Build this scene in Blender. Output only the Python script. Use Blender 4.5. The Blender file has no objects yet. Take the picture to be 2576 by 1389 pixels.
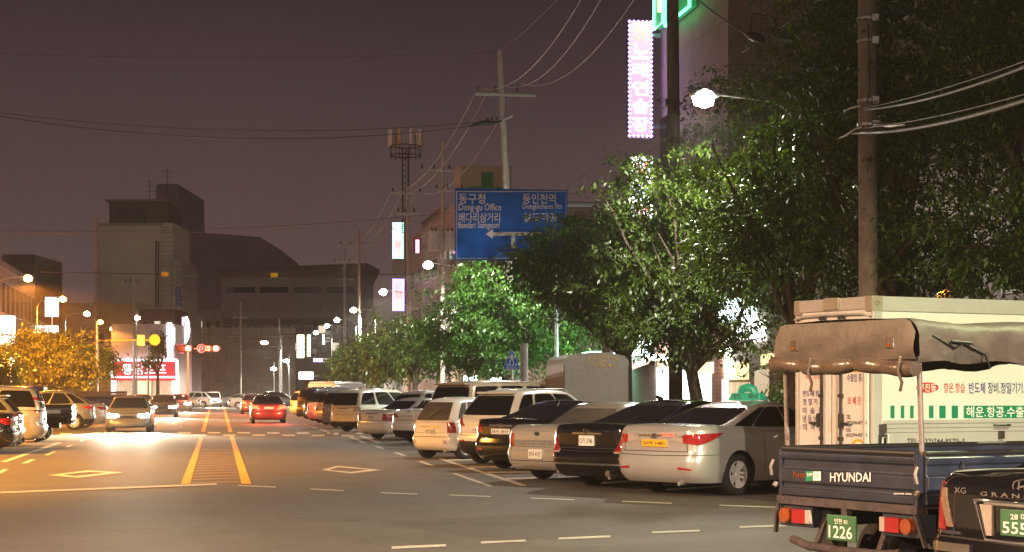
import bpy, bmesh, math, random
import numpy as np
from mathutils import Vector, Matrix

R = math.radians
scene = bpy.context.scene
COL = scene.collection

# ------------------------------------------------------------------ camera, world, exposure
F, CX, HZ, EYE = 4500.0, 1288.0, 987.0, 1.6        # focal length, centre and horizon in a 2576-wide picture
cam = bpy.data.cameras.new("camera")
cam.sensor_width = 36.0
cam.lens = 36.0 * F / 2576.0
cam.shift_y = (HZ - 694.5) / 2576.0
cam.clip_start = 0.1
cam.clip_end = 4000
camo = bpy.data.objects.new("camera", cam)
COL.objects.link(camo)
camo.location = (0, 0, EYE)
camo.rotation_euler = (R(90), 0, 0)
scene.camera = camo

world = bpy.data.worlds.new("World")
scene.world = world
world.use_nodes = True
wn = world.node_tree
wbg = wn.nodes["Background"]
tc = wn.nodes.new("ShaderNodeTexCoord")
sx = wn.nodes.new("ShaderNodeSeparateXYZ")
rp = wn.nodes.new("ShaderNodeValToRGB")
wn.links.new(tc.outputs["Generated"], sx.inputs[0])
wn.links.new(sx.outputs["Z"], rp.inputs[0])
rp2 = wn.nodes.new("ShaderNodeValToRGB"); mr = wn.nodes.new("ShaderNodeMapRange"); mxw = wn.nodes.new("ShaderNodeMix"); mxw.data_type = 'RGBA'
wn.links.new(sx.outputs["Z"], rp2.inputs[0]); wn.links.new(sx.outputs["Y"], mr.inputs[0])
mr.inputs[1].default_value = 0.1; mr.inputs[2].default_value = -0.5
wn.links.new(mr.outputs[0], mxw.inputs["Factor"]); wn.links.new(rp.outputs[0], mxw.inputs["A"]); wn.links.new(rp2.outputs[0], mxw.inputs["B"])
nzw = wn.nodes.new("ShaderNodeTexNoise"); nzw.inputs["Scale"].default_value = 2.2; nzw.inputs["Detail"].default_value = 5
rw = wn.nodes.new("ShaderNodeValToRGB"); rw.color_ramp.elements[0].position = 0.3; rw.color_ramp.elements[0].color = (0.84, 0.84, 0.86, 1); rw.color_ramp.elements[1].position = 0.7; rw.color_ramp.elements[1].color = (1.12, 1.10, 1.08, 1)
wn.links.new(tc.outputs["Generated"], nzw.inputs["Vector"]); wn.links.new(nzw.outputs["Fac"], rw.inputs[0])
mw2 = wn.nodes.new("ShaderNodeMix"); mw2.data_type = 'RGBA'; mw2.blend_type = 'MULTIPLY'; mw2.inputs["Factor"].default_value = 1
wn.links.new(mxw.outputs["Result"], mw2.inputs["A"]); wn.links.new(rw.outputs[0], mw2.inputs["B"])
wn.links.new(mw2.outputs["Result"], wbg.inputs[0])
ew = rp2.color_ramp.elements                           # added sky glow behind the viewer, fill light for surfaces facing it
ew[0].position = 0.0; ew[0].color = (0.42, 0.31, 0.24, 1); ew[1].position = 0.45; ew[1].color = (0.045, 0.030, 0.032, 1)
el = rp.color_ramp.elements                            # glow of the town in the night sky
el[0].position = 0.0; el[0].color = (0.200, 0.120, 0.105, 1)
el[1].position = 0.22; el[1].color = (0.035, 0.0215, 0.0265, 1)
e2 = el.new(0.06); e2.color = (0.120, 0.072, 0.069, 1)
e3 = el.new(0.6); e3.color = (0.020, 0.012, 0.018, 1)
wbg.inputs[1].default_value = 1.0

scene.view_settings.view_transform = 'Standard'
scene.view_settings.look = 'None'
scene.view_settings.exposure = 0.0
scene.view_settings.gamma = 1.0
scene.render.engine = 'CYCLES'
scene.cycles.max_bounces = 6
scene.cycles.diffuse_bounces = 2
scene.cycles.glossy_bounces = 3
scene.cycles.transmission_bounces = 3
scene.cycles.transparent_max_bounces = 6
scene.cycles.volume_bounces = 0
scene.cycles.sample_clamp_indirect = 6.0
scene.cycles.use_denoising = True
scene.cycles.caustics_reflective = False
scene.cycles.caustics_refractive = False

# ------------------------------------------------------------------ geometry of the street
RDA = math.atan2(742.0, F)                             # the street runs this far left of the view
U = Vector((-math.sin(RDA), math.cos(RDA), 0))         # along the street
V = Vector((math.cos(RDA), math.sin(RDA), 0))          # across it, to the right
def RD(l, s, z=0.0): return V * l + U * s + Vector((0, 0, z))
def P(px, py, d): return Vector(((px - CX) / F * d, d, EYE + (HZ - py) / F * d))
def G(px, py):
    d = F * EYE / (py - HZ)
    return Vector(((px - CX) / F * d, d, 0))
def hit(px, py, o, n):
    r = Vector(((px - CX) / F, 1, (HZ - py) / F)); e = Vector((0, 0, EYE))
    return e + r * ((o - e).dot(n) / r.dot(n))

# ------------------------------------------------------------------ materials
MATS = {}
def mat(name, col, rough=0.6, metal=0.0, spec=0.5, var=0.12, scale=3.0, bump=0.0, bscale=60.0, coat=0.0,
        emit=None, estr=0.0, trans=0.0, var2=None, wear=None):
    if name in MATS: return MATS[name]
    m = bpy.data.materials.new(name); m.use_nodes = True
    nt = m.node_tree; b = nt.nodes["Principled BSDF"]
    c = tuple(col) + (1,)
    b.inputs["Roughness"].default_value = rough
    b.inputs["Metallic"].default_value = metal
    b.inputs["Specular IOR Level"].default_value = spec
    b.inputs["Coat Weight"].default_value = coat
    b.inputs["Coat Roughness"].default_value = 0.04
    if trans: b.inputs["Transmission Weight"].default_value = trans
    t = nt.nodes.new("ShaderNodeTexCoord")
    if var > 0:
        n = nt.nodes.new("ShaderNodeTexNoise"); n.inputs["Scale"].default_value = scale; n.inputs["Detail"].default_value = 6
        n.inputs["Roughness"].default_value = 0.62
        nt.links.new(t.outputs["Object"], n.inputs["Vector"])
        r = nt.nodes.new("ShaderNodeValToRGB")
        lo = var2 or tuple(k * (1 - var) for k in col)
        hi = tuple(min(1, k * (1 + var)) for k in col)
        r.color_ramp.elements[0].position = 0.32; r.color_ramp.elements[0].color = tuple(lo) + (1,)
        r.color_ramp.elements[1].position = 0.68; r.color_ramp.elements[1].color = tuple(hi) + (1,)
        nt.links.new(n.outputs["Fac"], r.inputs[0])
        out = r.outputs[0]
        if wear:
            n2 = nt.nodes.new("ShaderNodeTexNoise"); n2.inputs["Scale"].default_value = wear[1]; n2.inputs["Detail"].default_value = 8
            n2.inputs["Roughness"].default_value = 0.7
            nt.links.new(t.outputs["Object"], n2.inputs["Vector"])
            r2 = nt.nodes.new("ShaderNodeValToRGB")
            r2.color_ramp.elements[0].position = wear[2]; r2.color_ramp.elements[0].color = (0, 0, 0, 1)
            r2.color_ramp.elements[1].position = wear[2] + 0.12; r2.color_ramp.elements[1].color = (1, 1, 1, 1)
            nt.links.new(n2.outputs["Fac"], r2.inputs[0])
            mx = nt.nodes.new("ShaderNodeMix"); mx.data_type = 'RGBA'
            nt.links.new(r2.outputs[0], mx.inputs["Factor"]); nt.links.new(out, mx.inputs["A"])
            mx.inputs["B"].default_value = tuple(wear[0]) + (1,)
            out = mx.outputs["Result"]
        nt.links.new(out, b.inputs["Base Color"])
    else:
        b.inputs["Base Color"].default_value = c
    if bump > 0:
        n3 = nt.nodes.new("ShaderNodeTexNoise"); n3.inputs["Scale"].default_value = bscale; n3.inputs["Detail"].default_value = 4
        nt.links.new(t.outputs["Object"], n3.inputs["Vector"])
        bp = nt.nodes.new("ShaderNodeBump"); bp.inputs["Strength"].default_value = bump; bp.inputs["Distance"].default_value = 0.02
        nt.links.new(n3.outputs["Fac"], bp.inputs["Height"]); nt.links.new(bp.outputs[0], b.inputs["Normal"])
    if emit:
        b.inputs["Emission Color"].default_value = tuple(emit) + (1,)
        b.inputs["Emission Strength"].default_value = estr
    MATS[name] = m
    return m

def glow(name, col, s, base=(0.8, 0.8, 0.8)):
    return mat(name, base, rough=0.5, var=0, emit=col, estr=s)

def paint(name, col, rough=0.28, metal=0.0, coat=0.7, var=0.04):
    return mat(name, col, rough=rough, metal=metal, coat=coat, var=var, scale=1.2)

def leafmat(name, c1, c2):
    m = bpy.data.materials.new(name); m.use_nodes = True
    nt = m.node_tree; b = nt.nodes["Principled BSDF"]; o = nt.nodes["Material Output"]
    g = nt.nodes.new("ShaderNodeNewGeometry"); r = nt.nodes.new("ShaderNodeValToRGB")
    r.color_ramp.elements[0].color = tuple(c1) + (1,); r.color_ramp.elements[1].color = tuple(c2) + (1,)
    nt.links.new(g.outputs["Random Per Island"], r.inputs[0])
    nt.links.new(r.outputs[0], b.inputs["Base Color"])
    b.inputs["Roughness"].default_value = 0.42
    t = nt.nodes.new("ShaderNodeBsdfTranslucent")
    mx = nt.nodes.new("ShaderNodeMixRGB"); mx.blend_type = 'MULTIPLY'; mx.inputs[0].default_value = 1
    mx.inputs[2].default_value = (1.25, 1.25, 0.5, 1)
    nt.links.new(r.outputs[0], mx.inputs[1]); nt.links.new(mx.outputs[0], t.inputs[0])
    ms = nt.nodes.new("ShaderNodeMixShader"); ms.inputs[0].default_value = 0.30
    nt.links.new(b.outputs[0], ms.inputs[1]); nt.links.new(t.outputs[0], ms.inputs[2])
    nt.links.new(ms.outputs[0], o.inputs[0])
    return m

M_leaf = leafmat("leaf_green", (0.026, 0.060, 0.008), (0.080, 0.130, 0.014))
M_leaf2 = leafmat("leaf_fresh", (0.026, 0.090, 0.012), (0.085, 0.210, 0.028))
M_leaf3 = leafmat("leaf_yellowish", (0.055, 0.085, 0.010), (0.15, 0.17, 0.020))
M_bark = mat("bark", (0.070, 0.050, 0.038), rough=0.9, var=0.35, scale=14, bump=0.8, bscale=30)
M_conc = mat("concrete", (0.34, 0.31, 0.28), rough=0.85, var=0.12, scale=2.5, bump=0.15, bscale=80)
M_poledark = mat("pole_weathered", (0.20, 0.165, 0.145), rough=0.85, var=0.25, scale=1.2, wear=((0.12, 0.08, 0.055), 0.8, 0.54), bump=0.12, bscale=50)
M_poleconc = mat("pole_concrete", (0.40, 0.38, 0.36), rough=0.8, var=0.22, scale=1.5, wear=((0.19, 0.13, 0.10), 0.9, 0.56), bump=0.12, bscale=50)
M_steel = mat("galvanised_steel", (0.45, 0.46, 0.47), rough=0.42, metal=0.6, var=0.12, scale=4)
M_dark = mat("dark_metal", (0.035, 0.033, 0.032), rough=0.55, var=0.2, scale=6)
M_black = mat("black_plastic", (0.012, 0.012, 0.012), rough=0.5, var=0.2, scale=8)
M_under = mat("underbody", (0.010, 0.009, 0.008), rough=0.9, var=0.3, scale=5)
M_rubber = mat("rubber", (0.016, 0.015, 0.014), rough=0.82, var=0.25, scale=9)
M_rim = mat("alloy", (0.66, 0.66, 0.66), rough=0.3, metal=0.35, var=0.06)
M_chrome = mat("chrome", (0.75, 0.75, 0.76), rough=0.10, metal=1.0, var=0)
M_glass = mat("tinted_glass", (0.010, 0.010, 0.011), rough=0.035, spec=0.55, var=0.15, scale=2)
M_glass2 = mat("grey_glass", (0.10, 0.095, 0.085), rough=0.06, spec=0.6, var=0.25, scale=2)
M_red = mat("red_lens", (0.30, 0.010, 0.012), rough=0.10, coat=1.0, var=0.18, scale=30)
M_redlit = mat("red_lens_lit", (0.5, 0.01, 0.01), rough=0.15, var=0, emit=(1, 0.06, 0.02), estr=9)
M_amber = mat("amber_lens", (0.26, 0.06, 0.010), rough=0.12, coat=1.0, var=0.15, scale=20)
M_clear = mat("clear_lens", (0.40, 0.35, 0.32), rough=0.10, coat=1.0, var=0.1, scale=30)
M_plate = mat("plate_white", (0.72, 0.72, 0.70), rough=0.5, var=0.05)
M_plateg = mat("plate_green", (0.035, 0.14, 0.06), rough=0.5, var=0.08)
M_platey = mat("plate_yellow", (0.75, 0.42, 0.02), rough=0.5, var=0.05)
M_ink = mat("ink_black", (0.02, 0.02, 0.022), rough=0.6, var=0)
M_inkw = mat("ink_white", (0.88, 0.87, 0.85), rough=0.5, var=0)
M_inkr = mat("ink_red", (0.55, 0.03, 0.025), rough=0.6, var=0)
M_inkb = mat("ink_blue", (0.035, 0.035, 0.20), rough=0.6, var=0)
M_inkg = mat("ink_green", (0.0, 0.21, 0.10), rough=0.6, var=0)
M_linew = mat("road_paint_white", (0.44, 0.43, 0.40), rough=0.7, var=0.25, scale=9, wear=((0.10, 0.09, 0.085), 9, 0.55))
M_liney = mat("road_paint_yellow", (0.62, 0.31, 0.012), rough=0.7, var=0.2, scale=9, wear=((0.14, 0.09, 0.05), 9, 0.57))
M_seam = mat("seam_gap", (0.02, 0.02, 0.02), rough=0.8, var=0)

# ------------------------------------------------------------------ mesh helpers
_TXT = {}
def text_data(body):
    if body not in _TXT:
        c = bpy.data.curves.new("txt", 'FONT'); c.body = body; c.resolution_u = 2; c.offset = 0.009
        o = bpy.data.objects.new("txt", c); m = o.to_mesh()
        vs = np.array([v.co[:] for v in m.vertices]); fs = [tuple(p.vertices) for p in m.polygons]
        o.to_mesh_clear(); bpy.data.objects.remove(o); bpy.data.curves.remove(c)
        _TXT[body] = (vs, fs)
    return _TXT[body]

class MB:
    def __init__(s, inv=None):
        s.v = []; s.f = []; s.fm = []; s.sm = []; s.mats = []; s.inv = inv
    def mi(s, m):
        if m not in s.mats: s.mats.append(m)
        return s.mats.index(m)
    def add(s, vs, fs, m, smooth=False, T=None):
        b = len(s.v); k = s.mi(m)
        for q in vs:
            q = Vector(q)
            s.v.append(T @ q if T is not None else q)
        for q in fs:
            s.f.append([b + i for i in q]); s.fm.append(k); s.sm.append(smooth)
    def boxb(s, x0, x1, y0, y1, z0, z1, m, T=None):
        s.add([(x0, y0, z0), (x1, y0, z0), (x1, y1, z0), (x0, y1, z0), (x0, y0, z1), (x1, y0, z1), (x1, y1, z1), (x0, y1, z1)],
              [(3, 2, 1, 0), (4, 5, 6, 7), (0, 1, 5, 4), (1, 2, 6, 5), (2, 3, 7, 6), (3, 0, 4, 7)], m, False, T)
    def box(s, c, d, m, T=None):
        s.boxb(c[0] - d[0] / 2, c[0] + d[0] / 2, c[1] - d[1] / 2, c[1] + d[1] / 2, c[2] - d[2] / 2, c[2] + d[2] / 2, m, T)
    def bar(s, p0, p1, w, h, m):
        p0 = Vector(p0); p1 = Vector(p1); d = (p1 - p0); L = d.length; d.normalize()
        up = Vector((0, 0, 1)) if abs(d.z) < 0.95 else Vector((0, 1, 0))
        a = d.cross(up).normalized(); b = a.cross(d)
        T = Matrix((( a.x, d.x, b.x, p0.x), (a.y, d.y, b.y, p0.y), (a.z, d.z, b.z, p0.z), (0, 0, 0, 1)))
        s.boxb(-w / 2, w / 2, 0, L, -h / 2, h / 2, m, T)
    def tube(s, pts, r, m, n=8, cap=True):
        pts = [Vector(p) for p in pts]; rs = r if isinstance(r, (list, tuple)) else [r] * len(pts)
        rings = []; a = None
        for i, p in enumerate(pts):
            d = (pts[min(i + 1, len(pts) - 1)] - pts[max(i - 1, 0)]).normalized()
            if a is None:
                a = d.cross(Vector((0, 0, 1)) if abs(d.z) < 0.9 else Vector((1, 0, 0))).normalized()
            else:
                a = (a - d * a.dot(d)).normalized()
            b = d.cross(a)
            rings.append([p + (a * math.cos(2 * math.pi * k / n) + b * math.sin(2 * math.pi * k / n)) * rs[i] for k in range(n)])
        vs = [q for g in rings for q in g]; fs = []
        for i in range(len(pts) - 1):
            for k in range(n):
                fs.append((i * n + k, i * n + (k + 1) % n, (i + 1) * n + (k + 1) % n, (i + 1) * n + k))
        s.add(vs, fs, m, True)
        if cap:
            e = len(pts) - 1
            s.add(rings[0], [tuple(range(n - 1, -1, -1))], m); s.add(rings[e], [tuple(range(n))], m)
    def cyl(s, p0, p1, r0, m, r1=None, n=14): s.tube([p0, p1], [r0, r0 if r1 is None else r1], m, n)
    def lathe(s, prof, m, n=24, T=None):
        vs = []; fs = []; k = len(prof)
        for i in range(n):
            a = 2 * math.pi * i / n
            vs += [(r * math.cos(a), z, r * math.sin(a)) for r, z in prof]     # axis = local y
        for i in range(n):
            for j in range(k - 1):
                fs.append((i * k + j, i * k + j + 1, ((i + 1) % n) * k + j + 1, ((i + 1) % n) * k + j))
        s.add(vs, fs, m, True, T)
    def prism(s, pts, h0, h1, m, T=None):
        n = len(pts)
        vs = [(x, y, h0) for x, y in pts] + [(x, y, h1) for x, y in pts]
        fs = [tuple(range(n - 1, -1, -1)), tuple(range(n, 2 * n))] + [(i, (i + 1) % n, n + (i + 1) % n, n + i) for i in range(n)]
        s.add(vs, fs, m, False, T)
    def quad(s, a, b, c, d, m): s.add([a, b, c, d], [(0, 1, 2, 3)], m)
    def text(s, body, o, right, up, m, fit=True):
        """fit the text's bounding box into the parallelogram o, o+right, o+up"""
        vs, fs = text_data(body)
        if len(vs) == 0: return
        lo = vs.min(0); hi = vs.max(0); d = np.maximum(hi - lo, 1e-6)
        o = Vector(o); right = Vector(right); up = Vector(up)
        s.add([o + right * float((q[0] - lo[0]) / d[0]) + up * float((q[1] - lo[1]) / d[1]) for q in vs], fs, m)
    def text_px(s, body, rect, o, n, m, off=0.004):
        """text on the plane through o with normal n (towards the viewer), filling rect (x0,y0,x1,y1)"""
        oo = o + n * off
        bl = hit(rect[0], rect[3], oo, n); br = hit(rect[2], rect[3], oo, n); tl = hit(rect[0], rect[1], oo, n)
        s.text(body, bl, br - bl, tl - bl, m)
    def rect_px(s, rect, o, n, m, off=0.003, th=0.0):
        oo = o + n * off
        q = [hit(rect[0], rect[3], oo, n), hit(rect[2], rect[3], oo, n), hit(rect[2], rect[1], oo, n), hit(rect[0], rect[1], oo, n)]
        s.add(q, [(0, 1, 2, 3)], m)
    def build(s, name, parent=None, bevel=0.0, sharp=None, merge=False, label=None):
        me = bpy.data.meshes.new(name)
        vs = [s.inv @ q for q in s.v] if s.inv is not None else s.v
        me.from_pydata([q[:] for q in vs], [], s.f)
        for m in s.mats: me.materials.append(m)
        me.polygons.foreach_set("material_index", s.fm)
        me.polygons.foreach_set("use_smooth", s.sm)
        if merge:
            bm = bmesh.new(); bm.from_mesh(me)
            bmesh.ops.remove_doubles(bm, verts=bm.verts, dist=0.0012)
            bmesh.ops.dissolve_degenerate(bm, dist=0.0005, edges=bm.edges)
            bmesh.ops.recalc_face_normals(bm, faces=bm.faces)
            bm.to_mesh(me); bm.free()
        if sharp: me.set_sharp_from_angle(angle=R(sharp))
        me.update()
        o = bpy.data.objects.new(name, me); COL.objects.link(o)
        if parent is not None: o.parent = parent
        if bevel:
            b = o.modifiers.new("bevel", 'BEVEL'); b.width = bevel; b.segments = 2; b.limit_method = 'ANGLE'; b.angle_limit = R(40)
        if label: o["label"] = label
        return o

def tag(o, label, cat, group=None, kind=None):
    if label: o["label"] = label
    if cat: o["category"] = cat
    if group: o["group"] = group
    if kind: o["kind"] = kind
    return o
def thing(name, label, cat, loc=(0, 0, 0), rotz=0.0, group=None):
    o = bpy.data.objects.new(name, None); COL.objects.link(o)
    o.empty_display_size = 0.2
    o.location = loc; o.rotation_euler = (0, 0, rotz)
    return tag(o, label, cat, group)
def mtx(loc, rotz): return Matrix.Translation(Vector(loc)) @ Matrix.Rotation(rotz, 4, 'Z')
def struct(o): o["kind"] = "structure"; return o

def add_haze(density, col, box):
    x0, x1, y0, y1, z0, z1 = box
    q = MB(); q.boxb(x0, x1, y0, y1, z0, z1, None); q.mats = []
    o = q.build("haze"); m = bpy.data.materials.new("haze"); m.use_nodes = True; nt = m.node_tree; nt.nodes.clear()
    out = nt.nodes.new("ShaderNodeOutputMaterial"); v = nt.nodes.new("ShaderNodeVolumePrincipled")
    v.inputs["Color"].default_value = tuple(col) + (1,); v.inputs["Density"].default_value = density; v.inputs["Anisotropy"].default_value = 0.2
    nt.links.new(v.outputs[0], out.inputs["Volume"]); o.data.materials.append(m); o["kind"] = "stuff"; o["label"] = "thin night haze filling the street air"
    return o
# ------------------------------------------------------------------ cars
def s01(x): x = min(1.0, max(0.0, x)); return x * x * (3 - 2 * x)

class Shape:
    """body of a car: x from the rear bumper (0) to the front (L), y to the left, z up; half outline mirrored"""
    def __init__(s, L, W, H, ax_r, ax_f, wr, deck, cab, gc=0.21, rc=(0.42, 0.28), fc=(0.6, 0.4), bow=(0.05, 0.10),
                 rear=None, front=None, side=None, crown=0.035, arch=0.055):
        s.L, s.W, s.H, s.ax_r, s.ax_f, s.wr, s.gc, s.crown, s.archr = L, W, H, ax_r, ax_f, wr, gc, crown, wr + arch
        s.dx = [p[0] for p in deck]; s.dz = [p[1] for p in deck]; s.cab = cab
        s.rear = rear or [(0, 0.16), (0.10, 0.05), (0.22, 0.01), (0.34, 0.0), (0.48, 0.005), (0.54, 0.05), (0.62, 0.055), (0.90, 0.045), (0.95, 0.05), (1, 0.09)]
        s.front = front or [(0, 0.12), (0.15, 0.02), (0.35, 0.0), (0.6, 0.05), (0.9, 0.25), (1, 0.42)]
        s.side = side or [(0, 0.07), (0.12, 0.02), (0.35, 0.0), (0.68, 0.012), (0.8, 0.025), (0.93, 0.055), (1, 0.10)]
        w = W / 2; pts = []
        for i in range(9):
            y = (w - rc[1]) * i / 8; pts.append((bow[0] * (y / w) ** 2, y))
        x0 = pts[-1][0]
        for i in range(1, 11):
            a = R(90) * i / 10; pts.append((x0 + rc[0] * (1 - math.cos(a)), w - rc[1] + rc[1] * math.sin(a)))
        xs = pts[-1][0]; xf = L - bow[1] - fc[0]
        xq = [xs]; s.xs = xs
        while xq[-1] < xf - 0.03:
            x = xq[-1]
            near = min(abs(x - ax_r), abs(x - ax_f)) < s.archr + 0.05
            xq.append(min(xf, x + (0.025 if near else 0.09)))
        pts += [(x, w) for x in xq[1:]]
        for i in range(1, 11):
            a = R(90) * i / 10; pts.append((xf + fc[0] * math.sin(a), w - fc[1] + fc[1] * math.cos(a)))
        x1 = pts[-1][0]; y1 = pts[-1][1]
        for i in range(1, 9):
            y = y1 * (1 - i / 8); pts.append((L - bow[1] * (y / y1) ** 2 * 0 - (L - x1) * (y / y1) ** 2, y))
        s.px = np.array([p[0] for p in pts]); s.py = np.array([p[1] for p in pts])
        s.a = np.concatenate([[0], np.cumsum(np.hypot(np.diff(s.px), np.diff(s.py)))])
        s.rcx = rc[0]; s.fcx = fc[0]
    def ztop(s, x): return float(np.interp(x, s.dx, s.dz))
    def zarch(s, x):
        z = s.gc
        for c in (s.ax_r, s.ax_f):
            d = abs(x - c)
            if d < s.archr: z = max(z, s.wr + math.sqrt(max(0, s.archr ** 2 - d * d)))
        return z
    def a_of_x(s, x):                                    # arc length of a side point
        k = np.searchsorted(s.px[10:-10], x) + 10
        return float(s.a[k - 1] + (x - s.px[k - 1]))
    def pt(s, sd, a, z):
        x0 = float(np.interp(a, s.a, s.px)); y0 = float(np.interp(a, s.a, s.py))
        zt = s.ztop(x0); q = min(1, max(0, (z - s.gc) / (zt - s.gc)))
        wr = 1 - s01(x0 / (s.rcx + 0.35)); wf = 1 - s01((s.L - x0) / (s.fcx + 0.6))
        x = x0 + wr * np.interp(q, *zip(*s.rear)) - wf * np.interp(q, *zip(*s.front))
        y = y0 * (1 - np.interp(q, *zip(*s.side)) / (s.W / 2))
        return Vector((float(x), float(sd * y), z))
    def patch(s, mb, sd, corners, m, off=0.008, nu=10, nw=4, skirt=0.012, flip=False):
        """patch on the body, corners (a,z) in order, bilinear"""
        c = corners
        def f(u, w):
            a = (c[0][0] * (1 - u) + c[1][0] * u) * (1 - w) + (c[3][0] * (1 - u) + c[2][0] * u) * w
            z = (c[0][1] * (1 - u) + c[1][1] * u) * (1 - w) + (c[3][1] * (1 - u) + c[2][1] * u) * w
            if a < 0: return s.pt(-sd, -a, z)
            return s.pt(sd, a, z)
        grid_patch(mb, f, m, off, nu, nw, skirt, Vector((s.L * 0.5, 0, 0.5)))
    def cabpt(s, sd, q, v):
        c = s.cab
        e = 0.10 * max(0.0, (v - 0.84) / 0.16) ** 2
        xr = c['r0'] + (c['r1'] - c['r0']) * v ** c.get('pr', 1.2) + e * 0.9
        xf = c['f0'] + (c['f1'] - c['f0']) * v ** c.get('pf', 1.15) - e * 0.9
        hw = c['w0'] + (c['w1'] - c['w0']) * v ** 1.1 - e * 0.7
        cr = c.get('cr', 0.16); br = c.get('bow', 0.07)
        if q < 1: y = (hw - cr) * q; x = xr + br * (y / hw) ** 2
        elif q < 2:
            a = R(90) * (q - 1); x = xr + br * ((hw - cr) / hw) ** 2 + cr * (1 - math.cos(a)); y = hw - cr + cr * math.sin(a)
        elif q < 3:
            xa = xr + br * ((hw - cr) / hw) ** 2 + cr; xb = xf - cr * 1.4 - br * 2 * ((hw - cr) / hw) ** 2; x = xa + (xb - xa) * (q - 2)
            y = hw + 0.02 * math.sin(math.pi * (q - 2))
        elif q < 4:
            a = R(90) * (q - 3); xb = xf - cr * 1.4 - br * 2 * ((hw - cr) / hw) ** 2; x = xb + cr * 1.4 * math.sin(a); y = hw - cr + cr * math.cos(a)
        else:
            y = (hw - cr) * (5 - q); x = xf - br * 2 * (y / hw) ** 2
        zb = s.ztop(x) - 0.035
        xm = c.get('xm', (c['r1'] + c['f1']) / 2 + 0.1); hl = (c['f0'] - c['r0']) / 2
        zt = s.H - 0.035 - c.get('drop', 0.10) * ((x - xm) / hl) ** 2
        return Vector((x, sd * y, zb + (zt - zb) * v))
    def cpatch(s, mb, sd, q0, q1, v0, v1, m, off=0.007, nu=10, nw=6, rnd=0.10, skew=(0, 0)):
        def f(u, w):
            uu = 2 * u - 1; ww = 2 * w - 1
            uu *= 1 - rnd * abs(ww) ** 5 * (0.5 if abs(q1 - q0) > 1.2 else 1); ww *= 1 - rnd * abs(uu) ** 7
            a0 = q0 + skew[0] * (1 + ww) / 2; a1 = q1 + skew[1] * (1 + ww) / 2
            q = a0 + (a1 - a0) * (1 + uu) / 2; v = v0 + (v1 - v0) * (1 + ww) / 2
            if q < 0: return s.cabpt(-sd, -q, v)
            if q > 5: return s.cabpt(-sd, 10 - q, v)
            return s.cabpt(sd, q, v)
        grid_patch(mb, f, m, off, nu, nw, 0.012, Vector(((s.cab['r0'] + s.cab['f0']) / 2, 0, 1.0)))

def grid_patch(mb, f, m, off, nu, nw, skirt, centre):
    vs = []; e = 0.02
    for j in range(nw + 1):
        for i in range(nu + 1):
            u = i / nu; w = j / nw
            p = f(u, w)
            du = f(min(1, u + e), w) - f(max(0, u - e), w); dw = f(u, min(1, w + e)) - f(u, max(0, w - e))
            n = du.cross(dw)
            if n.length < 1e-12: n = p - centre
            n.normalize()
            if n.dot(p - centre) < 0: n = -n
            vs.append((p + n * off, n))
    k = nu + 1
    q = [p for p, n in vs]
    fs = [(j * k + i, j * k + i + 1, (j + 1) * k + i + 1, (j + 1) * k + i) for j in range(nw) for i in range(nu)]
    n0 = (q[1] - q[0]).cross(q[k] - q[0])
    if n0.dot(vs[0][1]) < 0: fs = [t[::-1] for t in fs]
    mb.add(q, fs, m, True)
    if skirt:
        ring = [i for i in range(k)] + [j * k + nu for j in range(1, nw + 1)] + [nw * k + i for i in range(nu - 1, -1, -1)] + [j * k for j in range(nw - 1, 0, -1)]
        a = [vs[i][0] for i in ring]; b = [vs[i][0] - vs[i][1] * (off + skirt) for i in ring]; n = len(ring)
        mb.add(a + b, [(i, (i + 1) % n, n + (i + 1) % n, n + i) for i in range(n)], m)

def body_mesh(s, m, m_low=None, low_z=0.0):
    mb = MB()
    rows = [0, 0.07, 0.16, 0.26, 0.36, 0.46, 0.55, 0.60, 0.68, 0.76, 0.84, 0.90, 0.95, 0.98, 1.0]
    K = 5
    for sd in (1, -1):
        cols = []
        for i in range(len(s.a)):
            x0 = float(s.px[i]); zt = s.ztop(x0); za = s.zarch(x0)
            cols.append([s.pt(sd, float(s.a[i]), max(s.gc + r * (zt - s.gc), za)) for r in rows])
        nr = len(rows)
        vs = [p for c in cols for p in c]
        fa, fb = [], []
        for i in range(len(cols) - 1):
            for j in range(nr - 1):
                q = [i * nr + j, (i + 1) * nr + j, (i + 1) * nr + j + 1, i * nr + j + 1]
                if (vs[q[3]] - vs[q[0]]).length < 1e-4 and (vs[q[2]] - vs[q[1]]).length < 1e-4: continue
                if sd < 0: q = q[::-1]
                zc = sum(vs[t].z for t in q) / 4
                (fb if (m_low and zc < low_z) else fa).append(tuple(q))
        mb.add(vs, fa, m, True)
        if fb: mb.add(vs, fb, m_low, True)
        vs = []
        for c in cols:
            t = c[-1]
            for k in range(K + 1):
                y = t.y * (1 - k / K)
                vs.append(Vector((t.x, y, t.z + s.crown * ((t.y / (s.W / 2)) ** 2 - (y / (s.W / 2)) ** 2))))
        fs = []
        for i in range(len(cols) - 1):
            for k in range(K):
                q = (i * (K + 1) + k, (i + 1) * (K + 1) + k, (i + 1) * (K + 1) + k + 1, i * (K + 1) + k + 1)
                fs.append(q if sd > 0 else q[::-1])
        mb.add(vs, fs, m, True)
    return mb

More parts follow.
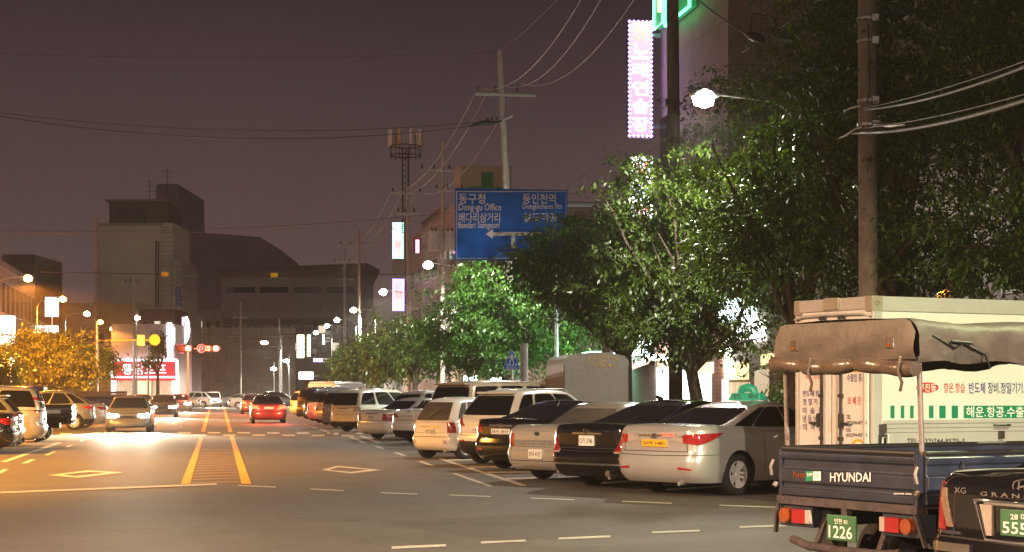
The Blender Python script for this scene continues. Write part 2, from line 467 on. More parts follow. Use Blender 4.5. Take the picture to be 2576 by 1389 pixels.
def cabin_mesh(s, m):
    mb = MB()
    qs = [i / 5 for i in range(5)] + [1 + i / 5 for i in range(5)] + [2 + i / 14 for i in range(14)] + [3 + i / 5 for i in range(5)] + [4 + i / 5 for i in range(6)]
    vl = [0, 0.15, 0.3, 0.45, 0.6, 0.72, 0.84, 0.89, 0.93, 0.97, 1.0]; K = 5
    for sd in (1, -1):
        cols = [[s.cabpt(sd, q, v) for v in vl] for q in qs]
        for c in cols:                                    # roof grows on from the last ring
            t = c[-1]
            for k in range(1, K + 1):
                y = t.y * (1 - k / K); w = s.cab['w1']
                c.append(Vector((t.x, y, t.z + 0.045 * ((t.y / w) ** 2 - (y / w) ** 2))))
        n = len(cols[0]); vs = [p for c in cols for p in c]; fs = []
        for i in range(len(cols) - 1):
            for j in range(n - 1):
                q = (i * n + j, (i + 1) * n + j, (i + 1) * n + j + 1, i * n + j + 1)
                fs.append(q if sd > 0 else q[::-1])
        mb.add(vs, fs, m, True)
    return mb

_WH = {}
def wheel_mesh(wr, spokes, w=0.205):
    key = (wr, spokes, w)
    if key in _WH: return _WH[key]
    t = MB(); h = w / 2
    t.lathe([(wr * 0.62, -h * 0.75), (wr * 0.80, -h), (wr * 0.93, -h * 0.95), (wr * 0.99, -h * 0.72), (wr, -h * 0.3), (wr, h * 0.3), (wr * 0.99, h * 0.72),
             (wr * 0.93, h * 0.95), (wr * 0.80, h), (wr * 0.62, h * 0.75)], M_rubber, 32)
    t.lathe([(0.001, -h * 0.5), (wr * 0.66, -h * 0.5), (wr * 0.66, h * 0.3), (0.001, h * 0.3)], M_under, 24)
    r = MB()
    rr = wr * 0.655
    r.lathe([(rr, h * 0.2), (rr, h * 0.92), (rr * 0.95, h * 0.94), (rr * 0.90, h * 0.55), (rr * 0.88, h * 0.25)], M_rim, 32)
    if spokes:
        for i in range(spokes):
            a = 2 * math.pi * i / spokes
            T = Matrix.Rotation(a, 4, 'Y')
            for o in (-1, 1) if spokes <= 7 else (0,):
                wd = 0.022 if spokes <= 7 else 0.030
                c = o * 0.026
                r.add([(0.03, h * 0.62, c * 0.8 - wd * 0.7), (0.03, h * 0.62, c * 0.8 + wd * 0.7), (rr * 0.93, h * 0.80, c * 1.5 + wd), (rr * 0.93, h * 0.80, c * 1.5 - wd),
                       (0.03, h * 0.35, c * 0.8 - wd), (0.03, h * 0.35, c * 0.8 + wd), (rr * 0.93, h * 0.5, c * 1.5 + wd * 1.2), (rr * 0.93, h * 0.5, c * 1.5 - wd * 1.2)],
                      [(0, 1, 2, 3), (0, 3, 7, 4), (1, 5, 6, 2), (2, 6, 7, 3)], M_rim, False, T)
        r.lathe([(0.001, h * 0.72), (rr * 0.20, h * 0.70), (rr * 0.22, h * 0.4)], M_rim, 16)
    else:
        r.lathe([(0.001, h * 0.62), (rr * 0.3, h * 0.62), (rr * 0.4, h * 0.48), (rr * 0.75, h * 0.55), (rr * 0.9, h * 0.6)], M_rim, 20)
        for i in range(8):
            a = 2 * math.pi * i / 8
            r.cyl((rr * 0.62 * math.cos(a), h * 0.57, rr * 0.62 * math.sin(a)), (rr * 0.62 * math.cos(a), h * 0.60, rr * 0.62 * math.sin(a)), rr * 0.10, M_under, n=8)
    a = t.build("wheel", sharp=40); b = r.build("rim", sharp=40)
    ma, mb_ = a.data, b.data
    bpy.data.objects.remove(a); bpy.data.objects.remove(b)
    _WH[key] = (ma, mb_)
    return _WH[key]

def put_wheels(root, L, places, wr, spokes, w=0.205):
    ma, mb_ = wheel_mesh(wr, spokes, w)
    for x, y in places:
        o = bpy.data.objects.new("wheel", ma); COL.objects.link(o); o.parent = root; o.location = (x - L / 2, y, wr)
        o.rotation_euler = (0, random.uniform(0, 1), 0 if y > 0 else math.pi)
        r = bpy.data.objects.new("rim", mb_); COL.objects.link(r); r.parent = o

TYPES = {
 'sedan': dict(L=4.80, W=1.83, H=1.465, ax_r=1.02, ax_f=3.82, wr=0.325,
               deck=[(0, 1.00), (0.10, 1.045), (0.3, 1.06), (0.95, 1.055), (1.6, 1.02), (3.3, 0.985), (3.7, 0.94), (4.5, 0.78), (4.8, 0.58)],
               cab=dict(r0=0.62, r1=1.72, f1=2.75, f0=3.75, w0=0.835, w1=0.60, pr=1.25, bow=0.10, drop=0.13)),
 'oldsedan': dict(L=4.70, W=1.80, H=1.42, ax_r=1.02, ax_f=3.72, wr=0.315,
               deck=[(0, 0.93), (0.10, 0.98), (0.3, 1.0), (1.1, 1.0), (1.6, 0.965), (3.3, 0.945), (3.7, 0.90), (4.4, 0.74), (4.7, 0.55)],
               cab=dict(r0=0.95, r1=1.68, f1=2.75, f0=3.60, w0=0.805, w1=0.60, pr=1.1, bow=0.08, drop=0.09)),
 'hatch': dict(L=3.50, W=1.50, H=1.49, ax_r=0.56, ax_f=2.90, wr=0.270,
               deck=[(0, 0.90), (0.08, 0.94), (0.5, 0.95), (2.4, 0.92), (2.75, 0.90), (3.3, 0.76), (3.5, 0.55)],
               cab=dict(r0=0.07, r1=0.42, f1=1.75, f0=2.75, w0=0.665, w1=0.52, pr=1.3, bow=0.08, drop=0.10), rc=(0.34, 0.26), fc=(0.5, 0.36)),
 'suv': dict(L=4.41, W=1.82, H=1.69, ax_r=0.86, ax_f=3.50, wr=0.345,
               deck=[(0, 1.02), (0.08, 1.08), (0.6, 1.10), (1.6, 1.06), (3.0, 1.02), (3.4, 0.99), (4.1, 0.86), (4.41, 0.66)],
               cab=dict(r0=0.10, r1=0.55, f1=2.35, f0=3.45, w0=0.82, w1=0.62, pr=1.4, bow=0.10, drop=0.14), gc=0.25),
 'van': dict(L=5.10, W=1.90, H=1.93, ax_r=0.98, ax_f=4.18, wr=0.335,
               deck=[(0, 1.06), (0.06, 1.10), (0.6, 1.12), (3.6, 1.06), (4.2, 1.02), (4.8, 0.86), (5.1, 0.62)],
               cab=dict(r0=0.05, r1=0.28, f1=3.35, f0=4.45, w0=0.875, w1=0.72, pr=1.6, bow=0.08, drop=0.08), gc=0.24),
 'minivan': dict(L=4.75, W=1.85, H=1.74, ax_r=0.98, ax_f=3.75, wr=0.325,
               deck=[(0, 1.00), (0.06, 1.04), (0.6, 1.06), (3.3, 1.0), (3.7, 0.97), (4.4, 0.82), (4.75, 0.6)],
               cab=dict(r0=0.06, r1=0.35, f1=2.75, f0=3.85, w0=0.845, w1=0.68, pr=1.5, bow=0.08, drop=0.10), gc=0.22),
}
SIDEWIN = {  # q ranges between 2 and 3 along the side of the cabin
 'sedan': [(2.02, 2.20), (2.22, 2.58), (2.61, 2.97)], 'oldsedan': [(2.03, 2.17), (2.19, 2.56), (2.59, 2.97)],
 'hatch': [(2.03, 2.15), (2.19, 2.55), (2.58, 2.96)], 'suv': [(2.0, 2.19), (2.23, 2.58), (2.61, 2.96)],
 'van': [(1.95, 2.30), (2.33, 2.66), (2.69, 2.97)], 'minivan': [(2.0, 2.26), (2.30, 2.62), (2.65, 2.97)],
}

def make_car(name, label, cat, kind, pos, heading, paintm, group=None, lights=None, plate=None, detail=2, low=None, glass=None, spokes=10,
             over=None, rearwin=(0.10, 0.86), plate_z=0.80, lit=False, front=False, extra=None, scale=1.0, trim=True, spoiler=False):
    """pos = ground point under the left rear wheel"""
    k = {a: (dict(b) if isinstance(b, dict) else b) for a, b in TYPES[kind].items()}
    if over:
        for a, b in over.items():
            if a == 'cab': k['cab'].update(b)
            else: k[a] = b
    s = Shape(**k)
    L, W = s.L, s.W; g = glass or M_glass
    tr = W / 2 - 0.13
    c, sn = math.cos(heading), math.sin(heading)
    lx, ly = (s.ax_r - L / 2) * scale, tr * scale
    root = thing(name, label, cat, (pos[0] - (c * lx - sn * ly), pos[1] - (sn * lx + c * ly), 0), heading, group)
    root.scale = (scale,) * 3
    T0 = Matrix.Translation((-L / 2, 0, 0))
    def done(mb, nm, **kw):
        mb.v = [T0 @ Vector(q) for q in mb.v]
        return mb.build(nm, root, **kw)
    b = body_mesh(s, paintm, *( (low[0], low[1]) if low else (None, 0)))
    cb = cabin_mesh(s, paintm)
    b.add(cb.v, cb.f, paintm, True)
    done(b, "body", merge=True, sharp=32)
    u = MB()                                              # floor pan and wheel wells
    u.boxb(0.22, L - 0.35, -(tr - 0.16), tr - 0.16, s.gc - 0.02, 0.62, M_under)
    zt = 2 * s.wr + 0.06
    u.boxb(0.30, L - 0.6, -(W / 2 - 0.12), W / 2 - 0.12, zt, zt + 0.06, M_under)
    if detail > 1:
        u.tube([(0.3, -0.45, s.gc + 0.0), (0.10, -0.45, s.gc - 0.01)], 0.030, M_steel, 10)
        u.boxb(0.35, 0.75, -0.30, 0.10, s.gc - 0.06, s.gc, M_dark)
        u.tube([(s.ax_r, -tr, s.wr), (s.ax_r, tr, s.wr)], 0.05, M_dark, 8)
    done(u, "chassis")
    # glass
    w = MB(); s.cpatch(w, 1, -1.25, 1.25, rearwin[0], rearwin[1], g, nu=16, nw=8, rnd=0.07); done(w, "rear_window", sharp=40)
    if detail > 0 or front:
        w = MB(); s.cpatch(w, 1, 3.65, 6.35, 0.10, 0.90, g, nu=16, nw=8, rnd=0.05); done(w, "windshield", sharp=40)
    for sd in (1, -1):
        if detail == 0 and sd < 0 and not front: continue
        for i, (q0, q1) in enumerate(SIDEWIN[kind]):
            w = MB(); s.cpatch(w, sd, q0, q1, 0.13, 0.86, g, nu=8, nw=6, rnd=0.06); done(w, "side_window", sharp=40)
    # tail lights
    for sd in (1, -1):
        t = MB()
        for cs, m in (lights or [([(0.52, 0.70), (0.98, 0.70), (0.98, 0.90), (0.60, 0.90)], M_red)]):
            s.patch(t, sd, cs, m, off=0.012)
        done(t, "tail_light", sharp=40)
    # plate
    if plate:
        pm, tm, txt, (pw, ph) = plate
        x = s.pt(1, 0.0, plate_z).x
        q = MB(); q.boxb(x - 0.022, x + 0.02, -pw / 2, pw / 2, plate_z - ph / 2, plate_z + ph / 2, pm)
        po = done(q, "license_plate", bevel=0.004)
        if txt and detail > 0:
            rows = txt if isinstance(txt, list) else [txt]
            for i, tx in enumerate(rows):
                if len(rows) == 2:
                    z0, hh, wf = (plate_z + ph * 0.12, ph * 0.26, 0.45) if i == 0 else (plate_z - ph * 0.40, ph * 0.44, 0.86)
                else: z0, hh, wf = plate_z - ph * 0.31, ph * 0.62, 0.88
                q = MB(); q.text(tx, (x - 0.0245, pw * wf / 2, z0), (0, -pw * wf, 0), (0, 0, hh), tm)
                q.v = [T0 @ Vector(p) for p in q.v]
                q.build("plate_lettering", po)
    if detail > 0:
        q = MB()                                          # shut lines
        za = plate_z - 0.13
        for sd in (1, -1):
            for xd in (0.62, 0.40, 0.22) if kind != 'hatch' else (0.62, 0.24):
                x = s.ax_r + (s.ax_f - s.ax_r) * xd; a = s.a_of_x(x)
                s.patch(q, sd, [(a, 0.30), (a + 0.010, 0.30), (a + 0.010, s.ztop(x) - 0.04), (a, s.ztop(x) - 0.04)], M_seam, off=0.0015, nu=1, nw=8, skirt=0)
            s.patch(q, sd, [(0.64, za), (0.655, za), (0.655, s.ztop(0) - 0.02), (0.64, s.ztop(0) - 0.02)], M_seam, off=0.0015, nu=1, nw=8, skirt=0)
        s.patch(q, 1, [(-0.65, za), (0.65, za), (0.65, za + 0.012), (-0.65, za + 0.012)], M_seam, off=0.0015, nu=20, nw=1, skirt=0)
        zb_ = 0.30 + (s.gc - 0.2) + 0.33
        for sd in (1, -1): s.patch(q, sd, [(0.0, zb_ - 0.02), (1.25, zb_), (1.25, zb_ + 0.009), (0.0, zb_ - 0.011)], M_seam, off=0.0015, nu=18, nw=1, skirt=0)
        done(q, "panel_seams")
        for sd in (1, -1):
            for xd in (0.33, 0.66):
                x = s.ax_r + (s.ax_f - s.ax_r) * xd; a = s.a_of_x(x); z = s.ztop(x) - 0.15
                q = MB(); s.patch(q, sd, [(a, z), (a + 0.19, z), (a + 0.19, z + 0.035), (a, z + 0.035)], M_chrome if trim == 'chrome' else paintm, off=0.035, nu=4, nw=2, skirt=0.03)
                done(q, "door_handle", bevel=0.006)
            q = MB(); x = s.cab['f0'] - 0.55; y = W / 2 - 0.02; z = s.ztop(x) + 0.03
            q.boxb(x - 0.05, x + 0.09, sd * (y + 0.03) - 0.0, sd * (y + 0.19), z, z + 0.13, paintm)
            q.bar((x + 0.03, sd * (y - 0.08), z + 0.03), (x + 0.03, sd * (y + 0.05), z + 0.05), 0.04, 0.04, M_black)
            done(q, "side_mirror", bevel=0.025)
    if trim and detail > 0:
        q = MB(); z = plate_z + 0.105
        s.patch(q, 1, [(-0.34, z), (0.34, z), (0.34, z + 0.028), (-0.34, z + 0.028)], M_chrome, off=0.012, nu=10, nw=1)
        done(q, "trim_strip", sharp=40)
    if spoiler:
        q = MB(); p = s.cabpt(1, 0.5, 0.93)
        q.boxb(p.x - 0.14, p.x + 0.18, -s.cab['w1'] + 0.1, s.cab['w1'] - 0.1, p.z - 0.005, p.z + 0.045, paintm)
        done(q, "spoiler", bevel=0.02)
    # front end
    hl = M_headlit if lit else M_clear
    if detail > 0 or front:
        atot = float(s.a[-1])
        for sd in (1, -1):
            q = MB(); s.patch(q, sd, [(atot - 0.95, 0.60), (atot - 0.42, 0.60), (atot - 0.45, 0.72), (atot - 0.95, 0.76)], hl, off=0.012); done(q, "headlight", sharp=40)
        q = MB()
        for sd in (1, -1): s.patch(q, sd, [(atot - 0.34, 0.56), (atot, 0.56), (atot, 0.66), (atot - 0.34, 0.66)], M_black, off=0.01, nu=5)
        done(q, "grille", sharp=40)
    put_wheels(root, L, [(s.ax_r, tr), (s.ax_r, -tr), (s.ax_f, tr), (s.ax_f, -tr)], s.wr, spokes)
    if extra: extra(s, root, done)
    return root
M_headlit = mat("headlight_lit", (0.8, 0.8, 0.8), rough=0.3, var=0, emit=(1, 0.93, 0.78), estr=60)
# ------------------------------------------------------------------ trucks
M_bluetruck = mat("truck_blue", (0.021, 0.027, 0.048), rough=0.38, coat=0.25, var=0.35, scale=2.5, bump=0.25, bscale=3.5, wear=((0.07, 0.045, 0.03), 7, 0.60))
M_navy = mat("truck_navy", (0.035, 0.03, 0.12), rough=0.35, coat=0.4, var=0.15)
M_rust = mat("rusty_frame", (0.055, 0.045, 0.05), rough=0.85, var=0.45, scale=9, bump=0.3)
M_canvas = mat("canvas_brown", (0.085, 0.072, 0.058), rough=0.62, var=0.3, scale=2.2, bump=0.7, bscale=7, wear=((0.07, 0.055, 0.045), 5, 0.60))
M_canvas_roll = mat("canvas_roll", (0.10, 0.075, 0.055), rough=0.26, var=0.25, scale=3, bump=0.6, bscale=7)
M_tarp = mat("tarp_grey", (0.22, 0.22, 0.205), rough=0.7, var=0.1, scale=2, bump=0.3, bscale=6)
M_boxw = mat("box_white", (0.70, 0.69, 0.67), rough=0.42, var=0.05, scale=1.2, wear=((0.45, 0.38, 0.30), 2.4, 0.68))
M_boxalu = mat("box_aluminium", (0.60, 0.59, 0.57), rough=0.35, metal=0.35, var=0.06)
M_cap = mat("box_cap", (0.30, 0.26, 0.20), rough=0.6, var=0.15)
M_post = mat("post_steel", (0.22, 0.185, 0.16), rough=0.5, metal=0.4, var=0.25, scale=8)
M_board = mat("plank_tan", (0.30, 0.22, 0.13), rough=0.8, var=0.2, scale=4)

GATE = [(0.0, 0.0), (0.01, -0.022), (0.06, -0.026), (0.075, -0.010), (0.10, -0.010), (0.115, -0.030), (0.205, -0.032), (0.225, -0.006), (0.285, -0.004), (0.30, -0.024), (0.325, -0.03), (0.345, -0.03), (0.36, 0.0)]
def gate(mb, p0, p1, z0, h, m, th=0.035):
    """ribbed drop side from p0 to p1 (x,y), outside is to the right of p0->p1"""
    a = Vector((p0[0], p0[1], 0)); b = Vector((p1[0], p1[1], 0)); d = (b - a).normalized(); n = Vector((d.y, -d.x, 0))
    k = h / 0.36
    vs = []; fs = []; N = len(GATE)
    for q in (a, b):
        for z, o in GATE: vs.append(q + n * (-o) + Vector((0, 0, z0 + z * k)))
    for q in (a, b):
        vs.append(q - n * th + Vector((0, 0, z0))); vs.append(q - n * th + Vector((0, 0, z0 + h)))
    for i in range(N - 1): fs.append((i, N + i, N + i + 1, i + 1))
    e = 2 * N
    fs += [(e + 2, e, e + 1, e + 3), (N - 1, 2 * N - 1, e + 3, e + 1), (0, e, e + 2, N)]
    fs += [tuple(list(range(N))[::1] + [e + 1, e]), tuple(list(range(2 * N - 1, N - 1, -1)) + [e + 2, e + 3])]
    mb.add(vs, fs, m)

def truck_cab(root, x0, W, m, z0=0.55, H=1.95):
    q = MB(); w = W / 2
    prof = [(x0, z0), (x0, H - 0.06), (x0 + 0.10, H), (x0 + 0.95, H), (x0 + 1.10, H - 0.05), (x0 + 1.52, 1.18), (x0 + 1.60, 0.95), (x0 + 1.60, z0 - 0.1)]
    T = Matrix(((1, 0, 0, 0), (0, 0, 1, 0), (0, 1, 0, 0), (0, 0, 0, 1)))
    q.prism(prof, -w + 0.03, w - 0.03, m, T); cab = q.build("cab", root, bevel=0.05)
    for sd in (1, -1):
        g = MB(); y = sd * (w - 0.022)
        g.add([(x0 + 0.12, y, 1.22), (x0 + 1.30, y, 1.22), (x0 + 1.02, y, H - 0.16), (x0 + 0.14, y, H - 0.16)], [(0, 1, 2, 3)], M_glass); g.build("side_window", root)
    g = MB(); o = Vector((0.012, 0, 0.008))
    g.add([Vector((x0 + 1.49, -w + 0.12, 1.24)) + o, Vector((x0 + 1.49, w - 0.12, 1.24)) + o, Vector((x0 + 1.13, w - 0.18, H - 0.12)) + o, Vector((x0 + 1.13, -w + 0.18, H - 0.12)) + o], [(0, 1, 2, 3)], M_glass); g.build("windshield", root)
    g = MB(); g.add([(x0 - 0.006, -w + 0.2, 1.3), (x0 - 0.006, w - 0.2, 1.3), (x0 - 0.006, w - 0.25, H - 0.2), (x0 - 0.006, -w + 0.25, H - 0.2)], [(0, 1, 2, 3)], M_glass); g.build("rear_window", root)

def flatbed(name, label, cat, loc, heading, m, L=2.85, W=1.65, z0=0.78, h=0.36, wr=0.285, axle=0.95, group=None, spokes=0, boards=0.0, detail=2, wheels=True):
    root = thing(name, label, cat, loc, heading, group); w = W / 2
    q = MB(); gate(q, (0, w - 0.06), (0, -w + 0.06), z0, h, m); tg = q.build("tailgate", root, bevel=0.004)
    for sd in (1, -1):
        q = MB()
        if sd > 0: gate(q, (L, w), (0.03, w), z0, h, m)
        else: gate(q, (0.03, -w), (L, -w), z0, h, m)
        q.tube([(0.03, sd * (w - 0.012), z0 + h + 0.014), (L, sd * (w - 0.012), z0 + h + 0.014)], 0.022, M_black, 10)
        q.build("side_gate", root, bevel=0.004)
    q = MB(); q.tube([(0.0, w - 0.06, z0 + h + 0.014), (0.0, -w + 0.06, z0 + h + 0.014)], 0.024, M_black, 10); q.build("rail", root)
    q = MB(); q.boxb(0.03, L, -w + 0.03, w - 0.03, z0 - 0.03, z0 + 0.01, M_dark); q.boxb(L - 0.04, L, -w, w, z0, z0 + h + 0.1, m); q.build("bed_floor", root)
    q = MB()
    for y in (-0.36, 0.36): q.boxb(0.10, L + 1.4, y - 0.05, y + 0.05, z0 - 0.22, z0 - 0.04, M_dark)
    for x in (0.02, 0.9, 1.8, 2.7): q.boxb(x, x + 0.06, -w + 0.03, w - 0.03, z0 - 0.075, z0 - 0.03, M_rust)
    q.boxb(-0.035, 0.03, -w + 0.02, w - 0.02, z0 - 0.065, z0 - 0.002, M_rust)
    q.boxb(0.45, 1.5, -0.62, -0.40, 0.42, 0.72, M_dark); q.tube([(axle, -w + 0.2, wr), (axle, w - 0.2, wr)], 0.06, M_dark, 8)
    q.boxb(1.5, 2.1, w - 0.42, w - 0.08, 0.40, 0.68, M_dark)
    q.build("chassis", root)
    for sd in (1, -1):                                    # corner posts with latches
        q = MB(); q.boxb(-0.02, 0.05, sd * (w - 0.05) - 0.022, sd * (w - 0.05) + 0.022, z0 - 0.06, z0 + h + 0.005, m)
        if detail > 1:
            q.tube([(-0.05, sd * (w + 0.0), z0 + h - 0.08), (-0.075, sd * (w + 0.005), z0 + h - 0.13), (-0.06, sd * (w + 0.01), z0 + h - 0.20)], 0.013, M_post, 8)
            q.tube([(-0.03, sd * (w - 0.01), z0 + 0.10), (-0.05, sd * (w - 0.01), z0 + 0.07)], 0.02, M_post, 8)
        q.build("corner_post", root)
    for sd in (1, -1):
        y = sd * 0.60
        q = MB(); q.boxb(-0.005, 0.16, y - 0.20, y + 0.20, z0 - 0.24, z0 - 0.068, m); bx = q.build("lamp_box", root, bevel=0.01)
        q = MB(); z = z0 - 0.155; T = Matrix.Rotation(R(90), 4, 'Z')
        q.boxb(-0.035, -0.004, y - sd * 0.17 - 0.03, y - sd * 0.17 + 0.03, z - 0.055, z + 0.055, M_clear)
        q.boxb(-0.040, -0.004, y - sd * 0.06 - 0.078, y - sd * 0.06 + 0.078, z - 0.056, z + 0.056, M_red)
        q.cyl((-0.052, y + sd * 0.10, z), (-0.004, y + sd * 0.10, z), 0.058, M_amber, 0.064, 20)
        q.build("tail_light", root, bevel=0.006)
    if wheels:
        put_wheels(root, 0, [(axle, w - 0.16), (axle, -w + 0.16), (axle + 0.02, w - 0.36), (axle + 0.02, -w + 0.36), (L + 1.0, w - 0.14), (L + 1.0, -w + 0.14)], wr, spokes, 0.17)
    truck_cab(root, L + 0.1, W, m)
    if boards:
        q = MB()
        for y0, y1, x0, x1 in ((w - 0.03, w, 0.0, L), (-w, -w + 0.03, 0.0, L), (-w, w, 0.0, 0.03), (-w, w, L - 0.03, L)):
            nb = 2
            for k in range(nb): q.boxb(x0, x1, y0, y1, z0 + h + 0.04 + k * boards / nb, z0 + h + 0.035 + (k + 1) * boards / nb - 0.012, M_board)
        q.build("side_boards", root)
    return root

def canopy(root, L, w, zb, zt, rng):
    prof = [(w, zb)] + [(w + 0.01, zb + (zt - zb) * t) for t in (0.25, 0.5, 0.62)]
    rc = 0.12
    for i in range(1, 6):
        a = R(90) * i / 5; prof.append((w - rc + rc * math.cos(a), zt - rc * 0.8 + rc * 0.8 * math.sin(a)))
    prof += [(w * t, zt + 0.02 * (1 - t)) for t in (0.6, 0.3, 0.0)]
    full = prof + [(-y, z) for y, z in prof[-2::-1]]
    nx = 56; n = len(full); vs = []; fs = []
    for i in range(nx + 1):
        x = -0.03 + (L + 0.03) * i / nx
        for j, (y, z) in enumerate(full):
            t = min(1, max(0, (zt - z) / (zt - zb)))
            sag = 0.028 * math.sin(x * 5.1 + 0.7) * (1 if y < 0 else 0.7) + 0.016 * math.sin(x * 11.3 + z * 17) + 0.012 * math.sin(x * 23 - z * 30 + 1)
            dz = -0.05 * math.sin(math.pi * ((x / 1.4) % 1.0)) * (1 - t) * (1 - abs(y) / w * 0.3) + rng.uniform(-0.004, 0.004)
            if j in (0, n - 1): dz += 0.028 * math.sin(x * 3.0) + 0.02 * math.sin(x * 7.7 + 1)
            vs.append((x, y + (1 if y > 0 else -1) * sag * (t + 0.15) * (1 if abs(y) > w * 0.5 else 0), z + dz))
    for i in range(nx):
        for j in range(n - 1): fs.append((i * n + j, i * n + j + 1, (i + 1) * n + j + 1, (i + 1) * n + j))
    q = MB(); q.add(vs, fs, M_canvas, True)
    top = q.build("canopy", root)
    q = MB()                                              # end flap, rolled up at its foot
    g = []; ny, nz = 30, 8
    for j in range(nz + 1):
        for i in range(ny + 1):
            y = (w + 0.002) * (1 - 2 * i / ny)
            ytop = zt - 0.005
            if abs(y) > w - rc: ytop = zt - rc * 0.8 + 0.8 * math.sqrt(max(0, rc * rc - (abs(y) - w + rc) ** 2)) - 0.005
            z = zb + 0.04 + (ytop - zb - 0.04) * j / nz
            g.append((-0.045 - 0.018 * math.sin(j / nz * math.pi) - 0.010 * math.sin(y * 9 + j * 0.8) * (1 - j / nz), y, z))
    q.add(g, [(j * (ny + 1) + i, j * (ny + 1) + i + 1, (j + 1) * (ny + 1) + i + 1, (j + 1) * (ny + 1) + i) for j in range(nz) for i in range(ny)], M_canvas, True)
    q.build("end_flap", root)
    q = MB(); pts = []; rs = []
    for i in range(33):
        y = (w + 0.03) - (2 * w + 0.04) * i / 32
        pts.append((-0.05 + 0.006 * math.sin(i * 1.1), y, zb + 0.012 + 0.014 * math.sin(i * 0.33 + 1) - 0.03 * (i / 32))); rs.append(0.058 + 0.006 * math.sin(i * 0.9) - (0.018 if i in (7, 19) else 0))
    q.tube(pts, rs, M_canvas_roll, 12); q.build("rolled_flap", root)
    for y in (0.55, -0.55):
        q = MB(); q.boxb(-0.072, -0.050, y - 0.045, y + 0.045, zb + 0.12, zb + 0.21, M_canvas_roll); q.cyl((-0.08, y, zb + 0.145), (-0.07, y, zb + 0.145), 0.014, M_amber, n=10); q.build("buckle_patch", root, bevel=0.01)
    for y in (0.30, -0.71):
        q = MB(); q.tube([(-0.10, y, zb + 0.06), (-0.125, y + 0.01, zb - 0.04), (-0.10, y - 0.01, zb - 0.13), (-0.09, y + 0.02, zb - 0.19)], 0.012, M_canvas_roll, 6); q.build("tie_strap", root)
    q = MB(); q.tube([(0.10, -w - 0.03, zt - 0.13), (0.30, -w - 0.045, zt - 0.22), (0.38, -w - 0.045, zb + 0.16), (0.60, -w - 0.04, zb + 0.08), (0.66, -w - 0.03, zb - 0.02)], 0.008, M_black, 6)
    q.tube([(0.26, -w - 0.05, zb + 0.17), (0.46, -w - 0.05, zb + 0.16)], 0.010, M_black, 6); q.build("lacing_rope", root)

def blue_truck():
    h = R(30); c, sn = math.cos(h), math.sin(h); W = 1.65
    rr = Vector((2.96, 12.9, 0))                          # right rear corner
    loc = rr + Vector((-sn, c, 0)) * (W / 2)
    root = flatbed("pickup_truck", "rusty dark blue flatbed truck with brown canvas canopy over its bed, nearest on the right", "truck", loc, h, M_bluetruck, axle=1.0)
    T = mtx(loc, h).inverted(); n = Vector((-c, -sn, 0)); o = Vector(loc) + n * 0.034
    def D(x, y): return (3050 + x / 2.4627) / 1.59, (1650 + y / 2.4627) / 1.59
    def rc(a): return D(a[0], a[1]) + D(a[2], a[3])
    for nm, body, rect, m, back in (("maker_lettering", "HYUNDAI", (665, 594, 1064, 682), M_inkw, None), ("model_lettering", "Porter", (303, 580, 424, 645), M_amber, None),
                               ("payload_lettering", "최대적재량 1000kg", (1292, 792, 1466, 814), M_inkw, None)):
        q = MB(T); q.text_px(body, rc(rect), o, n, m); q.build(nm, root)
    q = MB(T); q.rect_px(rc((424, 578, 578, 676)), o, n, M_inkg, 0.004); q.rect_px(rc((497, 584, 574, 670)), o, n, M_inkw, 0.007); q.text_px("DPF", rc((440, 597, 490, 630)), o, n, M_inkw, 0.007)
    for k in range(3): q.rect_px(rc((505, 600 + k * 20, 565, 606 + k * 20)), o, n, M_steel, 0.009)
    q.build("sticker", root)
    q = MB(); q.boxb(-0.06, -0.045, -0.175, 0.165, 0.47, 0.665, M_plateg); pl = q.build("license_plate", root, bevel=0.01)
    q = MB(); q.text("인천 81", (-0.063, 0.07, 0.60), (0, -0.15, 0), (0, 0, 0.04), M_inkw); q.build("plate_lettering", pl); q = MB(); q.text("1226", (-0.063, 0.135, 0.49), (0, -0.27, 0), (0, 0, 0.095), M_inkw); q.build("plate_lettering", pl)
    q = MB(); q.boxb(-0.03, 0.03, -0.03, 0.03, 0.64, 0.74, M_rust)
    q.tube([(-0.02, 0.62, 0.44), (-0.05, 0.40, 0.405), (-0.06, 0, 0.395), (-0.05, -0.45, 0.40), (-0.02, -0.62, 0.42)], 0.035, M_rust, 8)
    for y in (0.36, -0.36): q.bar((0.1, y, 0.62), (0.0, y, 0.40), 0.05, 0.03, M_rust)
    q.build("underride_bar", root)
    for sd in (1, -1):
        q = MB(); q.boxb(0.42, 0.435, sd * 0.66 - 0.16, sd * 0.66 + 0.16, 0.16, 0.62, M_rubber); q.build("mud_flap", root)
        q = MB(); q.tube([(0.05, sd * 0.77, 1.10), (0.02, sd * 0.765, 1.86)], 0.020, M_post, 10); q.build("canopy_post", root)
        q = MB(); q.tube([(2.80, sd * 0.77, 1.10), (2.80, sd * 0.765, 1.95)], 0.020, M_post, 10); q.build("canopy_post", root)
        q = MB(); q.bar((-0.03, sd * 0.79, 0.72), (0.0, sd * 0.86, 0.48), 0.035, 0.02, M_rust); q.build("side_bracket", root)
    canopy(root, 2.85, 0.80, 1.80, 2.14, random.Random(5))
    for x in (0.35, 1.0, 1.7):
        q = MB(); q.tube([(x, -W / 2 - 0.04, 1.10), (x + 0.01, -W / 2 - 0.045, 1.03), (x - 0.01, -W / 2 - 0.03, 1.0)], 0.008, M_black, 6); q.build("rope_hook", root)
    return root

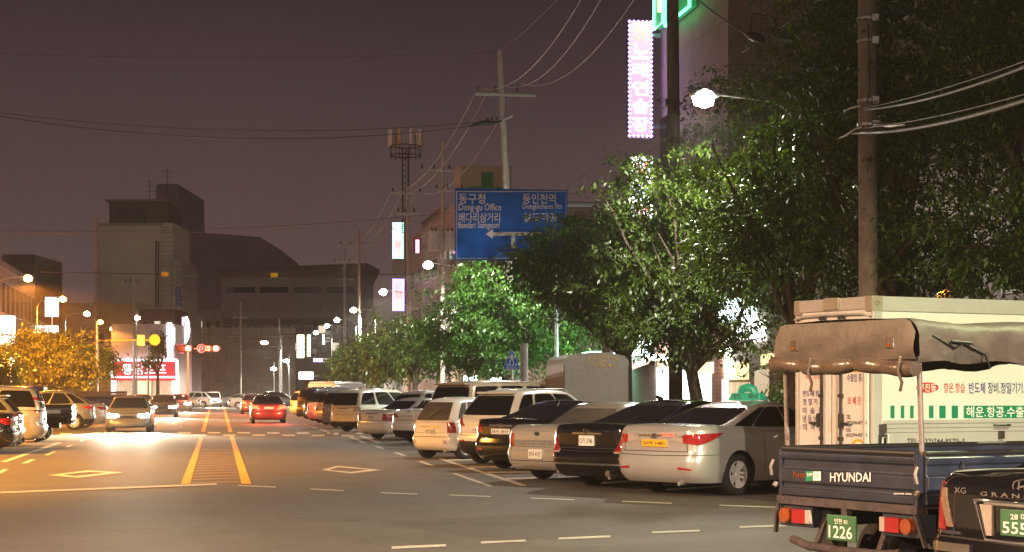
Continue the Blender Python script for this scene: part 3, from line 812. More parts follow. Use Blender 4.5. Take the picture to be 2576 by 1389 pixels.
def box_truck():
    h = R(28); c, sn = math.cos(h), math.sin(h); W = 1.70; L = 4.4; z0, z1 = 0.50, 2.92
    rr = Vector((4.93, 24.5, 0)); loc = rr + Vector((-sn, c, 0)) * (W / 2)
    root = thing("box_truck", "white box truck with Korean lettering on its rear doors and side, behind the blue flatbed", "truck", loc, h)
    w = W / 2; T = mtx(loc, h).inverted()
    nR = Vector((-c, -sn, 0)); oR = Vector(loc) + nR * 0.031
    nS = Vector((sn, -c, 0)); oS = rr + nS * 0.001
    q = MB(); q.boxb(0.02, L, -w, w, z0 + 0.25, z1 - 0.02, M_boxw); q.build("cargo_box", root, bevel=0.02)
    q = MB()
    q.boxb(0, L + 0.01, -w - 0.02, -w + 0.03, z1 - 0.20, z1, M_boxalu); q.boxb(0, L + 0.01, w - 0.03, w + 0.02, z1 - 0.20, z1, M_boxalu)
    q.boxb(-0.02, 0.02, -w - 0.018, w + 0.018, z1 - 0.17, z1 - 0.002, M_boxalu)
    q.boxb(0, 0.16, -w - 0.022, -w + 0.02, z0, z1 - 0.2, M_boxalu); q.boxb(0, 0.16, w - 0.02, w + 0.022, z0, z1 - 0.2, M_boxalu)
    q.boxb(-0.03, 0.02, -w - 0.012, w + 0.012, z0 + 0.1, z0 + 0.25, M_rust)
    for k in range(3): q.boxb(0.16, L, -w - 0.022 - 0.003 * k, -w + 0.01, 1.045 + k * 0.06, 1.098 + k * 0.06, M_boxalu)
    for k in range(22): q.cyl((0.3 + k * 0.19, -w - 0.028, z1 - 0.13), (0.3 + k * 0.19, -w - 0.018, z1 - 0.13), 0.010, M_boxalu, n=8)
    for k in range(18): q.cyl((0.35 + k * 0.22, -w - 0.034, 1.19), (0.35 + k * 0.22, -w - 0.02, 1.19), 0.009, M_boxalu, n=8)
    for k in range(6): q.cyl((0.11, -w - 0.03, 1.0 + k * 0.27), (0.11, -w - 0.02, 1.0 + k * 0.27), 0.012, M_boxalu, n=8)
    q.build("frame_rails", root, bevel=0.004)
    q = MB(); q.boxb(-0.025, 0.17, w - 0.12, w + 0.026, z1 - 0.205, z1 + 0.004, M_cap); q.build("corner_cap", root, bevel=0.012)
    q = MB(); q.boxb(-0.05, 0.0, -0.17, 0.17, z1 - 0.16, z1 + 0.008, M_cap); q.build("top_cap", root, bevel=0.012)
    q = MB(); q.boxb(-0.025, 0.17, -w - 0.026, -w + 0.12, z1 - 0.205, z1 + 0.004, M_cap)
    q.tube([(0.07, -w - 0.028, z1 - 0.07), (0.12, -w - 0.028, z1 - 0.09), (0.07, -w - 0.028, z1 - 0.13), (0.03, -w - 0.028, z1 - 0.10), (0.07, -w - 0.028, z1 - 0.07)], 0.004, M_dark, 5)
    q.build("corner_cap", root, bevel=0.012)
    q = MB()                                              # arched drip rail
    q.tube([(-0.04, w - 0.02, z1 - 0.27), (-0.05, w - 0.16, z1 - 0.235), (-0.055, 0, z1 - 0.225), (-0.05, -w + 0.16, z1 - 0.235), (-0.04, -w + 0.02, z1 - 0.27)], 0.018, M_boxalu, 8); q.build("drip_rail", root)
    for sd in (1, -1):
        q = MB(); q.boxb(-0.03, 0.0, min(sd * 0.01, sd * (w - 0.05)), max(sd * 0.01, sd * (w - 0.05)), z0 + 0.26, z1 - 0.31, M_boxw); d = q.build("rear_door", root, bevel=0.012)
        for yy in (0.14, w - 0.12):
            q = MB(); q.boxb(-0.048, -0.03, sd * yy - 0.02, sd * yy + 0.02, z0 + 0.27, z1 - 0.32, M_boxalu); q.build("door_edge", d)
        q = MB(); y = 0.19 if sd > 0 else -0.24; q.tube([(-0.065, y, z0 + 0.2), (-0.065, y, z1 - 0.26)], 0.017, M_rust, 8)
        for z in (0.95, 1.55, 2.2, z1 - 0.27): q.boxb(-0.085, -0.03, y - 0.035, y + 0.035, z - 0.025, z + 0.025, M_dark)
        q.bar((-0.085, y, 1.17), (-0.10, y + sd * 0.22, 1.16), 0.02, 0.035, M_dark); q.boxb(-0.11, -0.05, y + sd * 0.03 - 0.02, y + sd * 0.03 + 0.02, 1.10, 1.30, M_dark)
        q.build("lock_rod", d)
    def D(a): return (1949.7 + .4796 * a[0], 723.3 + .4796 * a[1], 1949.7 + .4796 * a[2], 723.3 + .4796 * a[3])
    tx = [("항온.항습", (158, 440, 243, 478), M_inkr), ("반도체 장비", (145, 540, 250, 572), M_inkb), ("정 밀 기 기", (145, 583, 250, 618), M_inkb), ("미  술  품", (145, 628, 250, 663), M_inkb),
          ("냉 동 냉 장", (145, 670, 250, 708), M_inkb), ("의  약  품", (145, 713, 250, 750), M_inkb), ("수출입 통관", (377, 453, 472, 495), M_inkb), ("보 세 운 송", (380, 572, 476, 615), M_inkr),
          ("TEL", (374, 668, 398, 692), M_ink), ("(032)744-8570~5", (374, 700, 483, 725), M_ink), ("FAX", (374, 736, 398, 758), M_ink), ("(032)744-8577~9", (374, 765, 483, 788), M_ink)]
    q = MB(T)
    for b, r, m in tx: q = MB(T); q.text_px(b, D(r), oR, nR, m, 0.004); q.build("door_lettering", root)
    q = MB(T); q.rect_px(D((370, 408, 483, 445)), oR, nR, M_platey, 0.004); q.text_px("1588-7924", D((385, 413, 480, 441)), oR, nR, M_ink, 0.008)
    q.build("phone_sticker", root)
    q = MB(T)                                             # round emblem
    def disc(cx, cy, r, m, off, a0=0, a1=360, n=28):
        oo = oR + nR * off; pts = [hit(*D((cx, cy, 0, 0))[:2], oo, nR)] if a1 - a0 < 360 else []
        for i in range(n):
            a = R(a0 + (a1 - a0) * i / (n - 1 if a1 - a0 < 360 else n)); pts.append(hit(*D((cx + r * 0.85 * math.cos(a), cy - r * math.sin(a), 0, 0))[:2], oo, nR))
        q.add(pts, [tuple(range(len(pts)))[::-1]], m)
    disc(436, 836, 42, M_platey, 0.004); disc(436, 838, 29, M_inkw, 0.007); disc(436, 836, 26, M_inkr, 0.010, 150, 215, 8); disc(436, 836, 26, M_inkg, 0.010, -35, 30, 8); disc(436, 848, 10, M_ink, 0.012)
    q.build("round_emblem", root)
    q = MB(T)
    for b, r, m in (("항온.항습", (885, 500, 997, 552), M_inkr), ("반도체 장비.정밀기기.미술품", (1017, 497, 1395, 557), M_inkb), ("TEL:(032)744-8570~5", (692, 792, 997, 827), M_ink), ("FAX:(032)744-8577~9", (692, 840, 997, 873), M_ink)):
        q = MB(T); q.text_px(b, D(r), oS, nS, m, 0.004 if r[1] < 700 else 0.0165); q.build("side_lettering", root)
    q = MB(T)
    for a, b in ((606, 627), (660, 678), (709, 727), (758, 778), (808, 831), (862, 895), (927, 960)):
        q = MB(T); q.rect_px(D((a, 620, b, 686)), oS, nS, M_inkg, 0.003); q.build("green_stripe", root)
    q = MB(T); q.rect_px(D((990, 620, 1480, 686)), oS, nS, M_inkg, 0.003); q.build("green_band", root); q = MB(T)
    q.text_px("해운.항공.수출입.통관", D((1003, 624, 1455, 681)), oS, nS, M_inkw, 0.006)
    q.build("band_lettering", root); q = MB(T)
    oo = oS + nS * 0.003; pts = []
    for i in range(36):
        a = 2 * math.pi * i / 36; pts.append(hit(*D((799 + 59 * math.cos(a), 525 - 27 * math.sin(a), 0, 0))[:2], oo, nS))
    q.add(pts, [tuple(range(36))[::-1]], M_inkr); q.text_px("무진동", D((752, 505, 846, 546)), oS, nS, M_inkw, 0.006)
    q.build("red_oval", root)
    q = MB(); q.boxb(0.30, L, -w - 0.012, -w + 0.03, 0.55, 1.035, M_boxalu); q.build("side_skirt", root, bevel=0.006)
    q = MB(); q.boxb(0.10, 0.22, -w - 0.05, -w - 0.02, 1.03, 1.16, M_rust); q.boxb(0.09, 0.24, -w - 0.04, -w - 0.02, 0.66, 1.02, M_dark); q.tube([(0.13, -w - 0.06, 0.70), (0.13, -w - 0.07, 0.98), (0.20, -w - 0.07, 0.98), (0.20, -w - 0.06, 0.70)], 0.016, M_steel, 8); q.build("hinge_latch", root)
    q = MB(); q.tube([(2.18, -w - 0.03, 1.14), (2.18, -w - 0.08, 1.13), (2.45, -w - 0.08, 1.13), (2.45, -w - 0.03, 1.14)], 0.012, M_dark, 8); q.boxb(2.27, 2.36, -w - 0.06, -w - 0.02, 0.94, 1.05, M_dark); q.build("side_handle", root)
    q = MB(); q.boxb(0.1, L + 1.5, -0.4, 0.4, 0.42, 0.6, M_dark); q.build("chassis", root)
    for sd in (1, -1):
        q = MB(); q.boxb(-0.05, 0, sd * 0.6 - 0.18, sd * 0.6 + 0.18, 0.46, 0.58, M_red); q.build("tail_light", root)
    put_wheels(root, 0, [(1.1, w - 0.15), (1.1, -w + 0.15), (L + 0.8, w - 0.15), (L + 0.8, -w + 0.15)], 0.33, 0, 0.2)
    truck_cab(root, L + 0.1, W, paint("cab_white", (0.7, 0.7, 0.7)), H=2.05)
    return root

def tarp_truck():
    h = R(98); loc = P(1501, 987, 46.0); loc.z = 0; W = 1.72; L = 2.9; w = W / 2
    root = thing("covered_truck", "small truck with a tall grey tarpaulin cover with faded yellow writing, behind the parked cars", "truck", loc, h)
    prof = [(w, 0.95), (w, 2.30), (w - 0.03, 2.44), (w - 0.13, 2.54), (w * 0.45, 2.61), (0, 2.635)]; full = prof + [(-y, z) for y, z in prof[-2::-1]]; n = len(full)
    q = MB(); nx = 16; vs = []; fs = []
    for i in range(nx + 1):
        x = L * i / nx
        for y, z in full: vs.append((x, y + (0.02 * math.sin(x * 9 + z * 4) if 1.0 < z < 2.4 else 0), z - 0.03 * math.sin(math.pi * (x / 0.97 % 1)) * (z > 2.45)))
    for i in range(nx):
        for j in range(n - 1): fs.append((i * n + j, i * n + j + 1, (i + 1) * n + j + 1, (i + 1) * n + j))
    q.add(vs, fs, M_tarp, True); q.add([(0, y, z) for y, z in full], [tuple(range(n))[::-1]], M_tarp); q.add([(L, y, z) for y, z in full], [tuple(range(n))], M_tarp)
    q.build("tarp_cover", root)
    q = MB()
    M_yl = mat("faded_yellow", (0.50, 0.33, 0.03), rough=0.7, var=0.5, scale=12)
    s = "동인천용달화물"
    for i, ch in enumerate(s):
        a = (i - 3) / 3; y = -0.17 - 0.36 * a; z = 2.40 + 0.07 * (1 - a * a)
        q.text(ch, (-0.006, y + 0.04, z), (0, -0.08, 0), (0, 0, 0.09), M_yl)
    q.build("tarp_lettering", root); q = MB()
    q.text("032", (-0.006, -0.08, 2.36), (0, -0.17, 0), (0, 0, 0.07), M_yl); q.text("577-6182", (-0.006, 0.12, 2.26), (0, -0.58, 0), (0, 0, 0.075), M_yl)
    q.build("tarp_lettering", root)
    q = MB(); q.tube([(-0.01, w - 0.01, 0.95), (-0.01, w - 0.01, 2.32)], 0.012, M_dark, 6); q.tube([(-0.01, -w + 0.01, 0.95), (-0.01, -w + 0.01, 2.32)], 0.012, M_dark, 6); q.build("cover_frame", root)
    q = MB(); q.boxb(0.0, L, -w + 0.02, w - 0.02, 0.62, 0.95, M_bluetruck); q.build("bed", root)
    q = MB(); q.boxb(0.1, L + 1.2, -0.4, 0.4, 0.42, 0.62, M_dark); q.build("chassis", root)
    put_wheels(root, 0, [(0.9, w - 0.15), (0.9, -w + 0.15), (L + 0.8, w - 0.15), (L + 0.8, -w + 0.15)], 0.3, 0, 0.2)
    truck_cab(root, L + 0.1, W, M_bluetruck)
    return root
# ------------------------------------------------------------------ trees
def leaf_mesh(blobs, ncl, nleaf, ll, seed, droop=0.5, spread=0.34):
    rng = np.random.default_rng(seed)
    B = np.array(blobs, float); vol = B[:, 3] * B[:, 4] * B[:, 5]; k = rng.choice(len(B), ncl, p=vol / vol.sum())
    d = rng.normal(size=(ncl, 3)); d /= np.linalg.norm(d, axis=1)[:, None]
    rad = rng.random(ncl) ** 0.42 * (1 + 0.16 * rng.normal(size=ncl))
    c = B[k, :3] + d * rad[:, None] * B[k, 3:6]
    out = d.copy(); out[:, 2] *= 0.4; out += rng.normal(size=(ncl, 3)) * 0.45
    out /= np.linalg.norm(out, axis=1)[:, None]
    t = rng.random((ncl, nleaf)) * 2 - 1                  # along the twig
    p = c[:, None, :] + out[:, None, :] * t[..., None] * spread * 1.5 + rng.normal(size=(ncl, nleaf, 3)) * spread * np.array([0.42, 0.42, 0.24])
    p[..., 2] -= (t ** 2) * spread * 0.35
    dirs = out[:, None, :] * 0.75 + rng.normal(size=(ncl, nleaf, 3)) * 0.6 + np.array([0, 0, -droop])
    dirs /= np.linalg.norm(dirs, axis=2)[..., None]
    p = p.reshape(-1, 3); dirs = dirs.reshape(-1, 3); n = len(p)
    sz = ll * (0.45 + 0.95 * rng.random(n))
    up = rng.normal(size=(n, 3)) * 0.5 + np.array([0, 0, 1.0])
    w = np.cross(dirs, up); w /= (np.linalg.norm(w, axis=1)[:, None] + 1e-9); w *= (sz * 0.20)[:, None]
    nn = np.cross(w, dirs); nn /= (np.linalg.norm(nn, axis=1)[:, None] + 1e-9)
    a = p; m = p + dirs * (sz * 0.42)[:, None] ; tip = p + dirs * sz[:, None] - nn * (sz * 0.12)[:, None]
    v = np.stack([a, m + w + nn * (sz * 0.05)[:, None], tip, m - w + nn * (sz * 0.05)[:, None]], 1).reshape(-1, 3)
    me = bpy.data.meshes.new("crown")
    me.vertices.add(len(v)); me.vertices.foreach_set("co", v.ravel().astype(np.float32))
    me.loops.add(len(v)); me.loops.foreach_set("vertex_index", np.arange(len(v), dtype=np.int32))
    me.polygons.add(n); me.polygons.foreach_set("loop_start", np.arange(0, len(v), 4, dtype=np.int32)); me.polygons.foreach_set("loop_total", np.full(n, 4, dtype=np.int32))
    me.update(calc_edges=True); me.validate()
    return me

def tree(label, base, tr, fork, blobs, ncl, nleaf, ll, seed, group="street trees along the right pavement", m=None, lean=(0, 0), cat="tree", spread=0.34):
    root = thing("street_tree", label, cat, (base[0], base[1], 0), 0, group)
    me = leaf_mesh(blobs, ncl, nleaf, ll, seed, spread=spread); me.materials.append(m or M_leaf)
    o = bpy.data.objects.new("crown", me); COL.objects.link(o); o.parent = root
    rng = random.Random(seed); q = MB()
    top = Vector((lean[0], lean[1], fork))
    q.tube([(0, 0, -0.05), (0.02, 0.0, 0.15), (lean[0] * 0.3, lean[1] * 0.3, fork * 0.4), (lean[0] * 0.7, lean[1] * 0.7, fork * 0.75), top], [tr * 1.35, tr * 1.1, tr, tr * 0.9, tr * 0.85], M_bark, 12)
    for b in blobs:
        e = Vector(b[:3]); 
        for j in range(3):
            t = e + Vector((rng.uniform(-.7, .7) * b[3], rng.uniform(-.7, .7) * b[4], rng.uniform(-.2, .7) * b[5]))
            m1 = top.lerp(t, 0.4) + Vector((rng.uniform(-.25, .25), rng.uniform(-.25, .25), rng.uniform(-.1, .35)))
            m2 = top.lerp(t, 0.72) + Vector((rng.uniform(-.25, .25), rng.uniform(-.25, .25), rng.uniform(0, .3)))
            q.tube([top - Vector((0, 0, 0.2)), m1, m2, t], [tr * 0.52, tr * 0.34, tr * 0.2, tr * 0.07], M_bark, 7)
            for u in range(2):
                t2 = m2 + Vector((rng.uniform(-1, 1), rng.uniform(-1, 1), rng.uniform(-.3, .6)))
                q.tube([m1.lerp(m2, 0.6), m1.lerp(t2, 0.6), t2], [tr * 0.2, tr * 0.13, tr * 0.04], M_bark, 5)
    q.build("trunk", root)
    return root

# ------------------------------------------------------------------ lamps and poles
M_lampw = glow("lamp_white", (1.0, 0.93, 0.74), 90)
M_lampo = glow("lamp_sodium", (1.0, 0.46, 0.06), 70)
for _m in (M_lampw, M_lampo, M_headlit): _m.cycles.emission_sampling = 'NONE'   # the lamps' light comes from the lights below
def lamp_light(root, loc, col, power, size=0.12, spot=None):
    l = bpy.data.lights.new("lamp_light", 'SPOT'); l.energy = power; l.color = col; l.shadow_soft_size = size
    l.spot_size = R(spot or (177 if power > 9000 else 164)); l.spot_blend = 0.3
    o = bpy.data.objects.new("lamp_light", l); COL.objects.link(o); o.parent = root; o.location = loc
    return o
def street_lamp(side, s, sodium, power, label, col=None, h=9.0, reach=2.0, lat=12.1, spot=None, group="street lamps along the road"):
    base = RD(side * (lat + reach), s); ang = RDA + (math.pi if side > 0 else 0)    # local x points over the road
    root = thing("street_lamp", label, "street lamp", base, ang, group)
    q = MB(); q.tube([(0, 0, 0), (0, 0, 0.5), (0, 0, h - 0.6)], [0.11, 0.095, 0.06], M_steel, 10); q.cyl((0, 0, 0), (0, 0, 0.45), 0.14, M_steel); q.build("pole", root)
    q = MB(); q.tube([(0, 0, h - 0.7), (0.15, 0, h - 0.25), (0.6, 0, h - 0.02), (reach - 0.3, 0, h + 0.12)], [0.05, 0.04, 0.035, 0.03], M_steel, 8); q.build("arm", root)
    q = MB(); x = reach; z = h + 0.12
    q.tube([(x - 0.42, 0, z), (x - 0.3, 0, z), (x, 0, z + 0.02), (x + 0.28, 0, z), (x + 0.36, 0, z - 0.02)], [0.06, 0.12, 0.15, 0.13, 0.05], M_steel, 10); hd = q.build("lamp_head", root)
    q = MB(); q.tube([(x - 0.26, 0, z - 0.08), (x - 0.2, 0, z - 0.10), (x, 0, z - 0.11), (x + 0.2, 0, z - 0.10), (x + 0.28, 0, z - 0.07)], [0.04, 0.19, 0.25, 0.19, 0.04], M_lampo if sodium else M_lampw, 12); q.build("lens", hd)
    c = col or ((1.0, 0.39, 0.045) if sodium else (1.0, 0.93, 0.78))
    lamp_light(root, (x, 0, z - 0.48), c, power, spot=spot)
    return root
def utility_pole(label, base, top, r0, r1, arms=(), group="concrete utility poles", m=None, name="utility_pole", steps=False, cat="utility pole", aa=None):
    """arms: (z, half length, extra offset)"""
    root = thing(name, label, cat, base, RDA if aa is None else aa, group)
    T = mtx(base, RDA if aa is None else aa).inverted(); tl = T @ Vector(top)
    q = MB(); q.tube([(0, 0, -0.1), tl * 0.5, tl], [r0, (r0 + r1) / 2, r1], m or M_poleconc, 18); q.build("shaft", root)
    for z, hl, off in arms:
        c = tl * (z / tl.z)
        q = MB(); q.boxb(c.x + off - hl, c.x + off + hl, c.y - 0.16, c.y - 0.07, z - 0.05, z + 0.05, M_steel); a = q.build("crossarm", root)
        for i, t in enumerate((-0.92, -0.35, 0.38)):
            q = MB(); x = c.x + off + hl * t; y = c.y - 0.115
            q.cyl((x, y, z + 0.05), (x, y, z + 0.12), 0.03, M_steel, n=8)
            q.lathe([(0.02, 0), (0.075, 0.02), (0.05, 0.08), (0.075, 0.11), (0.05, 0.17), (0.065, 0.2), (0.03, 0.27), (0.001, 0.28)], M_bark, 10, Matrix.Translation((x, y, z + 0.10)) @ Matrix.Rotation(R(90), 4, 'X'))
            q.build("insulator", a)
    if steps:
        for i in range(14):
            z = 2.2 + i * 0.5; sd = 1 if i % 2 else -1; c = tl * (z / tl.z); q = MB(); q.cyl((c.x, c.y - r0 * 0.5, z), (c.x + sd * 0.33, c.y - r0 * 0.5, z), 0.012, M_steel, n=6); q.build("step_bolt", root)
    return root
def wire(label, pts, r, m=None, sag=0.0, n=28, group=None, name="power_cable"):
    a, b = Vector(pts[0]), Vector(pts[-1]); path = []
    if len(pts) == 2:
        for i in range(n + 1):
            t = i / n; p = a.lerp(b, t); p.z -= sag * 4 * t * (1 - t); path.append(p)
    else: path = [Vector(p) for p in pts]
    o = MB(); o.tube(path, r, m or M_dark, 5)
    return tag(o.build(name), label, "cable", group)

# ------------------------------------------------------------------ buildings
def fr(l, x0, y0, x1, y1):
    """picture rectangle -> (s0,s1,z0,z1) on the facade plane l metres from the street's middle"""
    def s_of(px):
        k = (px - CX) / F; Y = l / (V.x * k + V.y); return U.x * k * Y + U.y * Y, Y
    sa, ya = s_of(x0); sb, yb = s_of(x1); ym = (ya + yb) / 2
    return min(sa, sb), max(sa, sb), EYE + (HZ - y1) / F * ym, EYE + (HZ - y0) / F * ym

def building(label, l0, l1, s0, s1, h, m, rows=(), cols=6, side='R', win=None, wm=None, name="building", group="buildings along the street", cat="building", parapet=0.5, front_windows=True, roofbox=None, trim=None):
    """block with its street face at l0; local x across (away from the street is +), y along"""
    root = thing(name, label, cat, RD((l0 + l1) / 2, (s0 + s1) / 2), RDA, group)
    w = abs(l1 - l0) / 2; d = (s1 - s0) / 2; f = -1 if side == 'R' else 1
    q = MB(); q.boxb(-w, w, -d, d, 0, h, m); q.boxb(-w - 0.06, w + 0.06, -d - 0.06, d + 0.06, h - 0.02, h + 0.18, trim or M_conc)
    q.build("walls", root)
    q = MB()
    for a in ((-w - 0.03, w + 0.03, -d - 0.03, -d + 0.12), (-w - 0.03, w + 0.03, d - 0.12, d + 0.03)): q.boxb(a[0], a[1], a[2], a[3], h + 0.18, h + 0.18 + parapet, m)
    for a in ((-w - 0.03, -w + 0.12), (w - 0.12, w + 0.03)): q.boxb(a[0], a[1], -d + 0.12, d - 0.12, h + 0.18, h + 0.18 + parapet, m)
    q.build("parapet", root)
    if roofbox:
        q = MB(); x0, x1, y0, y1, hh = roofbox; q.boxb(x0, x1, y0, y1, h + 0.18, h + hh, m); q.boxb(x0 - 0.1, x1 + 0.1, y0 - 0.1, y1 + 0.1, h + hh, h + hh + 0.15, trim or M_conc); q.build("stair_house", root)
    for z0, z1 in rows:
        for i in range(cols):
            a = -d + 2 * d * (i + 0.18) / cols; b = -d + 2 * d * (i + 0.82) / cols
            x = f * w
            q = MB(); q.boxb(x - 0.05, x + 0.05, a, b, z0, z1, M_steel); o = q.build("window", root)
            q = MB(); q.boxb(x + f * 0.052 - 0.006, x + f * 0.052 + 0.006, a + 0.08, (a + b) / 2 - 0.03, z0 + 0.08, z1 - 0.08, wm or M_glass); q.boxb(x + f * 0.052 - 0.006, x + f * 0.052 + 0.006, (a + b) / 2 + 0.03, b - 0.08, z0 + 0.08, z1 - 0.08, wm or M_glass); q.build("pane", o)
        if front_windows:
            nf = max(2, int(w * 2 / 4))
            for i in range(nf):
                a = -w + 2 * w * (i + 0.25) / nf; b = -w + 2 * w * (i + 0.75) / nf
                q = MB(); q.boxb(a, b, -d - 0.05, -d + 0.05, z0, z1, M_steel); o = q.build("window", root)
                q = MB(); q.boxb(a + 0.08, b - 0.08, -d - 0.058, -d - 0.048, z0 + 0.08, z1 - 0.08, wm or M_glass); q.build("pane", o)
    return root
def far_block(name, label, x0, x1, ytop, d, depth, m, cat="building", ang=0.0, extra=None, zbase=0.0, win=None):
    """block seen flat on between two picture columns at depth d"""
    a = P(x0, HZ, d); b = P(x1, HZ, d); w = (b.x - a.x); h = EYE + (HZ - ytop) / F * d
    root = thing(name, label, cat, ((a.x + b.x) / 2, d + depth / 2, 0), ang)
    q = MB(); q.boxb(-w / 2, w / 2, -depth / 2, depth / 2, zbase, h, m); q.build("walls", root)
    if win:
        nc, rows = win; rg = random.Random(int(x0))
        for z0, z1 in rows:
            for i in range(nc):
                a0 = -w / 2 + w * (i + 0.2) / nc; a1 = -w / 2 + w * (i + 0.8) / nc
                q = MB(); q.boxb(a0, a1, -depth / 2 - 0.05, -depth / 2 - 0.002, z0, z1, M_steel); o = q.build("window", root)
                q = MB(); q.boxb(a0 + 0.07, a1 - 0.07, -depth / 2 - 0.056, -depth / 2 - 0.05, z0 + 0.07, z1 - 0.07, M_dimw if rg.random() < 0.12 else M_glass); q.build("pane", o)
                if rg.random() < 0.3:
                    q = MB(); q.boxb(a1 + 0.05, a1 + 0.6, -depth / 2 - 0.35, -depth / 2 - 0.002, z0 - 0.2, z0 + 0.4, M_inkw); q.build("air_conditioner", root)
    return root, w, h
# ================================================================== the setting
def asphalt():
    m = bpy.data.materials.new("asphalt"); m.use_nodes = True; nt = m.node_tree; b = nt.nodes["Principled BSDF"]
    t = nt.nodes.new("ShaderNodeTexCoord")
    def noise(scale, det, rough=0.6, mp=None):
        n = nt.nodes.new("ShaderNodeTexNoise"); n.inputs["Scale"].default_value = scale; n.inputs["Detail"].default_value = det; n.inputs["Roughness"].default_value = rough
        if mp:
            g = nt.nodes.new("ShaderNodeMapping"); g.inputs["Scale"].default_value = mp; g.inputs["Rotation"].default_value = (0, 0, -RDA); nt.links.new(t.outputs["Object"], g.inputs[0]); nt.links.new(g.outputs[0], n.inputs["Vector"])
        else: nt.links.new(t.outputs["Object"], n.inputs["Vector"])
        return n
    n1 = noise(0.22, 6, 0.6, (1.0, 0.25, 1)); n2 = noise(38, 3, 0.8); n3 = noise(0.9, 7, 0.7)
    r1 = nt.nodes.new("ShaderNodeValToRGB"); r1.color_ramp.elements[0].position = 0.3; r1.color_ramp.elements[0].color = (0.075, 0.069, 0.064, 1); r1.color_ramp.elements[1].position = 0.7; r1.color_ramp.elements[1].color = (0.108, 0.100, 0.092, 1)
    nt.links.new(n1.outputs["Fac"], r1.inputs[0])
    def over(a, nz, lo, hi, f):
        r = nt.nodes.new("ShaderNodeValToRGB"); r.color_ramp.elements[0].position = lo; r.color_ramp.elements[1].position = hi
        r.color_ramp.elements[0].color = (f, f, f, 1); r.color_ramp.elements[1].color = (1.18, 1.18, 1.18, 1)
        nt.links.new(nz.outputs["Fac"], r.inputs[0])
        x = nt.nodes.new("ShaderNodeMix"); x.data_type = 'RGBA'; x.blend_type = 'MULTIPLY'; x.inputs["Factor"].default_value = 1
        nt.links.new(a, x.inputs["A"]); nt.links.new(r.outputs[0], x.inputs["B"]); return x.outputs["Result"]
    c = over(r1.outputs[0], n3, 0.25, 0.7, 0.82); c = over(c, n2, 0.3, 0.7, 0.60); n4 = noise(9, 5, 0.8); c = over(c, n4, 0.3, 0.7, 0.80)
    nd = noise(0.7, 4); vo = nt.nodes.new("ShaderNodeTexVoronoi"); vo.feature = 'DISTANCE_TO_EDGE'; vo.inputs["Scale"].default_value = 0.16
    ma = nt.nodes.new("ShaderNodeMix"); ma.data_type = 'VECTOR'; ma.inputs["Factor"].default_value = 0.22
    nt.links.new(t.outputs["Object"], ma.inputs["A"]); sc = nt.nodes.new("ShaderNodeVectorMath"); sc.operation = 'SCALE'; sc.inputs["Scale"].default_value = 14; nt.links.new(nd.outputs["Color"], sc.inputs[0])
    nt.links.new(sc.outputs[0], ma.inputs["B"]); nt.links.new(ma.outputs["Result"], vo.inputs["Vector"])
    rc_ = nt.nodes.new("ShaderNodeValToRGB"); rc_.color_ramp.elements[0].position = 0.0015; rc_.color_ramp.elements[0].color = (0.45, 0.45, 0.45, 1); rc_.color_ramp.elements[1].position = 0.006; rc_.color_ramp.elements[1].color = (1, 1, 1, 1)
    nt.links.new(vo.outputs["Distance"], rc_.inputs[0]); xx = nt.nodes.new("ShaderNodeMix"); xx.data_type = 'RGBA'; xx.blend_type = 'MULTIPLY'; xx.inputs["Factor"].default_value = 0.6
    nt.links.new(c, xx.inputs["A"]); nt.links.new(rc_.outputs[0], xx.inputs["B"]); c = xx.outputs["Result"]
    ns = noise(0.45, 8, 0.75); rs_ = nt.nodes.new("ShaderNodeValToRGB"); rs_.color_ramp.elements[0].position = 0.60; rs_.color_ramp.elements[0].color = (1, 1, 1, 1); rs_.color_ramp.elements[1].position = 0.72; rs_.color_ramp.elements[1].color = (0.62, 0.61, 0.60, 1)
    nt.links.new(ns.outputs["Fac"], rs_.inputs[0]); xs = nt.nodes.new("ShaderNodeMix"); xs.data_type = 'RGBA'; xs.blend_type = 'MULTIPLY'; xs.inputs["Factor"].default_value = 0.8
    nt.links.new(c, xs.inputs["A"]); nt.links.new(rs_.outputs[0], xs.inputs["B"]); c = xs.outputs["Result"]
    nt.links.new(c, b.inputs["Base Color"]); b.inputs["Roughness"].default_value = 0.72; b.inputs["Specular IOR Level"].default_value = 0.35
    bp = nt.nodes.new("ShaderNodeBump"); bp.inputs["Strength"].default_value = 0.35; bp.inputs["Distance"].default_value = 0.01
    nt.links.new(n2.outputs["Fac"], bp.inputs["Height"]); nt.links.new(bp.outputs[0], b.inputs["Normal"])
    return m
M_asph = asphalt()
M_paving = mat("paving", (0.22, 0.20, 0.18), rough=0.85, var=0.2, scale=6, bump=0.2)
M_soil = mat("far_ground", (0.09, 0.085, 0.08), rough=0.95, var=0.3, scale=0.3)
q = MB(); q.add([(-290, -60, -0.02), (290, -60, -0.02), (290, 690, -0.02), (-290, 690, -0.02)], [(0, 1, 2, 3)], M_soil); struct(q.build("ground"))
q = MB(); q.add([RD(-60, -25), RD(60, -25), RD(60, 300), RD(-60, 300)], [(0, 1, 2, 3)], M_asph); struct(q.build("road"))
def slab(name, l0, l1, s0, s1, z, m):
    q = MB(); a, b, c, d = RD(l0, s0), RD(l1, s0), RD(l1, s1), RD(l0, s1); up = Vector((0, 0, z))
    q.add([a, b, c, d, a + up, b + up, c + up, d + up], [(4, 5, 6, 7), (0, 1, 5, 4), (1, 2, 6, 5), (2, 3, 7, 6), (3, 0, 4, 7)], m); return struct(q.build(name))
slab("pavement", 11.9, 17.0, 30, 215, 0.13, M_paving); slab("pavement", -17.0, -11.9, 60, 185, 0.13, M_paving)
slab("kerb", 11.75, 11.898, 30, 215, 0.135, M_conc); slab("kerb", -11.898, -11.75, 60, 185, 0.135, M_conc)

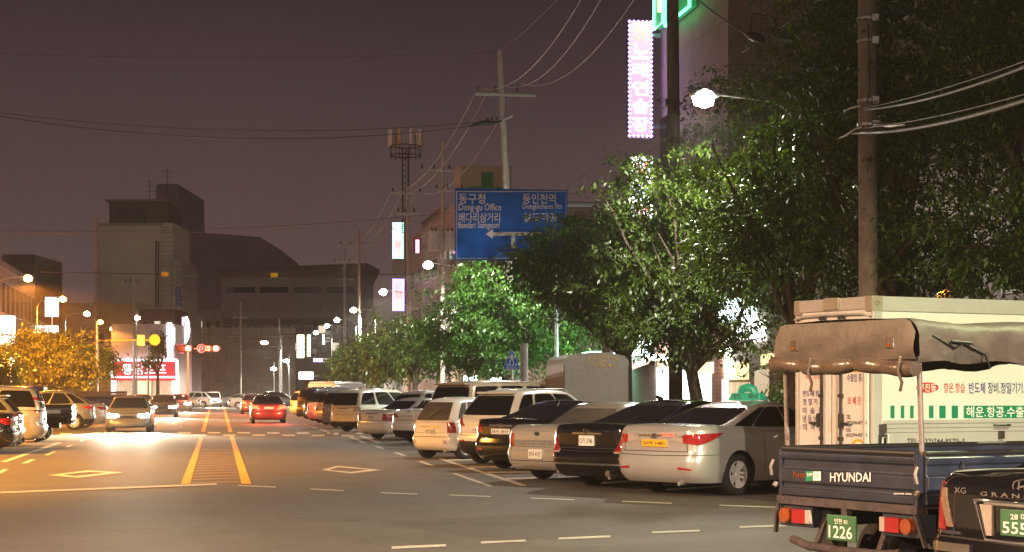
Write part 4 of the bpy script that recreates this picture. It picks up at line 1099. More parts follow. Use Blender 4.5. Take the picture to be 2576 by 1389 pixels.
def gp(mb, pts, m, z=0.005):
    vs = []
    for x, y in pts:
        p = G(x, y); p.z = z; vs.append(p)
    n = Vector((0, 0, 0))
    a = (vs[1] - vs[0]).cross(vs[2] - vs[0])
    mb.add(vs, [tuple(range(len(vs))) if a.z > 0 else tuple(range(len(vs)))[::-1]], m)
def dash(mb, x0, y0, x1, y1, th, m=None): gp(mb, [(x0, y0 - th / 2), (x1, y1 - th / 2), (x1, y1 + th / 2), (x0, y0 + th / 2)], m or M_linew)

q = MB()                                                  # yellow median bars, hatched between
gp(q, [(455, 1218), (478, 1218), (511, 1101), (502, 1101)], M_liney); gp(q, [(608, 1218), (632, 1218), (588, 1097), (577.5, 1097)], M_liney)
gp(q, [(506, 1086), (516, 1086), (531, 1027), (525, 1027)], M_liney); gp(q, [(575, 1087), (584.5, 1087), (567, 1027), (561, 1027)], M_liney)
gp(q, [(527, 1024), (532, 1024), (542, 996), (539.5, 996)], M_liney); gp(q, [(559, 1024), (564.5, 1024), (552.5, 996), (550, 996)], M_liney)
d = 31.4
while d < 64:
    y = HZ + F * EYE / d; f = (y - 1097) / (1218 - 1097); xl = 508 - 33 * f + 2; xr = 578 + 30 * f
    y2 = HZ + F * EYE / (d + 0.10); gp(q, [(xl, y), (xr, y - 4.5 * max(0, f)), (xr, y2 - 4.5 * max(0, f)), (xl, y2)], M_liney); d += 1.22
struct(q.build("median_marking"))
q = MB()
for i in range(-4, 12):
    x = 374 + 74.5 * i + 0.0; y = 1087.5 + max(0, (x - 600)) * 0.006 + max(0, 500 - x) * 0.008
    gp(q, [(x, y), (x + 31, y), (x + 31, y + 3.2), (x, y + 3.2)], M_linew)
    x = 412 + 74.5 * i; gp(q, [(x, y + 6), (x + 32, y + 6), (x + 32, y + 9.4), (x, y + 9.4)], M_linew)
struct(q.build("crossing_marking"))
q = MB()
for a in [(0, 1240, 545, 1218.5, 4), (600, 1222, 695, 1226, 2.4), (780, 1231, 865, 1235, 2.4), (958, 1240.5, 1050, 1244, 2.4), (1130, 1246, 1235, 1250, 2.4), (1335, 1254, 1445, 1258, 2.5), (1565, 1262, 1690, 1267, 2.6), (1810, 1272, 1950, 1277, 2.6),
          (985, 1379, 1122, 1373, 6), (1210, 1366, 1322, 1361, 5), (1405, 1356, 1535, 1350.5, 5), (1640, 1340.5, 1760, 1336, 4.2), (1860, 1327, 1978, 1323, 4)]: dash(q, *a)
struct(q.build("junction_marking"))
q = MB()
def c4(p): return [(817.6 + .2717 * x, 880.5 + .2717 * y) for x, y in p]
def c5(p): return [(1257.9 + .2264 * x, 912 + .2264 * y) for x, y in p]
def cl(p): return [(.2037 * x, 912 + .2037 * y) for x, y in p]
for p in ([(1170, 1145), (1220, 1145), (1560, 1265), (1510, 1265)], [(860, 1032), (900, 1032), (1020, 1075), (975, 1075)], [(628, 950), (670, 950), (760, 980), (715, 980)], [(450, 890), (490, 890), (555, 915), (515, 915)],
          [(1040, 1007), (1085, 1007), (1880, 1258), (1800, 1258)], [(210, 805), (250, 805), (390, 862), (345, 862)], [(310, 795), (350, 795), (530, 862), (480, 862)], [(-60, 735), (-30, 735), (130, 790), (95, 790)], [(-200, 690), (-180, 690), (-60, 730), (-80, 730)]): gp(q, c4(p), M_linew)
for p in ([(1130, 1016), (1440, 1012), (1440, 1022), (1130, 1028)], [(1340, 1078), (1960, 1074), (1960, 1086), (1340, 1092)], [(1500, 1130), (1960, 1124), (1960, 1137), (1500, 1145)], [(1680, 1186), (1960, 1180), (1960, 1194), (1680, 1201)]): gp(q, c4(p), M_linew)
for p in ([(640, 1209), (900, 1205), (900, 1219), (640, 1225)], [(640, 1270), (1340, 1260), (1340, 1275), (640, 1288)], [(1090, 1340), (1750, 1330), (1750, 1345), (1090, 1356)]): gp(q, c5(p), M_linew)
for p in ([(0, 1232), (75, 1232), (770, 992), (690, 992)], [(265, 1248), (335, 1248), (440, 1200), (375, 1200)], [(545, 1147), (600, 1147), (695, 1103), (640, 1103)], [(800, 1045), (850, 1045), (905, 1020), (860, 1020)], [(965, 980), (1010, 980), (1055, 958), (1010, 958)], [(1225, 897), (1290, 897), (1410, 835), (1350, 835)], [(1440, 760), (1480, 760), (1560, 715), (1530, 715)], [(-60, 1370), (20, 1370), (110, 1320), (40, 1320)]): gp(q, cl(p), M_linew)
struct(q.build("parking_marking"))
def diamond(o, i, f):
    q = MB(); o = f(o); i = f(i)
    for k in range(4): gp(q, [o[k], o[(k + 1) % 4], i[(k + 1) % 4], i[k]], M_linew)
    struct(q.build("diamond_marking"))
diamond([(-30, 1113), (110, 1075), (525, 1113), (245, 1145)], [(35, 1113), (120, 1087), (400, 1111), (245, 1131)], c4)
diamond([(330, 862), (600, 828), (850, 842), (540, 880)], [(435, 857), (618, 839), (735, 845), (520, 868)], lambda p: [(.3663 * x, 880.5 + .3663 * y) for x, y in p])

# ================================================================== street lamps (both rows run on out of the picture)
def lampc(side, s, sodium, pw, label, **k): return street_lamp(side, s, sodium, pw, label, **k)
PW = 9000
lampc(-1, -12, True, PW * 3.6, "sodium street lamp on the left kerb behind the viewer", col=(1.0, 0.63, 0.39))
lampc(-1, 15, True, PW * 3.2, "sodium street lamp on the left kerb beside the junction", col=(1.0, 0.58, 0.32))
lampc(-1, 42, True, PW * 5.5, "sodium street lamp over the grey car at the left edge", spot=138)
lampc(-1, 68, True, PW * 4, "sodium street lamp over the silver van on the left", spot=138)
lampc(-1, 94, True, PW * 3.5, "sodium street lamp over the navy tipper truck", spot=140, col=(1.0, 0.30, 0.02))
lampc(-1, 119.6, True, PW * 8, "largest orange street lamp, above the orange-lit tree on the left", col=(1.0, 0.30, 0.02))
lampc(-1, 146, True, PW * 1.5, "second orange street lamp from the left, over the white shop signs", col=(1.0, 0.30, 0.02))
lampc(-1, 173, False, PW * 0.3, "white street lamp between the orange lamps on the left")
lampc(-1, 192.6, True, PW * 0.1, "orange street lamp just right of the white lamp on the left row")
lampc(-1, 214, True, PW * 0.3, "farthest orange street lamp on the left, last of its row")
lampc(1, -13, False, PW * 10.5, "white street lamp on the right kerb behind the viewer", col=(1.0, 0.80, 0.60), spot=170)
lampc(1, 15, False, PW * 0.6, "white street lamp standing right of the parked trucks", col=(0.95, 1.0, 0.52))
lampc(1, 43.7, False, PW * 0.5, "bright white street lamp in front of the purple neon sign, half sunk in the tree", reach=2.4, spot=177)
lampc(1, 74, False, PW * 0.5, "white street lamp hidden behind the blue road sign")
lampc(1, 103.4, False, PW * 1.3, "white street lamp at the left end of the green tree, below the road sign")
lampc(1, 131.8, False, PW * 1.1, "white street lamp beside the pinkish LED sign")
lampc(1, 161, False, PW * 1, "white street lamp left of the dark green tree, third largest")
lampc(1, 183.5, False, PW * 1, "small white street lamp above the far parked vans")
lampc(1, 200, False, PW * 0.7, "smaller white street lamp close beside the one above the far vans")
lampc(1, 223, False, PW * 0.7, "small white street lamp over the yellowish shop signs far down the street")

# far single lamp with its arm towards the left, beyond the junction
def far_lamp(px, py, d, poff, label, pw=500):
    p = P(px, py, d); b = P(px + poff, HZ, d)
    root = thing("street_lamp", label, "street lamp", (b.x, d, 0), 0, "lamps beyond the junction")
    q = MB(); q.tube([(0, 0, 0), (0, 0, p.z + 0.8)], [0.11, 0.07], M_steel, 8); q.build("pole", root)
    q = MB(); dx = p.x - b.x; q.tube([(0, 0, p.z - 2.2 if abs(dx) > 2 else p.z - 0.3), (dx * 0.6, 0, p.z - 0.5), (dx, 0, p.z + 0.1)], 0.04, M_steel, 6); q.build("arm", root)
    q = MB(); q.tube([(dx - 0.35, 0, p.z), (dx, 0, p.z), (dx + 0.35, 0, p.z)], [0.1, 0.2, 0.1], M_lampw, 10); q.build("lens", root)
    lamp_light(root, (dx, 0, p.z - 0.45), (1, 0.88, 0.66), pw)
far_lamp(665, 862, 190, 43, "white lamp with a long slanted arm in front of the far wall", 6000)
far_lamp(720, 908, 215, 8, "small globe lamp in front of the far wall, right of the long-armed lamp", 3500)
far_lamp(688, 928, 225, 1, "low pair of bright globes on a thin pole by the far wall", 800)
far_lamp(343, 800, 178, 1, "white star-bright lamp over the red neon shop", 500)

# ================================================================== trucks and cars
blue_truck(); box_truck(); tarp_truck()
P_silver = paint("paint_silver", (0.50, 0.50, 0.50), rough=0.27, metal=0.45); P_white = paint("paint_white", (0.72, 0.71, 0.68), rough=0.25)
P_black = paint("paint_black", (0.006, 0.006, 0.007), rough=0.12, coat=1.0); P_gsilver = paint("paint_champagne", (0.46, 0.44, 0.41), rough=0.3, metal=0.4)
P_gold = paint("paint_gold", (0.45, 0.36, 0.25), rough=0.3, metal=0.3); P_cream = paint("paint_cream", (0.62, 0.57, 0.46), rough=0.28)
P_grey = paint("paint_grey", (0.20, 0.21, 0.22), rough=0.28, metal=0.5); P_dgrey = paint("paint_dark_grey", (0.05, 0.052, 0.056), rough=0.25, metal=0.3); P_yellow = paint("paint_taxi_yellow", (0.60, 0.48, 0.20), rough=0.3)
PLW = lambda t, s=(0.335, 0.17): (M_plate, M_ink, t, s)
PLL = lambda t: (M_plate, M_ink, t, (0.52, 0.11))
GR = "cars parked at an angle along the right kerb"
def emblem(s, done, z, r=0.055, m=None):
    x = s.pt(1, 0, z).x - 0.012; q = MB()
    n = 18; q.tube([(x, r * 1.35 * math.cos(2 * math.pi * i / n), z + r * 0.75 * math.sin(2 * math.pi * i / n)) for i in range(n + 1)], 0.008, m or M_chrome, 6, cap=False)
    q.bar((x, r * 0.55, z - r * 0.5), (x, r * 0.35, z + r * 0.5), 0.012, 0.012, m or M_chrome); q.bar((x, -r * 0.35, z - r * 0.5), (x, -r * 0.55, z + r * 0.5), 0.012, 0.012, m or M_chrome); q.bar((x, r * 0.45, z - r * 0.1), (x, -r * 0.45, z + r * 0.1), 0.012, 0.012, m or M_chrome)
    done(q, "emblem")
def badge(s, done, txt, sd, y0, z, h, w, m=None, nm="badge"):
    """lettering on the rear face, reading left to right for someone behind the car"""
    q = MB(); ys = sd * y0; x = min(s.pt(1 if sd > 0 else -1, abs(y0), z).x, s.pt(1 if sd > 0 else -1, abs(y0) + 0.0, z + h).x) - 0.010
    q.text(txt, (x, ys, z), (0, -w, 0), (0, 0, h), m or M_chrome); done(q, nm)
def reflectors(s, done, z, a0, a1, h=0.04):
    for sd in (1, -1):
        q = MB(); s.patch(q, sd, [(a0, z), (a1, z - 0.012), (a1, z + h * 0.3), (a0, z + h)], M_red, off=0.006, nu=5, nw=1); done(q, "reflector")

def taxi_extra(s, root, done):
    emblem(s, done, 0.925, 0.045); reflectors(s, done, 0.42, 0.50, 0.74)
    q = MB(); rf = s.cabpt(1, 4.99, 1.0); xc = 2.35; z = s.H + 0.005
    q.add([(xc - .09, -.33, z), (xc + .09, -.33, z), (xc + .09, .33, z), (xc - .09, .33, z), (xc - .07, -.29, z + .12), (xc + .07, -.29, z + .12), (xc + .07, .29, z + .12), (xc - .07, .29, z + .12)],
          [(0, 1, 5, 4), (1, 2, 6, 5), (2, 3, 7, 6), (3, 0, 4, 7), (4, 5, 6, 7)], mat("taxi_sign_green", (0.02, 0.26, 0.17), rough=0.35, var=0.05, emit=(0.02, 0.35, 0.22), estr=0.35))
    q.tube([(xc, .16, z + .10), (xc, .12, z + .18), (xc, 0, z + .21), (xc, -.12, z + .18), (xc, -.16, z + .10)], [0.05, 0.065, 0.07, 0.065, 0.05], MATS["taxi_sign_green"], 10)
    o = done(q, "roof_sign", bevel=0.015)
    q = MB(); q.text("개인", (xc - .0885, .27, z + .02), (0.0, -.18, 0), (0.012, 0, .085), M_ink); q.text("택시", (xc - .0885, -.08, z + .02), (0.0, -.18, 0), (0.012, 0, .085), M_ink)
    q.v = [Matrix.Translation((-s.L / 2, 0, 0)) @ Vector(p) for p in q.v]; o2 = q.build("sign_lettering", o)
    badge(s, done, "SONATA", 1, 0.62, 0.905, 0.022, 0.14); badge(s, done, "Y20", -1, 0.44, 0.905, 0.022, 0.12)
    q = MB(); x = s.pt(-1, 0.2, 0.95).x - 0.008
    q.boxb(x - 0.004, x + 0.004, -0.42, -0.12, 0.915, 0.975, mat("decal_pink", (0.62, 0.30, 0.27), var=0.1, scale=30)); q.text("032)577-6481", (x - 0.006, -0.15, 0.93), (0, -0.24, 0), (0, 0, 0.03), M_inkr); done(q, "call_decal")
    q = MB(); x = s.pt(1, 0.35, 0.93).x - 0.008; q.text("779-6481", (x, 0.40, 0.93), (0, -0.18, 0), (0, 0, 0.028), M_steel); done(q, "number_decal")
    for sd in (1, -1):
        q = MB(); q.boxb(1.36, 1.375, sd * 0.78 - 0.11, sd * 0.78 + 0.11, 0.16, 0.45, M_rubber); done(q, "mud_flap")
SON_L = [([(.34, .862), (.58, .825), (.58, .945), (.34, .895)], M_clear), ([(.58, .825), (.84, .79), (.86, .965), (.58, .945)], M_red), ([(.84, .79), (1.36, .955), (1.38, .975), (.86, .965)], M_red)]
make_car("parked_car", "silver taxi sedan with a green roof sign and yellow plate, beside the box truck", "car", 'sedan', G(1655, 1236), R(44), P_silver, GR, SON_L,
         plate=(M_platey, M_ink, "30아 1481", (0.50, 0.11)), spokes=5, plate_z=0.815, extra=taxi_extra, glass=M_glass,
         over=dict(deck=[(0, 1.03), (0.08, 1.075), (0.3, 1.09), (0.95, 1.075), (1.6, 1.045), (3.3, 0.99), (3.7, 0.94), (4.5, 0.78), (4.8, 0.58)], cab=dict(r0=0.60, r1=1.80)))
def blk_extra(s, root, done):
    emblem(s, done, 0.955, 0.05); badge(s, done, "V6", -1, 0.40, 0.94, 0.03, 0.09)
    q = MB(); q.tube([(1.95, 0, 1.475), (1.83, 0, 1.53), (1.80, 0, 1.535)], [0.05, 0.025, 0.012], M_black, 8); done(q, "roof_antenna")
    q = MB()
    for sd in (1, -1): s.patch(q, sd, [(0.0, 0.40), (0.75, 0.40), (0.75, 0.43), (0.0, 0.43)], M_chrome, off=0.008, nu=10, nw=1)
    done(q, "bumper_strip")
    q = MB(); q.tube([(-0.02, -.52, .27), (0.2, -.52, .27)], 0.055, M_chrome, 12); done(q, "exhaust_pipe")
make_car("parked_car", "black luxury sedan with large red corner tail lights, left of the silver taxi", "car", 'sedan', G(1491, 1220), R(45), P_black, GR,
         [([(.62, .62), (1.02, .62), (1.30, .93), (.78, .93)], M_red), ([(.62, .60), (1.0, .60), (1.01, .66), (.62, .66)], M_clear)], plate=PLW("12가 3746"), plate_z=0.80, extra=blk_extra, spokes=9, trim='chrome',
         over=dict(L=5.0, W=1.88, H=1.48, deck=[(0, 1.02), (0.08, 1.06), (0.3, 1.07), (1.0, 1.06), (1.6, 1.03), (3.4, 0.99), (3.8, 0.95), (4.6, 0.80), (5.0, 0.58)], ax_r=1.08, ax_f=3.98, cab=dict(r0=0.72, r1=1.9, f1=2.95, f0=3.9)))
def ef_extra(s, root, done):
    emblem(s, done, 0.86, 0.04, M_dark)
    q = MB()
    for sd in (1, -1): s.patch(q, sd, [(0.0, 0.655), (0.60, 0.655), (0.60, 0.745), (0.0, 0.745)], mat("garnish", (0.20, 0.20, 0.20), rough=0.4), off=0.006, nu=10, nw=1)
    done(q, "rear_garnish")
    badge(s, done, "S O N A T A", 1, 0.26, 0.675, 0.05, 0.52, M_steel)
make_car("parked_car", "silver older sedan with a low bumper number plate, between two black sedans", "car", 'oldsedan', G(1366, 1204), R(46), P_gsilver, GR,
         [([(.60, .64), (.98, .64), (.98, .86), (.62, .86)], M_red), ([(.60, .62), (.98, .62), (.98, .70), (.60, .70)], M_amber)], plate=PLW("29나 4127"), plate_z=0.50, extra=ef_extra, glass=M_glass2, spokes=8, trim=None)
def av_extra(s, root, done):
    emblem(s, done, 0.93, 0.045); reflectors(s, done, 0.42, 0.52, 0.72)
    q = MB(); q.tube([(1.8, 0, 1.42), (1.72, 0, 1.50)], [0.03, 0.012], M_black, 8); done(q, "roof_antenna")
make_car("parked_car", "black compact sedan with a white number plate, right of the white crossover", "car", 'sedan', G(1268, 1178), R(47), P_black, GR,
         [([(.50, .80), (.86, .76), (1.15, .92), (.62, .93)], M_red)], plate=PLL("55수 2819"), plate_z=0.80, extra=av_extra,
         over=dict(L=4.53, W=1.775, H=1.435, ax_r=0.95, ax_f=3.65, deck=[(0, 1.0), (0.08, 1.04), (0.3, 1.05), (0.9, 1.04), (1.5, 1.01), (3.1, 0.97), (3.5, 0.92), (4.2, 0.77), (4.53, 0.56)], cab=dict(r0=0.58, r1=1.65, f1=2.55, f0=3.5)))
def suv_extra(s, root, done):
    emblem(s, done, 0.98, 0.05); reflectors(s, done, 0.52, 0.50, 0.72)
    for sd in (1, -1):
        q = MB(); q.tube([(1.0, sd * 0.55, 1.60), (1.12, sd * 0.55, 1.665), (2.1, sd * 0.55, 1.675), (2.25, sd * 0.55, 1.61)], 0.016, M_steel, 6); done(q, "roof_rail")
make_car("parked_car", "white crossover with roof rails and black lower bumper, right of the small white hatchback", "car", 'suv', G(1212, 1166), R(47), P_white, GR,
         [([(.55, .86), (.95, .84), (1.12, 1.02), (.70, 1.04)], M_red)], plate=PLL("14도 7730"), plate_z=0.78, low=(M_black, 0.52), extra=suv_extra, spoiler=True)
def mat_extra(s, root, done):
    q = MB(); p = s.cabpt(1, 0.0, 0.16); q.bar((p.x - 0.02, 0.05, p.z), (p.x + 0.06, -0.28, p.z + 0.20), 0.02, 0.015, M_black); done(q, "rear_wiper")
    for sd in (1, -1):
        q = MB(); a = 0.52; p = s.pt(sd, a, 0.42); q.cyl((p.x - 0.012, p.y, p.z), (p.x + 0.03, p.y, p.z), 0.045, M_clear, n=16); done(q, "reflector")
RND = lambda a, z, r, m: ([(a - r, z - r), (a + r, z - r), (a + r * 0.8, z + r * 1.15), (a - r * 0.8, z + r * 1.15)], m)
make_car("parked_car", "small white hatchback with round red tail lights, lit cabin behind its rear glass", "car", 'hatch', G(1076, 1152), R(46), P_white, GR,
         [RND(.68, .75, .115, M_red), RND(.67, .75, .05, M_amber)], plate=PLW("47로 5018"), plate_z=0.66, extra=mat_extra, spokes=0, glass=M_glass2, rearwin=(0.04, 0.88), trim='chrome')
make_car("parked_van", "tall gold people carrier with a big dark rear window, behind the small white hatchback", "van", 'van', G(1133, 1131), R(46), P_gold, GR,
         [([(.74, .95), (1.0, .95), (1.0, 1.30), (.80, 1.30)], M_red)], plate=PLL("70마 3325"), plate_z=0.75, spoiler=True)
make_car("parked_car", "white sedan with thin red tail lights, left of the small white hatchback", "car", 'sedan', G(1039, 1114), R(47), P_white, GR,
         [([(.44, .82), (.85, .80), (1.08, .93), (.56, .93)], M_red)], plate=PLL("35하 6142"), plate_z=0.86, low=(M_black, 0.45), detail=1, extra=lambda s, r, d: emblem(s, d, 0.99, 0.04), trim=None)
make_car("parked_car", "white sedan with upright red tail lights, third car left of the small white hatchback", "car", 'oldsedan', G(950, 1104), R(46), P_white, GR,
         [([(.52, .66), (.90, .62), (.98, .86), (.62, .88)], M_red)], plate=PLW("38로 2946", (0.335, 0.155)), plate_z=0.76, detail=1, spokes=0)
make_car("parked_car", "white tall estate with dark glass behind the two white sedans", "car", 'suv', G(1012, 1096), R(47), P_white, GR, [([(.62, .88), (.95, .86), (1.0, 1.04), (.72, 1.05)], M_red)], plate=PLL("61다 9031"), detail=1)
make_car("parked_car", "cream people carrier with a wide rear window, leftmost of the bright cars parked right", "car", 'minivan', G(873, 1085), R(47), P_cream, GR,
         [([(.66, .84), (.95, .84), (.95, 1.02), (.74, 1.02)], M_clear)], plate=PLL("18마 9277"), plate_z=0.82, low=(M_black, 0.42), detail=1)
FARR = [("silver", 'minivan', 82, P_gsilver, "silver people carrier just left of the cream one, far along the right kerb", "car"), ("green", 'suv', 89, P_cream, "pale estate car half hidden left of the silver people carrier", "car"), ("w", 'sedan', 95, P_white, "white sedan far along the right kerb beside a dark estate", "car"),
        ("d", 'suv', 101, P_dgrey, "dark estate car far along the right kerb", "car"), ("v", 'van', 108, P_dgrey, "dark van with a bright tail lamp at the far end of the right row", "van"), ("w2", 'minivan', 118, P_white, "white people carrier at the far end beside the dark van", "car")]
for nm, kd, sdist, pm, lb, cat in FARR:
    p = RD(5.35, sdist); make_car("parked_" + ("van" if cat == "van" else "car"), lb, cat, kd, p, R(48), pm, GR, detail=0, plate=(M_plate, M_ink, None, (0.5, 0.11)), spokes=0)
def gr_extra(s, root, done):
    emblem(s, done, 1.0, 0.06); badge(s, done, "XG", 1, 0.62, 0.93, 0.04, 0.11)
    badge(s, done, "G R A N D E U R", 1, 0.36, 0.925, 0.028, 0.72)
    q = MB(); x = s.pt(1, 0.2, 0.78).x - 0.006
    pts = [(0.40, 0.90), (0.30, 0.64), (-0.30, 0.64), (-0.40, 0.90)]
    q.tube([(x - 0.012, y, z) for y, z in pts + pts[:1]], 0.014, M_chrome, 8, cap=False); done(q, "plate_surround")
    for sd in (1, -1):
        q = MB(); q.prism([(sd * 0.36, 0.87), (sd * 0.25, 0.87), (sd * 0.25, 0.67), (sd * 0.30, 0.67)], x - 0.012, x + 0.01, M_clear, Matrix(((0, 0, 1, 0), (1, 0, 0, 0), (0, 1, 0, 0), (0, 0, 0, 1)))); done(q, "reversing_light")
        q = MB(); s.patch(q, sd, [(.42, .54), (1.2, .54), (1.2, .60), (.42, .60)], M_chrome, off=0.012, nu=12, nw=2); done(q, "bumper_strip", sharp=40)
        q = MB(); s.patch(q, sd, [(.56, .655), (1.02, .655), (1.02, .675), (.56, .675)], M_chrome, off=0.014, nu=8, nw=1); done(q, "chrome_strip", sharp=40)
M_reflect = mat('lens_bronze', (0.22, 0.15, 0.11), rough=0.15, coat=1.0, var=0.2, scale=30)
hd = R(29); cgr = P(2555, HZ, 11.35); c_, s_ = math.cos(hd), math.sin(hd)
gpos = Vector((cgr.x, cgr.y, 0)) + Vector((c_, s_, 0)) * 1.08 + Vector((-s_, c_, 0)) * (1.83 / 2 - 0.13)
make_car("parked_car", "glossy black saloon with a green number plate, cut off at the bottom right corner", "car", 'sedan', gpos, hd, P_black, GR,
         [([(.72, .68), (1.0, .68), (1.14, 1.0), (.82, 1.0)], M_red), ([(.64, .70), (.715, .70), (.815, .96), (.75, .96)], M_reflect)], plate=(M_plateg, M_inkw, ["28 마", "5553"], (0.335, 0.17)), plate_z=0.765, extra=gr_extra, trim='chrome',
         over=dict(rc=(0.25, 0.18), L=4.87, W=1.83, H=1.50, ax_r=1.08, ax_f=3.83, deck=[(0, 1.02), (0.10, 1.06), (0.3, 1.075), (1.0, 1.075), (1.6, 1.04), (3.3, 1.0), (3.7, 0.95), (4.5, 0.8), (4.87, 0.6)], cab=dict(r0=0.70, r1=1.65)))

# left row
GL = "vehicles parked along the left kerb"; H180 = R(180)
LSUV = [([(.50, .90), (.95, .88), (1.30, 1.02), (.66, 1.03)], M_red)]
make_car("parked_car", "dark sedan cut off by the lower left edge of the photo", "car", 'sedan', G(-66, 1144), R(190), P_black, GL, [([(.50, .78), (.95, .76), (1.25, .93), (.60, .93)], M_red)], plate=PLL("22버 1003"), spokes=8, over=dict(H=1.42))
make_car("parked_car", "grey crossover with a pointed red tail light, in front of the silver van", "car", 'suv', G(-30, 1137), R(190), P_grey, GL, LSUV, plate=PLL("40누 8812"), spoiler=True, spokes=8, over=dict(H=1.60))
make_car("parked_van", "silver van with dark side glass on the left, tallest of the left row", "van", 'van', G(26, 1124), R(190), P_silver, GL, [([(.80, .90), (1.02, .90), (1.02, 1.45), (.86, 1.45)], M_red), ([(.80, .86), (1.02, .86), (1.02, 1.02), (.80, 1.02)], M_clear)], plate=PLL("71다 5520"), spokes=8, over=dict(H=1.80, W=1.86))
p = G(122.7, 1109.5); lt = flatbed("pickup_truck", "blue flatbed truck with a white sticker on its side gate, beside the silver van", "truck", (p.x + 0.7, p.y + 0.42, 0), R(190), M_bluetruck, axle=1.05, group=GL, spokes=8, wr=0.33, z0=0.80)
q = MB(); q.boxb(0.35, 0.95, 0.852, 0.858, 0.91, 1.03, M_plate); q.build("sticker", lt)
make_car("parked_car", "dark silver crossover with a sweeping roof beyond the blue flatbed truck", "car", 'suv', G(186, 1082), R(190), P_grey, GL, LSUV, plate=PLL("33거 6718"), detail=1, low=(M_black, 0.5), over=dict(cab=dict(r1=0.95)))
make_car("parked_car", "silver sedan squeezed between the dark silver crossover and the navy tipper", "car", 'sedan', G(212, 1076.5), R(190), P_silver, GL, [([(.55, .82), (.95, .80), (1.3, .95), (.60, .95)], M_red)], plate=PLL("52오 4470"), detail=1)
p = G(286, 1065.6); lt = flatbed("tipper_truck", "navy tipper truck with tan boards round its bed, at the end of the left row", "truck", (p.x + 0.6, p.y + 0.55, 0), R(190), M_navy, L=4.0, W=1.9, z0=0.95, h=0.38, boards=0.30, axle=1.0, group=GL, spokes=8, wr=0.40, detail=1)
for px, py, lb in ((362, 1034, "pale yellow taxi facing the camera below the red neon shop"), (321, 1038, "orange-lit sedan half hidden left of the pale yellow taxi")):
    p = G(px, py); make_car("parked_car", lb, "car", 'sedan', p + Vector((0.5, 0, 0)), R(-72), P_yellow, "cars at the far end of the left kerb", detail=0, front=True, spokes=0)

# traffic in the road, as it stood for one moment
def headlights(root, x, power=2600):
    for y in (0.62, -0.62):
        l = bpy.data.lights.new("headlight_beam", 'SPOT'); l.energy = power; l.color = (1, 0.88, 0.66); l.spot_size = R(75); l.spot_blend = 0.8; l.shadow_soft_size = 0.08
        o = bpy.data.objects.new("headlight_beam", l); COL.objects.link(o); o.parent = root; o.location = (x + 0.10, y, 0.70); o.rotation_euler = (0, R(-80), 0)
TR = "oncoming cars with their headlights on"
for s_, l_, pw, kd, pm, lb in ((76, -2.7, 9000, 'sedan', P_grey, "nearest oncoming car with glaring headlights in the left lane"), (118, -2.6, 7000, 'sedan', P_dgrey, "second oncoming car, close behind the nearest in the left lane"),
                               (150, -2.2, 6000, 'sedan', P_grey, "third oncoming car with bright headlights, small in the left lane"), (195, 0.4, 6000, 'suv', P_white, "farthest oncoming car, a glare on the centre of the street")):
    p = RD(l_, s_); r = make_car("oncoming_car", lb, "car", kd, p, RDA + R(270), pm, TR, detail=0, front=True, lit=True, plate=None, spokes=8)
    headlights(r, TYPES[kd]['L'] / 2, pw)
TL = [([(.52, .76), (.98, .76), (.98, .92), (.56, .92)], M_redlit)]
for s_, lb in ((93, "dark car driving away with lit red tail lights in the right lane"), (132, "farther car driving away with red tail lights near the junction")):
    p = RD(2.6 - 0.78, s_); r = make_car("departing_car", lb, "car", 'sedan', p, RDA + R(90), P_dgrey, "cars driving away with lit tail lights", TL, detail=0, spokes=8, plate=(M_plate, M_ink, None, (0.5, 0.11)))
    for y in (0.6, -0.6):
        l = bpy.data.lights.new("tail_glow", 'POINT'); l.energy = 320; l.color = (1, 0.05, 0.02); l.shadow_soft_size = 0.06
        o = bpy.data.objects.new("tail_glow", l); COL.objects.link(o); o.parent = r; o.location = (-2.9, y, 0.62)
for px, d, hd, kd, pm, lb in ((600, 176, 8, 'sedan', P_white, "white sedan crossing the far junction from the right"), (640, 182, 5, 'sedan', P_silver, "silver sedan behind the white one at the far junction"), (672, 176, 10, 'suv', P_dgrey, "dark estate car at the far junction near the white camper"),
                              (575, 190, 12, 'sedan', P_grey, "grey sedan waiting in the middle of the far junction"), (478, 172, 190, 'sedan', P_silver, "silver sedan crossing the far junction on the left"), (510, 184, 185, 'suv', P_white, "white estate car crossing the far junction on the left")):
    make_car("crossing_car", lb, "car", kd, P(px, HZ, d).xy.to_3d(), R(hd), pm, "cars at the far junction", detail=0, front=True, spokes=0)
# white camper / box van at the far right
p = RD(6.8, 118); lt = thing("camper_van", "tall white camper van with small windows at the far end of the right row", "van", p, RDA + R(60))
q = MB(); q.boxb(0, 4.6, -1.05, 1.05, 0.45, 2.15, P_white); q.prism([(-1.05, 2.15), (1.05, 2.15), (0.85, 2.3), (-0.85, 2.3)], 0, 4.2, P_white, Matrix(((0, 0, 1, 0), (1, 0, 0, 0), (0, 1, 0, 0), (0, 0, 0, 1)))); q.boxb(4.6, 5.7, -0.95, 0.95, 0.45, 1.3, P_white); q.build("body", lt, bevel=0.06)
for y in (0.45, -0.45):
    q = MB(); q.boxb(-0.02, 0.01, y - 0.25, y + 0.25, 1.45, 1.95, M_glass2); q.build("rear_window", lt)
    q = MB(); q.boxb(-0.03, 0.01, y * 2 - 0.06, y * 2 + 0.06, 0.6, 0.9, M_red); q.build("tail_light", lt)
put_wheels(lt, 0, [(1.0, 0.9), (1.0, -0.9), (4.6, 0.9), (4.6, -0.9)], 0.34, 0)
